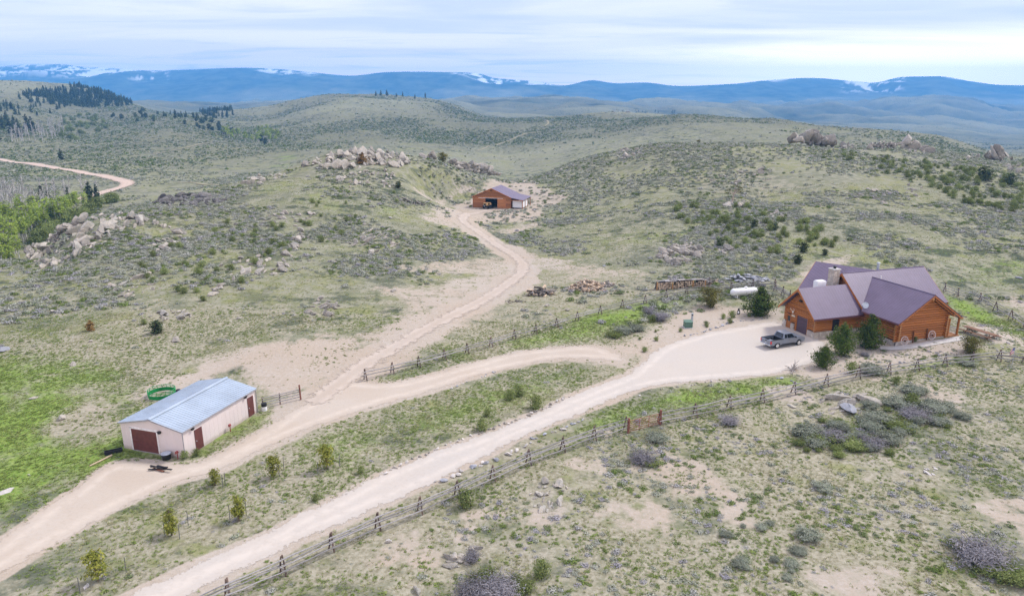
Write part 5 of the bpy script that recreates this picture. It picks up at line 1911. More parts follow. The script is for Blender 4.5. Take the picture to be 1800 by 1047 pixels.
def outcrop(pix, n, smin, smax, label, kind='p', ymin=14.0, flat=.8, name='rock_outcrop', big=0.18, tilt=.4, ymax=None):
    """boulders heaped along an outline; each boulder is a piece of the outcrop"""
    us = [p[0] for p in pix]
    vs_ = [p[1] for p in pix]
    c = gp(sum(us) / len(us), max(vs_), ymin, ymax)
    t = empty(name, c, 0, label, 'rock outcrop')
    k = 0
    tries = 0
    strike, ta, tb = random.uniform(0, 3.14), random.uniform(-tilt, tilt), random.uniform(-tilt, tilt)
    while k < n and tries < n * 30:
        tries += 1
        u, v = random.uniform(min(us), max(us)), random.uniform(min(vs_), max(vs_))
        if not in_poly(np.array([u]), np.array([v]), pix)[0]:
            continue
        p = gp(u, v, ymin, ymax)
        s = random.uniform(smin, smin + (smax - smin) * .35) if random.random() > big else random.uniform(smax * .6, smax)
        s *= 1.5 if p.y > 180 else 1.2
        o = put_rock('boulder', kind, p - c, s, t, .30, flat * random.uniform(.7, 1.5), tilt)
        if ymax is not None and random.random() < .6:
            o.scale = (o.scale[0], o.scale[1] * .8, o.scale[2] * random.uniform(1.1, 1.5))
        if random.random() < .75:
            o.rotation_euler = (ta + random.uniform(-.22, .22), tb + random.uniform(-.22, .22), strike + random.uniform(-.4, .4))
            o.scale = (o.scale[0] * random.uniform(1.1, 1.7), o.scale[1], o.scale[2])
        k += 1
    return t


outcrop([(40, 440), (95, 402), (150, 378), (250, 374), (300, 400), (235, 402), (190, 428), (110, 460), (70, 475)], 190, .6, 3.2, 'broad pinkish rock outcrop above the aspens at the left edge', ymin=100, ymax=185)
outcrop([(268, 360), (280, 347), (335, 345), (400, 352), (380, 361), (300, 362)], 80, .8, 3.0, 'long dark rock outcrop on the crest of the left hill', 'd', ymin=150, ymax=235)
outcrop([(425, 318), (470, 300), (500, 298), (505, 308), (450, 330)], 22, .7, 2.2, 'small outcrop of pale boulders low on the left shoulder of the central knoll', ymin=180, ymax=270)
outcrop([(530, 292), (575, 275), (640, 262), (690, 266), (722, 285), (700, 295), (660, 290), (600, 296)], 190, .8, 3.4, 'crown of pale boulders on top of the central knoll', ymin=210, ymax=330)
outcrop([(738, 278), (755, 268), (770, 276), (760, 284)], 12, 1.0, 3.4, 'pair of rounded pink boulders right of the central knoll', ymin=220, ymax=330)
outcrop([(785, 284), (830, 284), (865, 296), (885, 306), (850, 306), (800, 296)], 100, .8, 3.4, 'sloping band of pale boulders running down behind the barn', ymin=225, ymax=340)
outcrop([(500, 432), (530, 405), (550, 410), (545, 428), (515, 440)], 18, .6, 2.2, 'pale boulders on the left slope beside the bare ground', ymin=95)
outcrop([(260, 440), (300, 412), (335, 405), (330, 420), (280, 445)], 18, .7, 2.4, 'few big pale boulders on the left slope below the dark outcrop', ymin=95)
outcrop([(260, 555), (300, 545), (350, 545), (340, 560), (280, 562)], 26, .4, 1.4, 'small low outcrop in the sagebrush above the meadow', ymin=80)
outcrop([(365, 510), (385, 495), (395, 510), (375, 520)], 10, .5, 1.6, 'little cluster of reddish boulders on the left slope', ymin=80)
outcrop([(470, 485), (500, 440), (520, 450), (500, 480)], 24, .5, 1.9, 'vertical string of pale boulders on the left slope', ymin=80)
outcrop([(1383, 250), (1388, 240), (1403, 238), (1408, 249)], 22, .8, 3.2, 'round rock knob left of the jagged outcrop on the right skyline', ymin=220, flat=1.0, ymax=370)
outcrop([(1410, 252), (1418, 238), (1430, 234), (1445, 240), (1475, 252), (1450, 255)], 80, .8, 4.2, 'jagged slanting rock outcrop on the right skyline', ymin=220, flat=1.15, tilt=.7, ymax=370)
outcrop([(1515, 258), (1545, 246), (1570, 250), (1575, 262), (1530, 264)], 60, .7, 3.0, 'blocky rock outcrop in the middle of the right skyline', ymin=220, flat=1.0, ymax=370)
outcrop([(1580, 258), (1600, 246), (1620, 258), (1642, 270), (1610, 272)], 55, .7, 3.4, 'leaning slabs of rock with shrubs on the right skyline', ymin=220, flat=1.0, tilt=.6, ymax=370)
outcrop([(1732, 276), (1738, 264), (1760, 264), (1780, 278), (1760, 284)], 46, .8, 4.4, 'big tilted rock slab outcrop near the right edge of the skyline', ymin=210, flat=1.0, tilt=.6, ymax=340)
outcrop([(1760, 290), (1800, 288), (1820, 305), (1780, 304)], 22, .6, 2.4, 'scattered boulders below the tilted slab at the right edge', ymin=200, ymax=330)
outcrop([(1695, 272), (1715, 268), (1722, 278), (1700, 280)], 9, .6, 2.2, 'small rock cluster left of the tilted slab on the right skyline', ymin=210, ymax=340)
outcrop([(1150, 455), (1172, 435), (1215, 428), (1245, 435), (1235, 455), (1180, 468)], 110, .6, 2.4, 'grey rock outcrop behind the covered log stack', ymin=100)
outcrop([(1262, 440), (1285, 432), (1295, 442), (1275, 450)], 14, .5, 2.2, 'few flat boulders right of the grey outcrop', ymin=100)
outcrop([(1275, 362), (1290, 348), (1315, 352), (1325, 360), (1300, 366)], 22, .6, 2.2, 'rock pile at the foot of the wind-bent pine', ymin=120)
outcrop([(1350, 380), (1372, 370), (1380, 382), (1360, 388)], 10, .6, 2.0, 'pale boulders in the sage right of the wind-bent pine', ymin=120)
outcrop([(1075, 275), (1090, 264), (1120, 262), (1130, 272), (1095, 280)], 30, .7, 2.6, 'pinkish boulders on the left shoulder of the right hill', ymin=230, ymax=400)
outcrop([(1060, 199), (1085, 192), (1110, 191), (1130, 196), (1090, 201)], 26, 1.8, 7.0, 'far rocky knob on the distant ridge', ymin=700)
outcrop([(1440, 700), (1480, 688), (1530, 700), (1520, 730), (1450, 728)], 20, .5, 1.8, 'half buried pale rock slabs below the near fence', ymin=40, flat=.45, name='rock_outcrop')
outcrop([(930, 870), (960, 845), (1010, 850), (1000, 880), (950, 905)], 38, .2, 1.1, 'cluster of low pale rocks in the foreground right of the fence', ymin=40, flat=.6)
outcrop([(770, 985), (800, 965), (850, 960), (860, 985), (800, 1000)], 18, .2, 1.0, 'low pinkish rocks in the foreground beside the dark sage clump', ymin=30, flat=.6)
outcrop([(1620, 826), (1650, 818), (1660, 832), (1630, 838)], 12, .2, .6, 'tiny patch of white stones in the right foreground', 'w', ymin=40, flat=.7)

outcrop([(560, 300), (620, 290), (700, 298), (690, 335), (600, 335)], 44, .7, 2.4, 'boulders strewn down the near face of the central knoll', ymin=150, ymax=260)
outcrop([(380, 470), (460, 440), (500, 468), (420, 500)], 36, .6, 2.2, 'scattered pale boulders in the middle of the left slope', ymin=90)
outcrop([(180, 505), (260, 480), (285, 508), (200, 530)], 26, .5, 1.9, 'scattered boulders low on the left slope', ymin=80)
outcrop([(600, 420), (680, 398), (720, 425), (640, 450)], 30, .6, 2.0, 'scattered boulders on the slope left of the barn track', ymin=90)
outcrop([(540, 555), (560, 520), (600, 525), (590, 560)], 20, .5, 1.6, 'reddish boulders at the edge of the bare ground behind the shed', ymin=75)
outcrop([(440, 385), (500, 370), (560, 375), (520, 400)], 26, .7, 2.2, 'low boulder band across the left hill below its crest', ymin=110)
outcrop([(1240, 305), (1340, 298), (1360, 325), (1260, 330)], 18, .6, 1.8, 'few boulders showing in the sage high on the right hill', ymin=150)
outcrop([(1490, 330), (1600, 325), (1620, 355), (1510, 360)], 20, .6, 1.8, 'few boulders in the brush below the right skyline', ymin=130)
outcrop([(1480, 256), (1515, 252), (1520, 262), (1485, 264)], 16, .6, 2.2, 'low rocks between the jagged and the blocky skyline outcrops', ymin=220, flat=1.0, ymax=370)


def boulder(u, v, size, label, kind='p', flat=.7, ymin=14, rz=None):
    p = gp(u, v, ymin)
    o = put_rock('boulder', kind, p, size, None, .3, flat, .15, rz)
    tag(o, label, 'boulder')
    return o


boulder(1474, 700, 3.2, 'largest flat pale slab lying below the near fence', flat=.4, rz=.2)
boulder(1530, 706, 3.4, 'long tilted slab right of the largest flat slab', flat=.4, rz=-.7)
boulder(1492, 722, 3.0, 'rounded grey slab below the two flat slabs', 'g', flat=.5, rz=.5)
boulder(1392, 714, 1.3, 'flat pink stone under the near fence', flat=.4)
boulder(684, 952, .85, 'single white rock beside a buck of the near fence', 'w')
boulder(735, 1040, 1.1, 'pale boulder at the bottom edge of the picture left of the dark sage', 'p')
boulder(6, 616, 2.0, 'rounded grey boulder at the left edge of the slope', 'g', ymin=70)
boulder(987, 300, 2.6, 'single pale round boulder standing at the mouth of the hollow behind the barn', 'p', 1.0, 230)
boulder(690, 512, 1.4, 'lone pale rock in the sage left of the bend of the barn track', 'p', .7, 80)
boulder(686, 384, 1.6, 'lone white rock on the grass left of the barn', 'w', .6, 120)
boulder(942, 381, .9, 'small dark rock in front of the lean-to of the barn', 'd', .8, 120)
boulder(1062, 468, 1.0, 'single grey rock on the grass above the split firewood', 'g', .6, 80)
boulder(963, 537, 1.5, 'pale rock in the grass below the stump heap', 'p', .5, 60)
boulder(998, 545, 1.3, 'flat pale rock right of the rock below the stump heap', 'p', .4, 60)
boulder(8, 865, 1.5, 'white flat rock in the meadow at the left edge', 'w', .35)
boulder(50, 834, .5, 'small white stone in the middle of the meadow', 'w', .5)
boulder(153, 1030, .8, 'white stone near the lowest young pine', 'w', .5)
boulder(1790, 489, 1.5, 'pale flat rock on the green slope at the right edge', 'g', .5, 80)
for k, (u, v) in enumerate([(60, 700), (110, 735), (95, 548), (160, 600), (415, 395), (350, 470), (240, 488), (588, 462), (610, 345), (500, 372), (700, 430), (640, 395), (760, 428), (1040, 330), (1000, 312), (1120, 330), (1180, 300), (1250, 292),
                            (1330, 300), (1470, 300), (1440, 360), (1520, 380), (1620, 330), (1700, 380), (1560, 300), (1760, 350), (1410, 420), (1340, 420), (1105, 420), (1010, 400), (560, 530), (420, 560), (310, 600), (130, 640)]):
    o = put_rock('boulder', 'p', gp(u, v, 60), random.uniform(.7, 1.6), None, .3, .7)
    tag(o, 'lone pinkish boulder half hidden in the sagebrush, %s on the %s hill' % ('low' if v > 470 else 'midway' if v > 360 else 'high', 'left' if u < 780 else 'right' if u > 1380 else 'middle right'), 'boulder', 'boulders strewn through the sagebrush')
# pile of grey stone slabs
p = gp(1312, 492)
t = empty('slab_pile', p, .05, 'long pile of blue grey stone slabs behind the gas tank', 'stone pile')
for k in range(75):
    r = math.sqrt(random.random())
    a = random.uniform(0, 6.28)
    x, y = 3.9 * r * math.cos(a), 1.5 * r * math.sin(a)
    o = link_mesh('slab', random.choice(ROCKS['g']), t)
    gz = float(hz(p.x + x, p.y + y)) - p.z
    o.location = (x, y, gz + 1.0 * (1 - r * r) * random.uniform(.3, 1) + .12)
    o.scale = (random.uniform(.4, .95), random.uniform(.3, .7), random.uniform(.10, .24))
    o.rotation_euler = (random.uniform(-.25, .25), random.uniform(-.25, .25), random.uniform(0, 6.28))


def stone_row(pix, step, label, group, kinds='w', size=(.22, .5), jit=.2, skip=.0):
    pts = [gp(u, v) for u, v in pix]
    for i in range(len(pts) - 1):
        d = pts[i + 1] - pts[i]
        n = max(1, int(d.length / step))
        for k in range(n):
            if random.random() < skip:
                continue
            q = pts[i] + d * ((k + random.random() * .8) / n) + Vector((random.uniform(-jit, jit), random.uniform(-jit, jit), 0))
            q.z = float(hz(q.x, q.y))
            o = put_rock('edging_stone', random.choice(kinds), q, random.uniform(*size), None, .2, .8)
            f_ = (i + (k + .5) / n) / (len(pts) - 1)
            tag(o, label + (', left end' if f_ < .33 else ', middle' if f_ < .67 else ', right end'), 'stone', group)


stone_row([(674, 834), (705, 818), (760, 793), (830, 765), (900, 741), (958, 717), (1000, 696)], .5, 'pale fieldstone in the row edging the far side of the driveway', 'stones edging the far side of the driveway', 'wwp', (.26, .6))
stone_row([(768, 847), (800, 836), (845, 816), (900, 795), (950, 768), (1035, 736)], .52, 'pale fieldstone in the row edging the near side of the driveway', 'stones edging the near side of the driveway', 'wwg', (.3, .75), .28)
stone_row([(1122, 695), (1150, 686), (1200, 677), (1262, 669)], .8, 'pale stone in the loose row below the gravel yard', 'stones below the gravel yard', 'wp', (.2, .48), .4, .2)
stone_row([(790, 683), (830, 668), (878, 650)], .6, 'small stone edging the inner curve of the tan dirt track', 'stones on the curve of the tan track', 'wg', (.2, .45), .2, .25)
stone_row([(1206, 591), (1235, 584), (1268, 574), (1284, 566), (1315, 563), (1344, 561)], .5, 'grey and white stone along the foot of the sandy bank', 'stones along the sandy bank', 'wgg', (.25, .6), .25)
stone_row([(1364, 664), (1385, 668), (1402, 672)], .5, 'grey stone in the clump below the dead root', 'stones below the dead root', 'gg', (.4, .8), .4)
stone_row([(1462, 664), (1480, 650), (1500, 640)], .7, 'small white stone edging the planting by the small juniper', 'stones by the small juniper', 'wg', (.2, .4), .25)
stone_row([(1545, 648), (1570, 641), (1590, 634)], .6, 'small grey stone at the end of the sandy bed below the path', 'stones at the end of the sandy bed', 'gg', (.25, .5), .4)
stone_row([(1752, 622), (1768, 606), (1778, 602)], .8, 'white stone at the corner of the yard near the flag', 'stones at the yard corner near the flag', 'w', (.3, .7), .4)

# ------------------------------------------------------------------ foliage meshes
LEAVES = {
    'dark': foliage_mat('juniper_leaf', (.030, .060, .014), (.125, .165, .036), .22),
    'olive': foliage_mat('olive_juniper_leaf', (.085, .085, .022), (.215, .205, .062), .25),
    'sapling': foliage_mat('young_pine_needle', (.11, .135, .022), (.32, .315, .07), .25),
    'conifer': foliage_mat('conifer_needle', (.045, .066, .032), (.115, .135, .062), .15, obj_rand=.25),
    'aspen': foliage_mat('aspen_leaf', (.21, .30, .05), (.41, .49, .12), .35, obj_rand=.2),
    'green': foliage_mat('shrub_leaf', (.11, .15, .045), (.285, .325, .12), .28, obj_rand=.2),
    'sage': foliage_mat('sage_leaf', (.13, .16, .105), (.36, .375, .30), .2, obj_rand=.2),
    'twig': foliage_mat('grey_twig', (.13, .125, .14), (.29, .275, .285), .12, obj_rand=.2),
    'brown': foliage_mat('brown_leaf', (.16, .10, .035), (.32, .21, .085), .2, obj_rand=.2),
}
M_BARK = mat('brown_bark', (.14, .105, .08), .9, .3, 6.0)
M_ASPENBARK = mat('pale_aspen_bark', (.56, .54, .48), .85, 0.0, 1.2, col2=(.36, .34, .31))
M_STAKE = mat('steel_stake', (.12, .125, .12), .6, .2, 5.0)


def cards(P, Nn, size, mat_, name='crown', aspect=1.0, seed=0):
    """many small leaf-clump faces; per-face shade number cv"""
    rn = np.random.default_rng(seed)
    n = len(P)
    Nn = Nn + rn.normal(0, .45, (n, 3))
    Nn /= np.linalg.norm(Nn, axis=1, keepdims=True) + 1e-9
    t = rn.normal(0, 1, (n, 3))
    t -= (t * Nn).sum(1, keepdims=True) * Nn
    t /= np.linalg.norm(t, axis=1, keepdims=True) + 1e-9
    b_ = np.cross(Nn, t)
    s = (size * rn.uniform(.6, 1.35, n))[:, None]
    k1, k2 = rn.uniform(.5, 1, (n, 1)), rn.uniform(.5, 1, (n, 1))
    V = np.stack([P - t * s * aspect, P + b_ * s * k1 * .7, P + t * s * aspect, P - b_ * s * k2 * .7], 1).reshape(-1, 3)
    me = bpy.data.meshes.new(name)
    me.vertices.add(4 * n)
    me.vertices.foreach_set('co', V.astype(np.float32).ravel())
    me.loops.add(4 * n)
    me.loops.foreach_set('vertex_index', np.arange(4 * n, dtype=np.int32))
    me.polygons.add(n)
    me.polygons.foreach_set('loop_start', np.arange(n, dtype=np.int32) * 4)
    me.update(calc_edges=True)
    cv = np.clip(rn.normal(.5, .28, n), 0, 1)
    fattr(me, 'cv', np.repeat(cv, 4))
    me.materials.append(mat_)
    return me


def tree_meshes(h, r, prof, nb, nl, leaf, matk, base=.1, trunk_r=.12, seed=0, droop=.0, spread=.28, barkm=None, limb=True, aspect=1.0, lean=.0, up=.25):
    rn = np.random.default_rng(seed)
    mb = MB()
    segs = 5
    axis = [Vector((lean * (k / segs) ** 1.5 * h + rn.normal(0, .012) * h * (k > 0), rn.normal(0, .012) * h * (k > 0), h * .96 * k / segs)) for k in range(segs + 1)]
    for k in range(segs):
        mb.tube(axis[k], axis[k + 1], trunk_r * (1 - k / segs) + .012, trunk_r * (1 - (k + 1) / segs) + .012, 7, caps=(k in (0, segs - 1)))
    Ps, Ns = [], []
    for i in range(nb):
        t = base + (1 - base) * (1 - (1 - rn.random()) ** .8) if base < .5 else base + (1 - base) * rn.random()
        a = rn.uniform(0, 2 * math.pi)
        rr = r * prof(t) * rn.uniform(.35, 1.25)
        kk = min(segs - 1, int(t * segs))
        c = axis[kk].lerp(axis[kk + 1], t * segs - kk)
        tip = c + Vector((math.cos(a) * rr, math.sin(a) * rr, rr * up - droop * rr))
        if limb and i % 2 == 0:
            mb.tube(c, tip, max(.014, trunk_r * .25 * (1.1 - t)), .008, 5, caps=False)
        n_ = max(4, int(nl * (.4 + .9 * prof(t))))
        f = rn.beta(2.4, 1.0, n_)[:, None]
        pts = np.array(c)[None] * (1 - f) + np.array(tip)[None] * f
        sp = spread * r * (.35 + .65 * prof(t))
        pts = pts + rn.normal(0, 1, (n_, 3)) * sp * np.array([1, 1, .75])
        nn = pts - np.array(c)[None] * .85
        nn[:, 2] += .35 * r
        nn /= np.linalg.norm(nn, axis=1, keepdims=True) + 1e-9
        Ps.append(pts)
        Ns.append(nn)
    P_, N_ = np.concatenate(Ps), np.concatenate(Ns)
    k = P_[:, 2] > .02
    return mb.mesh('trunk', barkm or M_BARK), cards(P_[k], N_[k], leaf, LEAVES[matk], 'crown', aspect, seed + 1)


cone = lambda t: max(.05, (1 - t) ** .75)
bushy = lambda t: max(.05, min(1.0, 1.3 * (1 - t) ** .85) * (.75 + .25 * min(1, t * 5)))
round_ = lambda t: max(.1, math.sqrt(max(0.02, 1 - ((t - .5) / .52) ** 2)))
KINDS = {
    'juniper': [tree_meshes(1, .42, bushy, 90, 44, .030, 'dark', .02, .035, s, spread=.20, up=.5) for s in (1, 2, 3)],
    'olive': [tree_meshes(1, .50, round_, 70, 40, .034, 'olive', .04, .03, s, spread=.20, up=.5) for s in (5,)],
    'sapling': [tree_meshes(1, .30, (lambda t: (.35 + .65 * abs(math.sin(t * 7 + s))) * round_(min(1, t))), 30, 26, .042, 'sapling', .22, .022, s, spread=.26, up=.3) for s in (7, 8, 9)],
    'conifer': [tree_meshes(1, .23, cone, 46, 11, .060, 'conifer', .06, .02, s, spread=.26, up=-.1, limb=False) for s in (11, 12, 13)],
    'roundjuniper': [tree_meshes(1, .42, round_, 36, 14, .085, 'conifer', .05, .03, s, spread=.25, limb=False) for s in (14, 15)],
    'aspen': [tree_meshes(1, .16, round_, 24, 18, .031, 'aspen', .38, .012, s, spread=.30, barkm=M_ASPENBARK, up=.7) for s in (16, 17, 18)],
    'bareaspen': [tree_meshes(1, .13, round_, 26, 4, .018, 'twig', .35, .014, s, spread=.30, barkm=M_ASPENBARK, up=.9) for s in (19, 20)],
    'farshrub': [tree_meshes(1, .72, round_, 44, 20, .075, 'green', .03, .03, s, spread=.25, limb=False) for s in (21, 22)],
    'brownshrub': [tree_meshes(1, .38, bushy, 30, 16, .08, 'brown', .03, .03, s, spread=.2, limb=False) for s in (23,)],
}


def plant(kind, p, h, name, label, cat, group=None, wide=1.0, lean=0.0, trunk='trunk'):
    tm, cm = random.choice(KINDS[kind])
    t = empty(name, p, random.uniform(0, 6.28), label, cat, group)
    t.rotation_euler.x = lean
    t.scale = (h * wide, h * wide, h)
    t.location.z -= .04 * h if h < 3 else .1
    link_mesh(trunk, tm, t)
    link_mesh('crown', cm, t)
    return t


def PX(v):            # metres per photograph pixel on flat ground at row v
    y = CAM_H / -rz_of_v(v)
    return (y * CP + CAM_H * SP) / F


# junipers round the house
plant('juniper', gp(1478, 623), 4.6, 'juniper_tree', 'large dark juniper before the side wall of the garage wing, left of its twin', 'juniper tree', wide=.92)
plant('juniper', gp(1526, 611), 4.9, 'juniper_tree', 'large dark juniper at the left corner of the gabled wing, right of its twin', 'juniper tree', wide=.9)
plant('juniper', gp(1447, 645), 3.1, 'juniper_tree', 'small lighter juniper on the sand in front of the two large ones', 'juniper tree', wide=1.0)
plant('juniper', gp(1334, 554), 4.7, 'juniper_tree', 'broad dark juniper standing before the right end of the white gas tank', 'juniper tree', wide=1.12)
plant('olive', gp(1247, 539), 3.2, 'olive_juniper', 'olive brown juniper bush between the fence and the sandy bank', 'juniper tree', wide=1.15)
plant('olive', gp(1704, 620), 2.2, 'yard_shrub', 'olive grey round shrub below the picnic table', 'shrub', wide=1.2)
# young pines along the bank with steel stakes
SAP = [(172, 1020, 2.55, 'lowest young pine, in the bottom left corner beside the driveway'), (302, 940, 2.35, 'young pine second from the bottom of the row left of the driveway'),
       (420, 915, 2.35, 'narrow young pine standing between two steel stakes'), (378, 853, 1.7, 'smallest young pine, nearest the corner of the shed'),
       (481, 838, 2.2, 'young pine with a leaning bare stem below the shed'), (574, 823, 2.5, 'young pine farthest up the row, right of the shed')]
for u, v, h, lb in SAP:
    plant('sapling', gp(u, v), h, 'young_pine', lb, 'young pine', 'young pines in the row between track and driveway')
for u, v in [(141, 1043), (222, 1006), (290, 942), (331, 923), (316, 947), (404, 912), (433, 905), (396, 853), (392, 857), (491, 837), (499, 825), (597, 819), (559, 834)]:
    p = gp(u, v)
    o = MB().tube(p + Vector((0, 0, -.1)), p + Vector((.03, 0, 1.25)), .028, n=5).build('steel_stake', M_STAKE)
    tag(o, 'thin dark steel stake beside one of the young pines', 'stake', 'steel stakes by the young pines')
# small green shrubs in the strip between track and driveway
for u, v, h, lb in [(897, 702, 1.2, 'left of two small round pines above the driveway bend'), (912, 695, 1.35, 'right of two small round pines above the driveway bend'), (942, 718, 1.5, 'small round pine at the edge of the driveway stones'),
                    (848, 756, 1.25, 'small round pine left of the driveway stones'), (857, 731, .8, 'tiny green shrub alone in the middle of the grass strip'), (634, 831, .7, 'tiny green shrub low in the grass strip'), (555, 879, .6, 'tiny green tuft beside the driveway'),
                    (951, 1012, 1.2, 'single dark green bush in the bottom foreground right of the sage clump'), (820, 890, 1.5, 'green brown bush growing through the near fence'),
                    (1497, 655, 1.4, 'bright green bush below the small juniper'), (1575, 676, 1.0, 'bright green bush just below the near fence'), (1600, 716, 1.6, 'dark green juniper bush among the grey sage on the right'),
                    (1548, 604, .55, 'little green bush between the corner and the left wagon wheel'), (1608, 600, .7, 'little green bush by the right side of the left wagon wheel'),
                    (1287, 558, 1.1, 'low green bush beside the garden figure'), (1271, 560, .8, 'small green bush left of the garden figure'), (1283, 568, .8, 'small green bush at the foot of the sandy bank'),
                    (1147, 566, 1.1, 'bright green bush among the grey shrubs left of the sandy bank'), (1302, 490, 1.4, 'green bush growing behind the stone slab pile'),
                    (325, 805, .8, 'green weed clump at the corner of the shed'), (345, 801, .7, 'green weed clump by the near side door of the shed')]:
    plant('farshrub', gp(u, v), h, 'green_shrub', lb, 'shrub', wide=.75)
def crowd(kind, n, pix, hr, ymin, name, label, cat, group, wide=(.85, 1.15), ymax=1e9):
    us = [q[0] for q in pix]
    vs_ = [q[1] for q in pix]
    k = tries = 0
    while k < n and tries < n * 40:
        tries += 1
        u, v = random.uniform(min(us), max(us)), random.uniform(min(vs_), max(vs_))
        if not in_poly(np.array([u]), np.array([v]), pix)[0]:
            continue
        p = gp(u, v, ymin)
        if p.y > ymax:
            continue
        h_ = random.uniform(*hr)
        fu, fv = (u - min(us)) / (max(us) - min(us)), (v - min(vs_)) / (max(vs_) - min(vs_))
        where = ('short', 'tall')[h_ > (hr[0] + hr[1]) / 2] + ', ' + ('far', 'midway', 'near')[min(2, int(fv * 3))] + ' ' + ('left', 'centre', 'right')[min(2, int(fu * 3))]
        plant(kind, p, h_, name, label + ', ' + where, cat, group, random.uniform(*wide))
        k += 1


# big grey sage clumps
SAGEBIG = [tree_meshes(1, .8, round_, 80, 48, .046, k, .03, .03, s, spread=.17, up=.4, aspect=1.5) for k, s in (('sage', 31), ('twig', 32), ('sage', 33), ('green', 34))]
SAGEBIG[1] = tree_meshes(1, .8, round_, 70, 44, .028, 'twig', .03, .03, 35, spread=.24, up=.6, aspect=3.0)
KINDS['bigsage'] = [SAGEBIG[0], SAGEBIG[2]]
KINDS['bigtwig'] = [SAGEBIG[1]]
KINDS['biggreen'] = [SAGEBIG[3]]
for k, (kind, u, v, h, w_, lb) in enumerate([
    ('bigtwig', 1725, 985, 1.5, 1.5, 'large violet grey twiggy sage clump in the bottom right corner'), ('biggreen', 1752, 1010, .9, 1.6, 'green undergrowth in front of the violet grey sage clump'),
    ('biggreen', 1680, 960, .7, 1.3, 'green undergrowth left of the violet grey sage clump'), ('biggreen', 1790, 1020, .9, 1.6, 'green brush right of the violet grey sage clump'),
    ('bigtwig', 880, 1045, 1.3, 1.3, 'dark grey sage clump at the bottom edge in the middle'), ('bigtwig', 835, 1048, 1.1, 1.4, 'dark grey sage clump at the bottom edge beside the pale boulder'), ('biggreen', 855, 1025, .9, 1.5, 'green brush behind the two dark sage clumps at the bottom edge'), ('biggreen', 915, 1035, .9, 1.3, 'green brush right of the dark sage clumps at the bottom edge'),
    ('bigtwig', 1130, 812, 1.1, 1.3, 'grey sage clump with green fringe below the rusty gate'), ('biggreen', 1145, 815, .6, 1.8, 'green fringe of the sage clump below the rusty gate'), ('bigsage', 1155, 773, .9, 1.5, 'low sage clump right below the rusty gate'),
    ('bigtwig', 1283, 745, 1.0, 1.2, 'round grey sage clump just below the near fence right of the gate'), ('bigsage', 1420, 945, .9, 1.2, 'dark round sage clump alone in the right foreground'), ('bigsage', 1445, 860, .6, 1.5, 'flat dark sage clump in the right foreground'),
    ('bigsage', 1418, 765, 1.2, 1.6, 'blue grey sage mass at the left of the right hand thicket'), ('biggreen', 1440, 775, 1.0, 1.8, 'green brush filling the left of the right hand thicket'), ('bigtwig', 1460, 772, 1.1, 1.5, 'grey twigs in the middle of the right hand thicket'),
    ('biggreen', 1500, 785, .9, 1.7, 'green brush at the lower end of the right hand thicket'), ('bigtwig', 1532, 785, 1.1, 1.3, 'violet grey clump at the bottom of the right hand thicket'), ('bigsage', 1560, 775, 1.0, 1.5, 'sage at the lower right of the right hand thicket'),
    ('bigsage', 1540, 740, 1.2, 1.6, 'sage mass right of the slabs in the right hand thicket'), ('biggreen', 1580, 752, 1.0, 1.7, 'dark green brush in the right hand thicket'), ('bigtwig', 1606, 735, 1.2, 1.5, 'grey twigs right of the dark juniper bush'), ('bigsage', 1645, 722, 1.2, 1.5, 'pale sage at the right end of the right hand thicket'),
    ('bigsage', 1580, 712, 1.1, 1.7, 'blue grey sage behind the dark juniper bush'), ('bigsage', 1605, 690, 1.0, 1.9, 'wide sage patch below the near fence right of the slabs'), ('bigsage', 1530, 655, 1.3, 1.3, 'grey green sage mass on the sand below the small juniper'), ('bigsage', 1690, 735, .8, 1.3, 'low sage alone right of the thicket'),
    ('bigsage', 1095, 585, 1.2, 1.5, 'grey sage in the row by the fence left of the sandy bank'), ('biggreen', 1080, 592, .9, 1.6, 'green brush at the left of the row by the fence'), ('bigtwig', 1160, 562, 1.4, 1.2, 'grey bare shrub at the right of the row by the fence'), ('bigsage', 1120, 580, 1.0, 1.5, 'sage in the middle of the row by the fence'), ('bigtwig', 1140, 552, 1.3, .9, 'tall violet grey shrub at the back of the row by the fence'),
    ('bigtwig', 1520, 625, .5, 1.6, 'low grey plant under the large junipers'), ('bigsage', 1700, 641, .7, 1.6, 'flat sage by the fence below the yard shrub'), ('bigtwig', 830, 985, .9, .8, 'bare pale grey shrub in the bottom foreground')]):
    plant(kind, gp(u, v), h * .72, 'sage_clump', lb, 'sagebrush', None, w_ * 1.45)

# low brush filling the thicket on the right and fringing the clumps
crowd('bigsage', 18, [(1390, 765), (1430, 735), (1520, 738), (1580, 770), (1560, 812), (1460, 815), (1405, 790)], (.35, .75), 30, 'sage_clump', 'low sage in the lower part of the right hand thicket', 'sagebrush', 'sage in the right hand thicket', (1.1, 1.8))
crowd('biggreen', 16, [(1390, 765), (1430, 735), (1520, 738), (1580, 770), (1560, 812), (1460, 815), (1405, 790)], (.3, .6), 30, 'green_brush', 'low green brush in the lower part of the right hand thicket', 'brush', 'green brush in the right hand thicket', (1.1, 1.7))
crowd('bigsage', 17, [(1490, 738), (1545, 690), (1610, 680), (1690, 712), (1665, 755), (1560, 768)], (.35, .8), 30, 'sage_clump', 'low sage in the upper part of the right hand thicket', 'sagebrush', 'sage in the right hand thicket', (1.1, 1.8))
crowd('biggreen', 15, [(1490, 738), (1545, 690), (1610, 680), (1690, 712), (1665, 755), (1560, 768)], (.3, .6), 30, 'green_brush', 'low green brush in the upper part of the right hand thicket', 'brush', 'green brush in the right hand thicket', (1.1, 1.7))
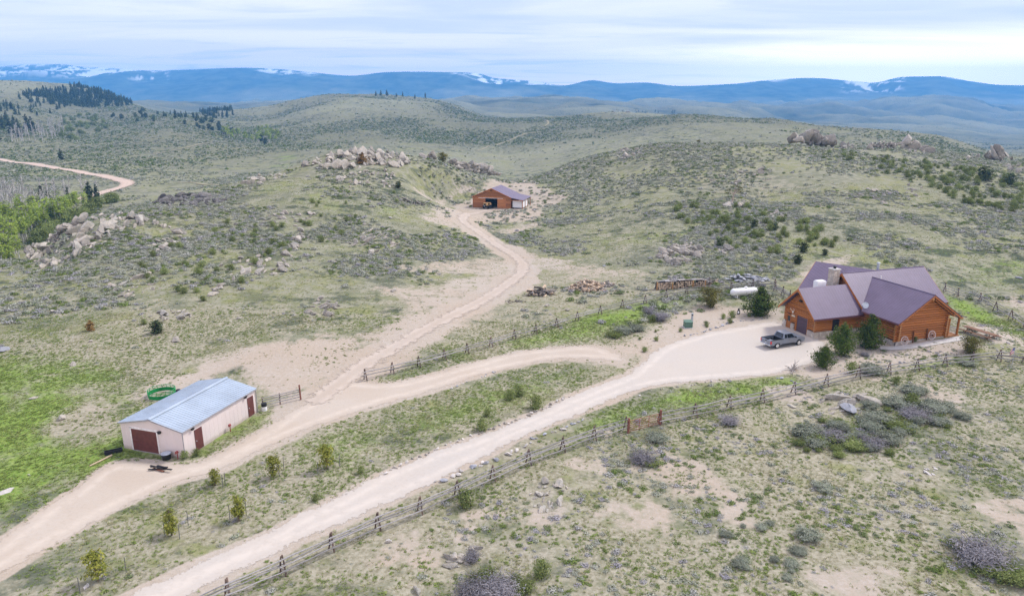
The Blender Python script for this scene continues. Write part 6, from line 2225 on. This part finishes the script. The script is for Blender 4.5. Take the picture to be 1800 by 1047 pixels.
crowd('bigsage', 14, [(1250, 930), (1340, 880), (1420, 960), (1400, 1040), (1260, 1040)], (.18, .36), 30, 'sage_clump', 'low grey green sage in the bottom right foreground', 'sagebrush', 'sage in the bottom foreground', (1.4, 2.2))

# dead wood
def dead_wood(u, v, s, seed, label, n=11):
    p = gp(u, v)
    rn = random.Random(seed)
    mb = MB()
    for k in range(n):
        a = rn.uniform(0, 6.28)
        el = rn.uniform(.05, 1.1)
        q = Vector((math.cos(a) * math.cos(el), math.sin(a) * math.cos(el), math.sin(el))) * s * rn.uniform(.5, 1.2)
        m_ = q * .5 + Vector((rn.uniform(-.15, .15), rn.uniform(-.15, .15), .1)) * s
        mb.tube((0, 0, .1), m_, .07 * s, .045 * s, 6).tube(m_, q, .045 * s, .015 * s, 5)
    o = mb.build('dead_root', M_GREYW, None, loc=p)
    tag(o, label, 'driftwood')


dead_wood(1393, 652, 1.3, 3, 'spiky grey dead root on the sand below the pickup', 16)
dead_wood(1681, 626, .8, 5, 'dark forked driftwood left of the yard shrub')
# tufts dotted over the sandy bank: each one countable
for k in range(46):
    u, v = random.uniform(1120, 1350), random.uniform(535, 630)
    pp = gp(u, v)
    if v < 560 - (u - 1180) * .16 or v > 640 - (u - 1120) * .36 or float(sdist(np.array([pp.x]), np.array([pp.y]), DRIVE)[0]) > -.4:
        continue
    tm, cm = random.choice(KINDS['farshrub'])
    o = link_mesh('bank_tuft', cm, None, pp, (0, 0, random.uniform(0, 6)), random.uniform(.3, .62))
    tag(o, 'small green tuft dotted on the sandy bank by the driveway', 'plant', 'green tufts on the sandy bank')

# wind-bent pine on its rock pile
p = gp(1290, 354, 120)
sn = empty('bent_pine', p, 0, 'small wind-bent pine with flat green pads on a bare trunk', 'pine tree')
mb = MB()
rough_pole(mb, (-.4, 0, 0), (-.1, 0, 2.6), .22, .15, 7, 3, .08)
pads = []
for (x, y, z) in ((1.3, 0, 3.8), (-1.6, .3, 3.1), (.3, -.2, 4.3), (-1.9, 0, 2.2), (1.7, .3, 2.6), (.9, -.3, 3.2)):
    rough_pole(mb, (-.15, 0, 2.0 + .2 * z / 4), (x, y, z), .11, .05, 6, 3, .12)
    pads.append((x, y, z))
mb.build('trunk', mat('bleached_bark', (.42, .34, .27), .9, .25, 4.0), sn)
Pp = np.concatenate([np.array(q) + RNG.normal(0, 1, (90, 3)) * np.array([.55, .45, .16]) for q in pads])
link_mesh('crown', cards(Pp, np.tile(np.array([[0, 0, 1.0]]), (len(Pp), 1)), .16, LEAVES['olive'], 'crown', 1, 5), sn)

# junipers and bushes standing out on the hills
for kind, u, v, h, ymin, lb in [('olive', 778, 285, 3.6, 200, 'yellow green juniper among the boulders right of the knoll'), ('brownshrub', 637, 288, 4.0, 200, 'rust brown pointed bush on top of the knoll'),
                                ('roundjuniper', 1728, 317, 4.4, 190, 'taller dark juniper on the shrubby slope at the right edge'), ('roundjuniper', 1774, 324, 3.2, 190, 'smaller juniper right of the taller one on the shrubby slope'),
                                ('olive', 1424, 256, 3.2, 200, 'olive bush before the jagged outcrop on the skyline'), ('olive', 1228, 252, 1.6, 220, 'small yellow bush on the left skyline of the right hill'),
                                ('roundjuniper', 1412, 443, 2.0, 100, 'dark round bush on the bare ground above the rear wing'), ('roundjuniper', 1402, 463, 1.8, 100, 'dark brown bush close behind the rear wing'), ('roundjuniper', 1450, 448, 1.2, 100, 'small dark bush right of the dark round bush above the rear wing'),
                                ('brownshrub', 160, 580, 1.6, 70, 'brown and green bush on the slope above the meadow'), ('roundjuniper', 276, 585, 1.8, 70, 'dark bush on the slope above the green feeder'), ('conifer', 108, 281, 9.0, 300, 'lone dark conifer by the far road in the valley'),
                                ('roundjuniper', 1265, 433, 1.9, 100, 'green juniper at the right end of the grey outcrop'), ('roundjuniper', 700, 330, 2.0, 150, 'dark bush at the foot of the knoll on its right'),
                                ('roundjuniper', 1325, 400, 1.9, 100, 'dark green bush on the slope above the stone slab pile'), ('roundjuniper', 1362, 404, 1.9, 100, 'dark bush higher on the slope above the rear wing')]:
    plant(kind, gp(u, v, ymin, 380 if h < 5 else None), h, 'juniper_bush' if kind != 'conifer' else 'conifer_tree', lb, 'tree' if h > 3 else 'bush', None, 1.15 if kind != 'conifer' else 1.0)


# aspen grove in the hollow at the left edge
crowd('bareaspen', 70, [(-30, 345), (0, 342), (100, 345), (178, 340), (172, 348), (110, 380), (60, 400), (-30, 400)], (8.0, 11.5), 190, 'bare_aspen', 'pale bare aspen in the grove by the left edge', 'aspen', 'bare aspens in the grove at the left edge')
crowd('aspen', 130, [(-30, 400), (60, 395), (130, 372), (110, 400), (60, 420), (30, 440), (40, 470), (-30, 500)], (7.0, 10.5), 160, 'aspen_tree', 'yellow green aspen in the grove by the left edge', 'aspen', 'leafing aspens in the grove at the left edge')
crowd('aspen', 46, [(-20, 385), (60, 376), (150, 355), (165, 352), (140, 380), (80, 402), (-20, 408)], (6, 9), 190, 'aspen_tree', 'yellow green aspen in the grove by the left edge', 'aspen', 'leafing aspens in the grove at the left edge', (1.1, 1.5))
crowd('farshrub', 40, [(60, 440), (75, 395), (120, 378), (175, 352), (215, 348), (150, 382), (100, 405)], (2.2, 4.5), 160, 'hollow_bush', 'dark green bush along the edge of the aspen grove', 'bush', 'dark bushes edging the aspen grove')
crowd('conifer', 5, [(70, 360), (185, 350), (185, 356), (80, 368)], (7, 10), 230, 'conifer_tree', 'dark conifer standing among the bare aspens', 'conifer', 'conifers among the bare aspens')
# conifers on the left hills
crowd('conifer', 24, [(-30, 215), (20, 212), (70, 215), (60, 240), (0, 250), (-30, 250)], (10, 17), 420, 'conifer_tree', 'dark conifer in the stand on the lower left hillside', 'conifer', 'conifers on the lower left hillside')
crowd('bareaspen', 60, [(30, 225), (110, 215), (120, 240), (60, 252), (20, 250)], (8, 13), 420, 'bare_aspen', 'bare grey aspen on the lower left hillside', 'aspen', 'bare aspens on the lower left hillside')
crowd('farshrub', 60, [(110, 205), (180, 200), (190, 225), (130, 250), (90, 235)], (2.5, 5), 420, 'hill_bush', 'dark bush on the left hillside above the valley road', 'bush', 'dark bushes on the left hillside')
crowd('roundjuniper', 42, [(190, 205), (260, 195), (330, 200), (380, 215), (430, 240), (480, 250), (470, 258), (380, 235), (300, 215), (220, 215)], (4, 8), 500, 'hill_bush', 'dark tree along the low ridge beyond the valley', 'tree', 'dark trees along the ridge beyond the valley')
crowd('conifer', 16, [(280, 198), (345, 205), (350, 212), (290, 208)], (6, 11), 700, 'conifer_tree', 'conifer on the ridge left of the blue gap', 'conifer', 'conifers on the ridge by the blue gap')
crowd('aspen', 34, [(380, 235), (470, 232), (500, 248), (470, 255), (400, 248)], (8, 12), 500, 'aspen_tree', 'pale green aspen in the draw across the valley', 'aspen', 'aspens in the draw across the valley', (1.2, 1.8))
crowd('conifer', 26, [(-30, 185), (30, 175), (110, 178), (160, 190), (60, 205), (-30, 210)], (7, 12), 600, 'conifer_tree', 'conifer scattered on the upper left hill', 'conifer', 'conifers on the upper left hill')
crowd('conifer', 14, [(645, 164), (690, 161), (770, 168), (760, 176), (660, 170)], (9, 15), 1000, 'conifer_tree', 'tiny conifer on the central far skyline', 'conifer', 'conifers on the central far skyline')
crowd('conifer', 12, [(1110, 197), (1190, 196), (1190, 200), (1110, 201)], (6, 10), 700, 'conifer_tree', 'tiny conifer on the far ridge right of the rocky knob', 'conifer', 'conifers on the far ridge')
crowd('farshrub', 150, [(1440, 268), (1640, 285), (1800, 320), (1800, 380), (1700, 360), (1600, 320), (1500, 290)], (.7, 1.7), 150, 'green_shrub', 'bright green shrub on the shrubby slope at the right', 'shrub', 'green shrubs on the right hand slope')
crowd('farshrub', 90, [(1180, 365), (1300, 360), (1420, 390), (1480, 430), (1400, 450), (1300, 440), (1200, 400)], (.6, 1.5), 100, 'green_shrub', 'green shrub in the brush above the stone slab pile', 'shrub', 'green shrubs above the stone slab pile')
crowd('farshrub', 40, [(1000, 300), (1100, 265), (1120, 285), (1060, 300), (1000, 310)], (2, 4), 380, 'green_shrub', 'green shrub in the hollow behind the barn', 'shrub', 'green shrubs in the hollow behind the barn', ymax=800)
crowd('farshrub', 60, [(240, 430), (420, 380), (560, 350), (700, 330), (760, 330), (600, 420), (380, 520), (250, 580)], (.6, 1.3), 90, 'green_shrub', 'green shrub scattered over the left hill', 'shrub', 'green shrubs on the left hill')
# ------------------------------------------------------------------ ground cover: sage, grass and brush nobody could count
RAMP = [(0.0, (.42, .38, .285)), (.2, (.37, .345, .20)), (.4, (.215, .28, .075)), (.55, (.145, .195, .06)), (.7, (.265, .29, .20)), (.85, (.40, .41, .335)), (1.0, (.37, .355, .385))]
M_COVER = foliage_mat('brush_leaf', RAMP, None, .22, instancer=True)


def dome(n, seed, leaf, flat=.8, lumps=5):
    rn = np.random.default_rng(seed)
    Ps, Ns = [], []
    cs = [(rn.uniform(-.45, .45), rn.uniform(-.45, .45), rn.uniform(.15, .4) * flat, rn.uniform(.4, .62)) for _ in range(lumps)]
    for k in range(n):
        c = cs[k % lumps]
        d = rn.normal(0, 1, 3)
        d[2] = abs(d[2]) * .9
        d /= np.linalg.norm(d)
        Ps.append((c[0] + d[0] * c[3], c[1] + d[1] * c[3], c[2] + d[2] * c[3] * flat))
        Ns.append(d + np.array([0, 0, .3]))
    return cards(np.array(Ps), np.array(Ns), leaf, M_COVER, 'brush', 1.0, seed)


def tuft(n, seed):
    rn = np.random.default_rng(seed)
    mb = MB()
    for k in range(n):
        a, r0, L = rn.uniform(0, 6.28), rn.uniform(0, .45), rn.uniform(.5, 1.1)
        ca, sa = math.cos(a), math.sin(a)
        b_ = Vector((ca * r0, sa * r0, -.05))
        tip = b_ + Vector((ca * L * rn.uniform(.3, .95), sa * L * rn.uniform(.3, .95), L * rn.uniform(.3, .9)))
        w = Vector((-sa, ca, 0)) * .10
        mb.add([b_ - w, b_ + w, tip], [(0, 1, 2)])
    me = mb.mesh('tuft', M_COVER)
    fattr(me, 'cv', np.repeat(np.clip(rn.normal(.5, .25, n), 0, 1), 3))
    return me


def proto_collection(name, meshes):
    c = bpy.data.collections.new(name)
    for i, me in enumerate(meshes):
        o = bpy.data.objects.new('%s_shape_%02d' % (name, i), me)
        c.objects.link(o)
    return c


C_NEAR = proto_collection('sage_near', [dome(110, 50 + i, .17, .75, 6) for i in range(6)])
C_MID = proto_collection('sage_mid', [dome(44, 60 + i, .27, .8, 5) for i in range(6)])
C_FAR = proto_collection('sage_far', [dome(18, 70 + i, .42, .85, 3) for i in range(4)])
C_TUFT = proto_collection('grass_tuft', [tuft(15, 80 + i) for i in range(5)])


def scatter(name, label, P, sc, tint, col, nproto, seed, squash=None):
    rn = np.random.default_rng(seed)
    n = len(P)
    me = bpy.data.meshes.new(name)
    me.vertices.add(n)
    me.vertices.foreach_set('co', P.astype(np.float32).ravel())
    fattr(me, 'tint', tint)
    a = me.attributes.new('scl', 'FLOAT_VECTOR', 'POINT')
    sq = rn.uniform(.65, 1.1, n) if squash is None else squash
    a.data.foreach_set('vector', np.stack([sc * rn.uniform(.85, 1.25, n), sc * rn.uniform(.85, 1.25, n), sc * sq], -1).astype(np.float32).ravel())
    a = me.attributes.new('rot', 'FLOAT_VECTOR', 'POINT')
    a.data.foreach_set('vector', np.stack([rn.uniform(-.12, .12, n), rn.uniform(-.12, .12, n), rn.uniform(0, 6.28, n)], -1).astype(np.float32).ravel())
    a = me.attributes.new('idx', 'INT', 'POINT')
    a.data.foreach_set('value', rn.integers(0, nproto, n).astype(np.int32))
    me.update()
    o = link_mesh(name, me)
    tag(o, label, None, None, 'stuff')
    g = bpy.data.node_groups.new(name + '_nodes', 'GeometryNodeTree')
    g.interface.new_socket('Geometry', in_out='INPUT', socket_type='NodeSocketGeometry')
    g.interface.new_socket('Geometry', in_out='OUTPUT', socket_type='NodeSocketGeometry')
    gi, go = g.nodes.new('NodeGroupInput'), g.nodes.new('NodeGroupOutput')
    ci = g.nodes.new('GeometryNodeCollectionInfo')
    ci.inputs['Collection'].default_value = col
    ci.inputs['Separate Children'].default_value = True
    ci.inputs['Reset Children'].default_value = True
    iop = g.nodes.new('GeometryNodeInstanceOnPoints')
    iop.inputs['Pick Instance'].default_value = True

    def na(nm, dt):
        q = g.nodes.new('GeometryNodeInputNamedAttribute')
        q.data_type = dt
        q.inputs[0].default_value = nm
        return q.outputs[0]
    e2r = g.nodes.new('FunctionNodeEulerToRotation')
    L = g.links.new
    L(gi.outputs[0], iop.inputs['Points'])
    L(ci.outputs[0], iop.inputs['Instance'])
    L(na('idx', 'INT'), iop.inputs['Instance Index'])
    L(na('rot', 'FLOAT_VECTOR'), e2r.inputs[0])
    L(e2r.outputs[0], iop.inputs['Rotation'])
    L(na('scl', 'FLOAT_VECTOR'), iop.inputs['Scale'])
    L(iop.outputs[0], go.inputs[0])
    md = o.modifiers.new('scatter', 'NODES')
    md.node_group = g
    return o


def look(arr, x, y):
    yy = np.clip(y, YMIN, YS[-2])
    s = x / yy
    r = np.clip(np.searchsorted(YS, yy), 0, NR - 1)
    c = np.clip(np.searchsorted(SS, s), 0, NC - 1)
    return arr[r, c]


def ring(y0, y1, dens, rn, smax=.84):
    n = int(dens * smax * (y1 * y1 - y0 * y0))
    y = np.sqrt(rn.uniform(y0 * y0, y1 * y1, n))
    x = rn.uniform(-smax, smax, n) * y
    return x, y


def local(x, y, O_, ang):
    dx, dy = x - O_.x, y - O_.y
    return dx * math.cos(ang) + dy * math.sin(ang), -dx * math.sin(ang) + dy * math.cos(ang)


def free(x, y, margin=.3):
    """outside roads and buildings"""
    k = np.ones(len(x), bool)
    for poly in (DRIVE, TRACK):
        q = (y < 140)
        k[q] &= sdist(x[q], y[q], poly) < -margin
    q = (y < 260)
    k[q] &= seg_dist(x[q], y[q], BARN_TRACK, False) > 3.0 + margin
    q = y > 240
    k[q] &= seg_dist(x[q], y[q], FAR_ROAD, False) > 4.2
    for t_ in HILL_TRACKS:
        k[q] &= seg_dist(x[q], y[q], t_, False) > 4.0
    for O_, ang, (x0, x1, y0, y1) in ((HO, HANG, (-1, 23.5, -1, 10)), (HO, HANG, (6.8, 19.2, -7.6, 0)), (SO, SANG, (-.3, 7.4, -.3, 10.8)), (BO, BANG, (-.5, 17.2, -2.5, 11))):
        lx, ly = local(x, y, O_, ang)
        k &= ~((lx > x0) & (lx < x1) & (ly > y0) & (ly < y1))
    q = (y > 90) & (y < 100)
    k[q] &= seg_dist(x[q], y[q], HOUSE_PATH, False) > .8
    if len(TAKEN):
        occ = set()
        for (tx_, ty_, r_) in TAKEN:
            m_ = max(1, int(r_ * 1.1 / .6))
            for i_ in range(-m_, m_ + 1):
                for j_ in range(-m_, m_ + 1):
                    if i_ * i_ + j_ * j_ <= m_ * m_:
                        occ.add((int(math.floor(tx_ / .6)) + i_) * 100003 + int(math.floor(ty_ / .6)) + j_)
        key = np.floor(x / .6).astype(np.int64) * 100003 + np.floor(y / .6).astype(np.int64)
        k &= ~np.isin(key, np.fromiter(occ, np.int64))
    return k


def pts(x, y, dz=0.0):
    return np.stack([x, y, hz(x, y) + dz], -1)


# short dry and green grass close by
rn = np.random.default_rng(101)
x, y = ring(33, 100, 17.0, rn)
d_, l_, s_ = look(dirt, x, y), look(lush, x, y), look(straw, x, y)
pn = fbm(x / 3.0, y / 3.0, 3, 201) + .5 * fbm(x / .9, y / .9, 2, 202)
k = (rn.random(len(x)) < np.clip(.62 + pn * .9 + l_ * .9 - d_ * 1.05, 0.02, 1)) & free(x, y, -.35)
x, y, l_, pn = x[k], y[k], l_[k], pn[k]
g2 = fbm(x / 4.5, y / 4.5, 4, 203)
tint = np.clip(.115 + .23 * rn.random(len(x)) + .34 * np.clip(g2 + .38, 0, 1) + l_ * .22, 0, .44)
scatter('dry_grass', 'short dry and green grass tufts over the foreground', pts(x, y), (.10 + .13 * rn.random(len(x))) * (1 + .35 * l_), tint, C_TUFT, 5, 1)

# green weeds and low forbs
x, y = ring(33, 104, 1.9, rn)
d_, l_ = look(dirt, x, y), look(lush, x, y)
pn = fbm(x / 6.0, y / 6.0, 4, 211)
k = (rn.random(len(x)) < np.clip(.56 + pn * 1.4 + l_ * .5 - d_ * .9, 0, 1)) & free(x, y, .1)
x, y, l_ = x[k], y[k], l_[k]
scatter('weeds', 'low green weeds in the grass', pts(x, y), .11 + .16 * rn.random(len(x)) ** 2, np.clip(.36 + .17 * rn.random(len(x)) ** 1.4, 0, 1), C_MID, 6, 2, rn.uniform(.4, .8, len(x)))

# small sage of the foreground slope
x, y = ring(33, 104, 2.6, rn)
d_, l_ = look(dirt, x, y), look(lush, x, y)
pn = fbm(x / 5.0, y / 5.0, 4, 221) * 1.2
side = sstep(x - (-8 + (y - 45) * .95), -4, 4)            # thicker right of the near fence
k = (rn.random(len(x)) < np.clip((.50 + pn * 1.4) * (.10 + .88 * side) - d_ * .5 - l_ * .12, 0.0, 1)) & free(x, y, .5)
x, y, pn = x[k], y[k], pn[k]
mixn = fbm(x / 9, y / 9, 3, 222)
tint = np.where(rn.random(len(x)) < .42 + mixn, .74 + .14 * rn.random(len(x)), np.where(rn.random(len(x)) < .5, .48 + .16 * rn.random(len(x)), .88 + .12 * rn.random(len(x))))
scatter('sagebrush', 'small grey green sagebrush over the foreground slope', pts(x, y, -.02), .14 + .34 * rn.random(len(x)) ** 2.2, tint, C_NEAR, 6, 3, rn.uniform(.45, .85, len(x)))

# sage of the two near hills
x, y = ring(92, 200, 1.75, rn)
d_, l_ = look(dirt, x, y), look(lush, x, y)
pn = fbm(x / 13.0, y / 13.0, 4, 231)
ww = sstep(y + pn * 10, 96, 112)
k = (rn.random(len(x)) < np.clip((.62 + pn * 1.9 - l_ * .9) * ww - d_ * 1.0 - look(open_, x, y), 0, 1)) & free(x, y, .6)
x, y, pn = x[k], y[k], pn[k]
mixn = fbm(x / 11, y / 11, 3, 232)
r_ = rn.random(len(x))
tint = np.where(r_ < .62 + mixn * .4, .72 + .17 * rn.random(len(x)), np.where(r_ < .84, .44 + .2 * rn.random(len(x)), .9 + .1 * rn.random(len(x))))
scatter('sagebrush', 'dense grey green sagebrush on the near hillsides', pts(x, y, -.03), .32 + .56 * rn.random(len(x)) ** 1.5, tint, C_NEAR, 6, 4)
x, y = ring(94, 210, 2.3, rn)
d_, l_ = look(dirt, x, y), look(lush, x, y)
k = (rn.random(len(x)) < np.clip(.7 + l_ * .5 - d_ * .85, 0, 1)) & free(x, y, .3)
x, y, l_ = x[k], y[k], l_[k]
scatter('dry_grass', 'pale and green bunch grass between the sagebrush on the hillsides', pts(x, y), .15 + .16 * rn.random(len(x)), np.clip(.16 + .26 * rn.random(len(x)) + .2 * l_, 0, .5), C_TUFT, 5, 5)
x, y = ring(196, 430, .56, rn)
d_, l_ = look(dirt, x, y), look(lush, x, y)
pn = fbm(x / 24.0, y / 30.0, 4, 241)
k = (rn.random(len(x)) < np.clip(.60 + pn * 1.8 - l_ * .9 - d_ * 1.0 - look(open_, x, y), 0, 1)) & free(x, y, .8)
x, y = x[k], y[k]
r_ = rn.random(len(x))
tint = np.where(r_ < .68, .71 + .16 * rn.random(len(x)), np.where(r_ < .9, .5 + .16 * rn.random(len(x)), .92))
scatter('sagebrush', 'sagebrush over the far sides of the hills and the valley floor', pts(x, y, -.05), .45 + .6 * rn.random(len(x)) ** 1.6, tint, C_MID, 6, 6)
x, y = ring(420, 1900, .085, rn)
d_ = look(dirt, x, y)
pn = fbm(x / 90.0, y / 130.0, 4, 251) * .7 - look(FARN, x, y) * .9
k = (rn.random(len(x)) < np.clip(.20 + pn * 1.7, 0.03, 1)) & free(x, y, 1)
x, y, pn = x[k], y[k], pn[k]
tint = np.where(rn.random(len(x)) < .35 + pn * .5, .52 + .12 * rn.random(len(x)), .68 + .14 * rn.random(len(x)))
scatter('brush', 'dark brush speckling the distant hillsides', pts(x, y, -.1), (.65 + 1.2 * rn.random(len(x)) ** 2) * (.7 + y / 1600), tint, C_FAR, 4, 7)
# the dark wood on the upper left hill
x, y = ring(900, 1560, .012, rn)
u, v = project(x, y, hz(x, y))
wd = sdist(u, v, [(40, 172), (90, 162), (150, 158), (200, 168), (228, 182), (170, 186), (90, 182)])
k = wd > -6 + 16 * rn.random(len(x)) ** 2
x, y = x[k], y[k]
C_WOOD = proto_collection('wood', [c_ for (t_, c_) in KINDS['conifer']])
scatter('conifer_wood', 'dark conifer wood on the upper left hill', pts(x, y, -.2), 8 + 4 * rn.random(len(x)), np.full(len(x), .5), C_WOOD, 3, 8, rn.uniform(.9, 1.2, len(x)))
x, y = ring(1100, 2300, .004, rn)
u, v = project(x, y, hz(x, y))
wd = sdist(u, v, [(352, 192), (372, 186), (400, 188), (410, 202), (380, 206), (356, 200)])
k = wd > -3
x, y = x[k], y[k]
if len(x):
    scatter('conifer_wood', 'dark blue patch of conifers in the gap of the hills', pts(x, y, -.2), 7 + 5 * rn.random(len(x)), np.full(len(x), .5), C_WOOD, 3, 9, rn.uniform(.9, 1.2, len(x)))
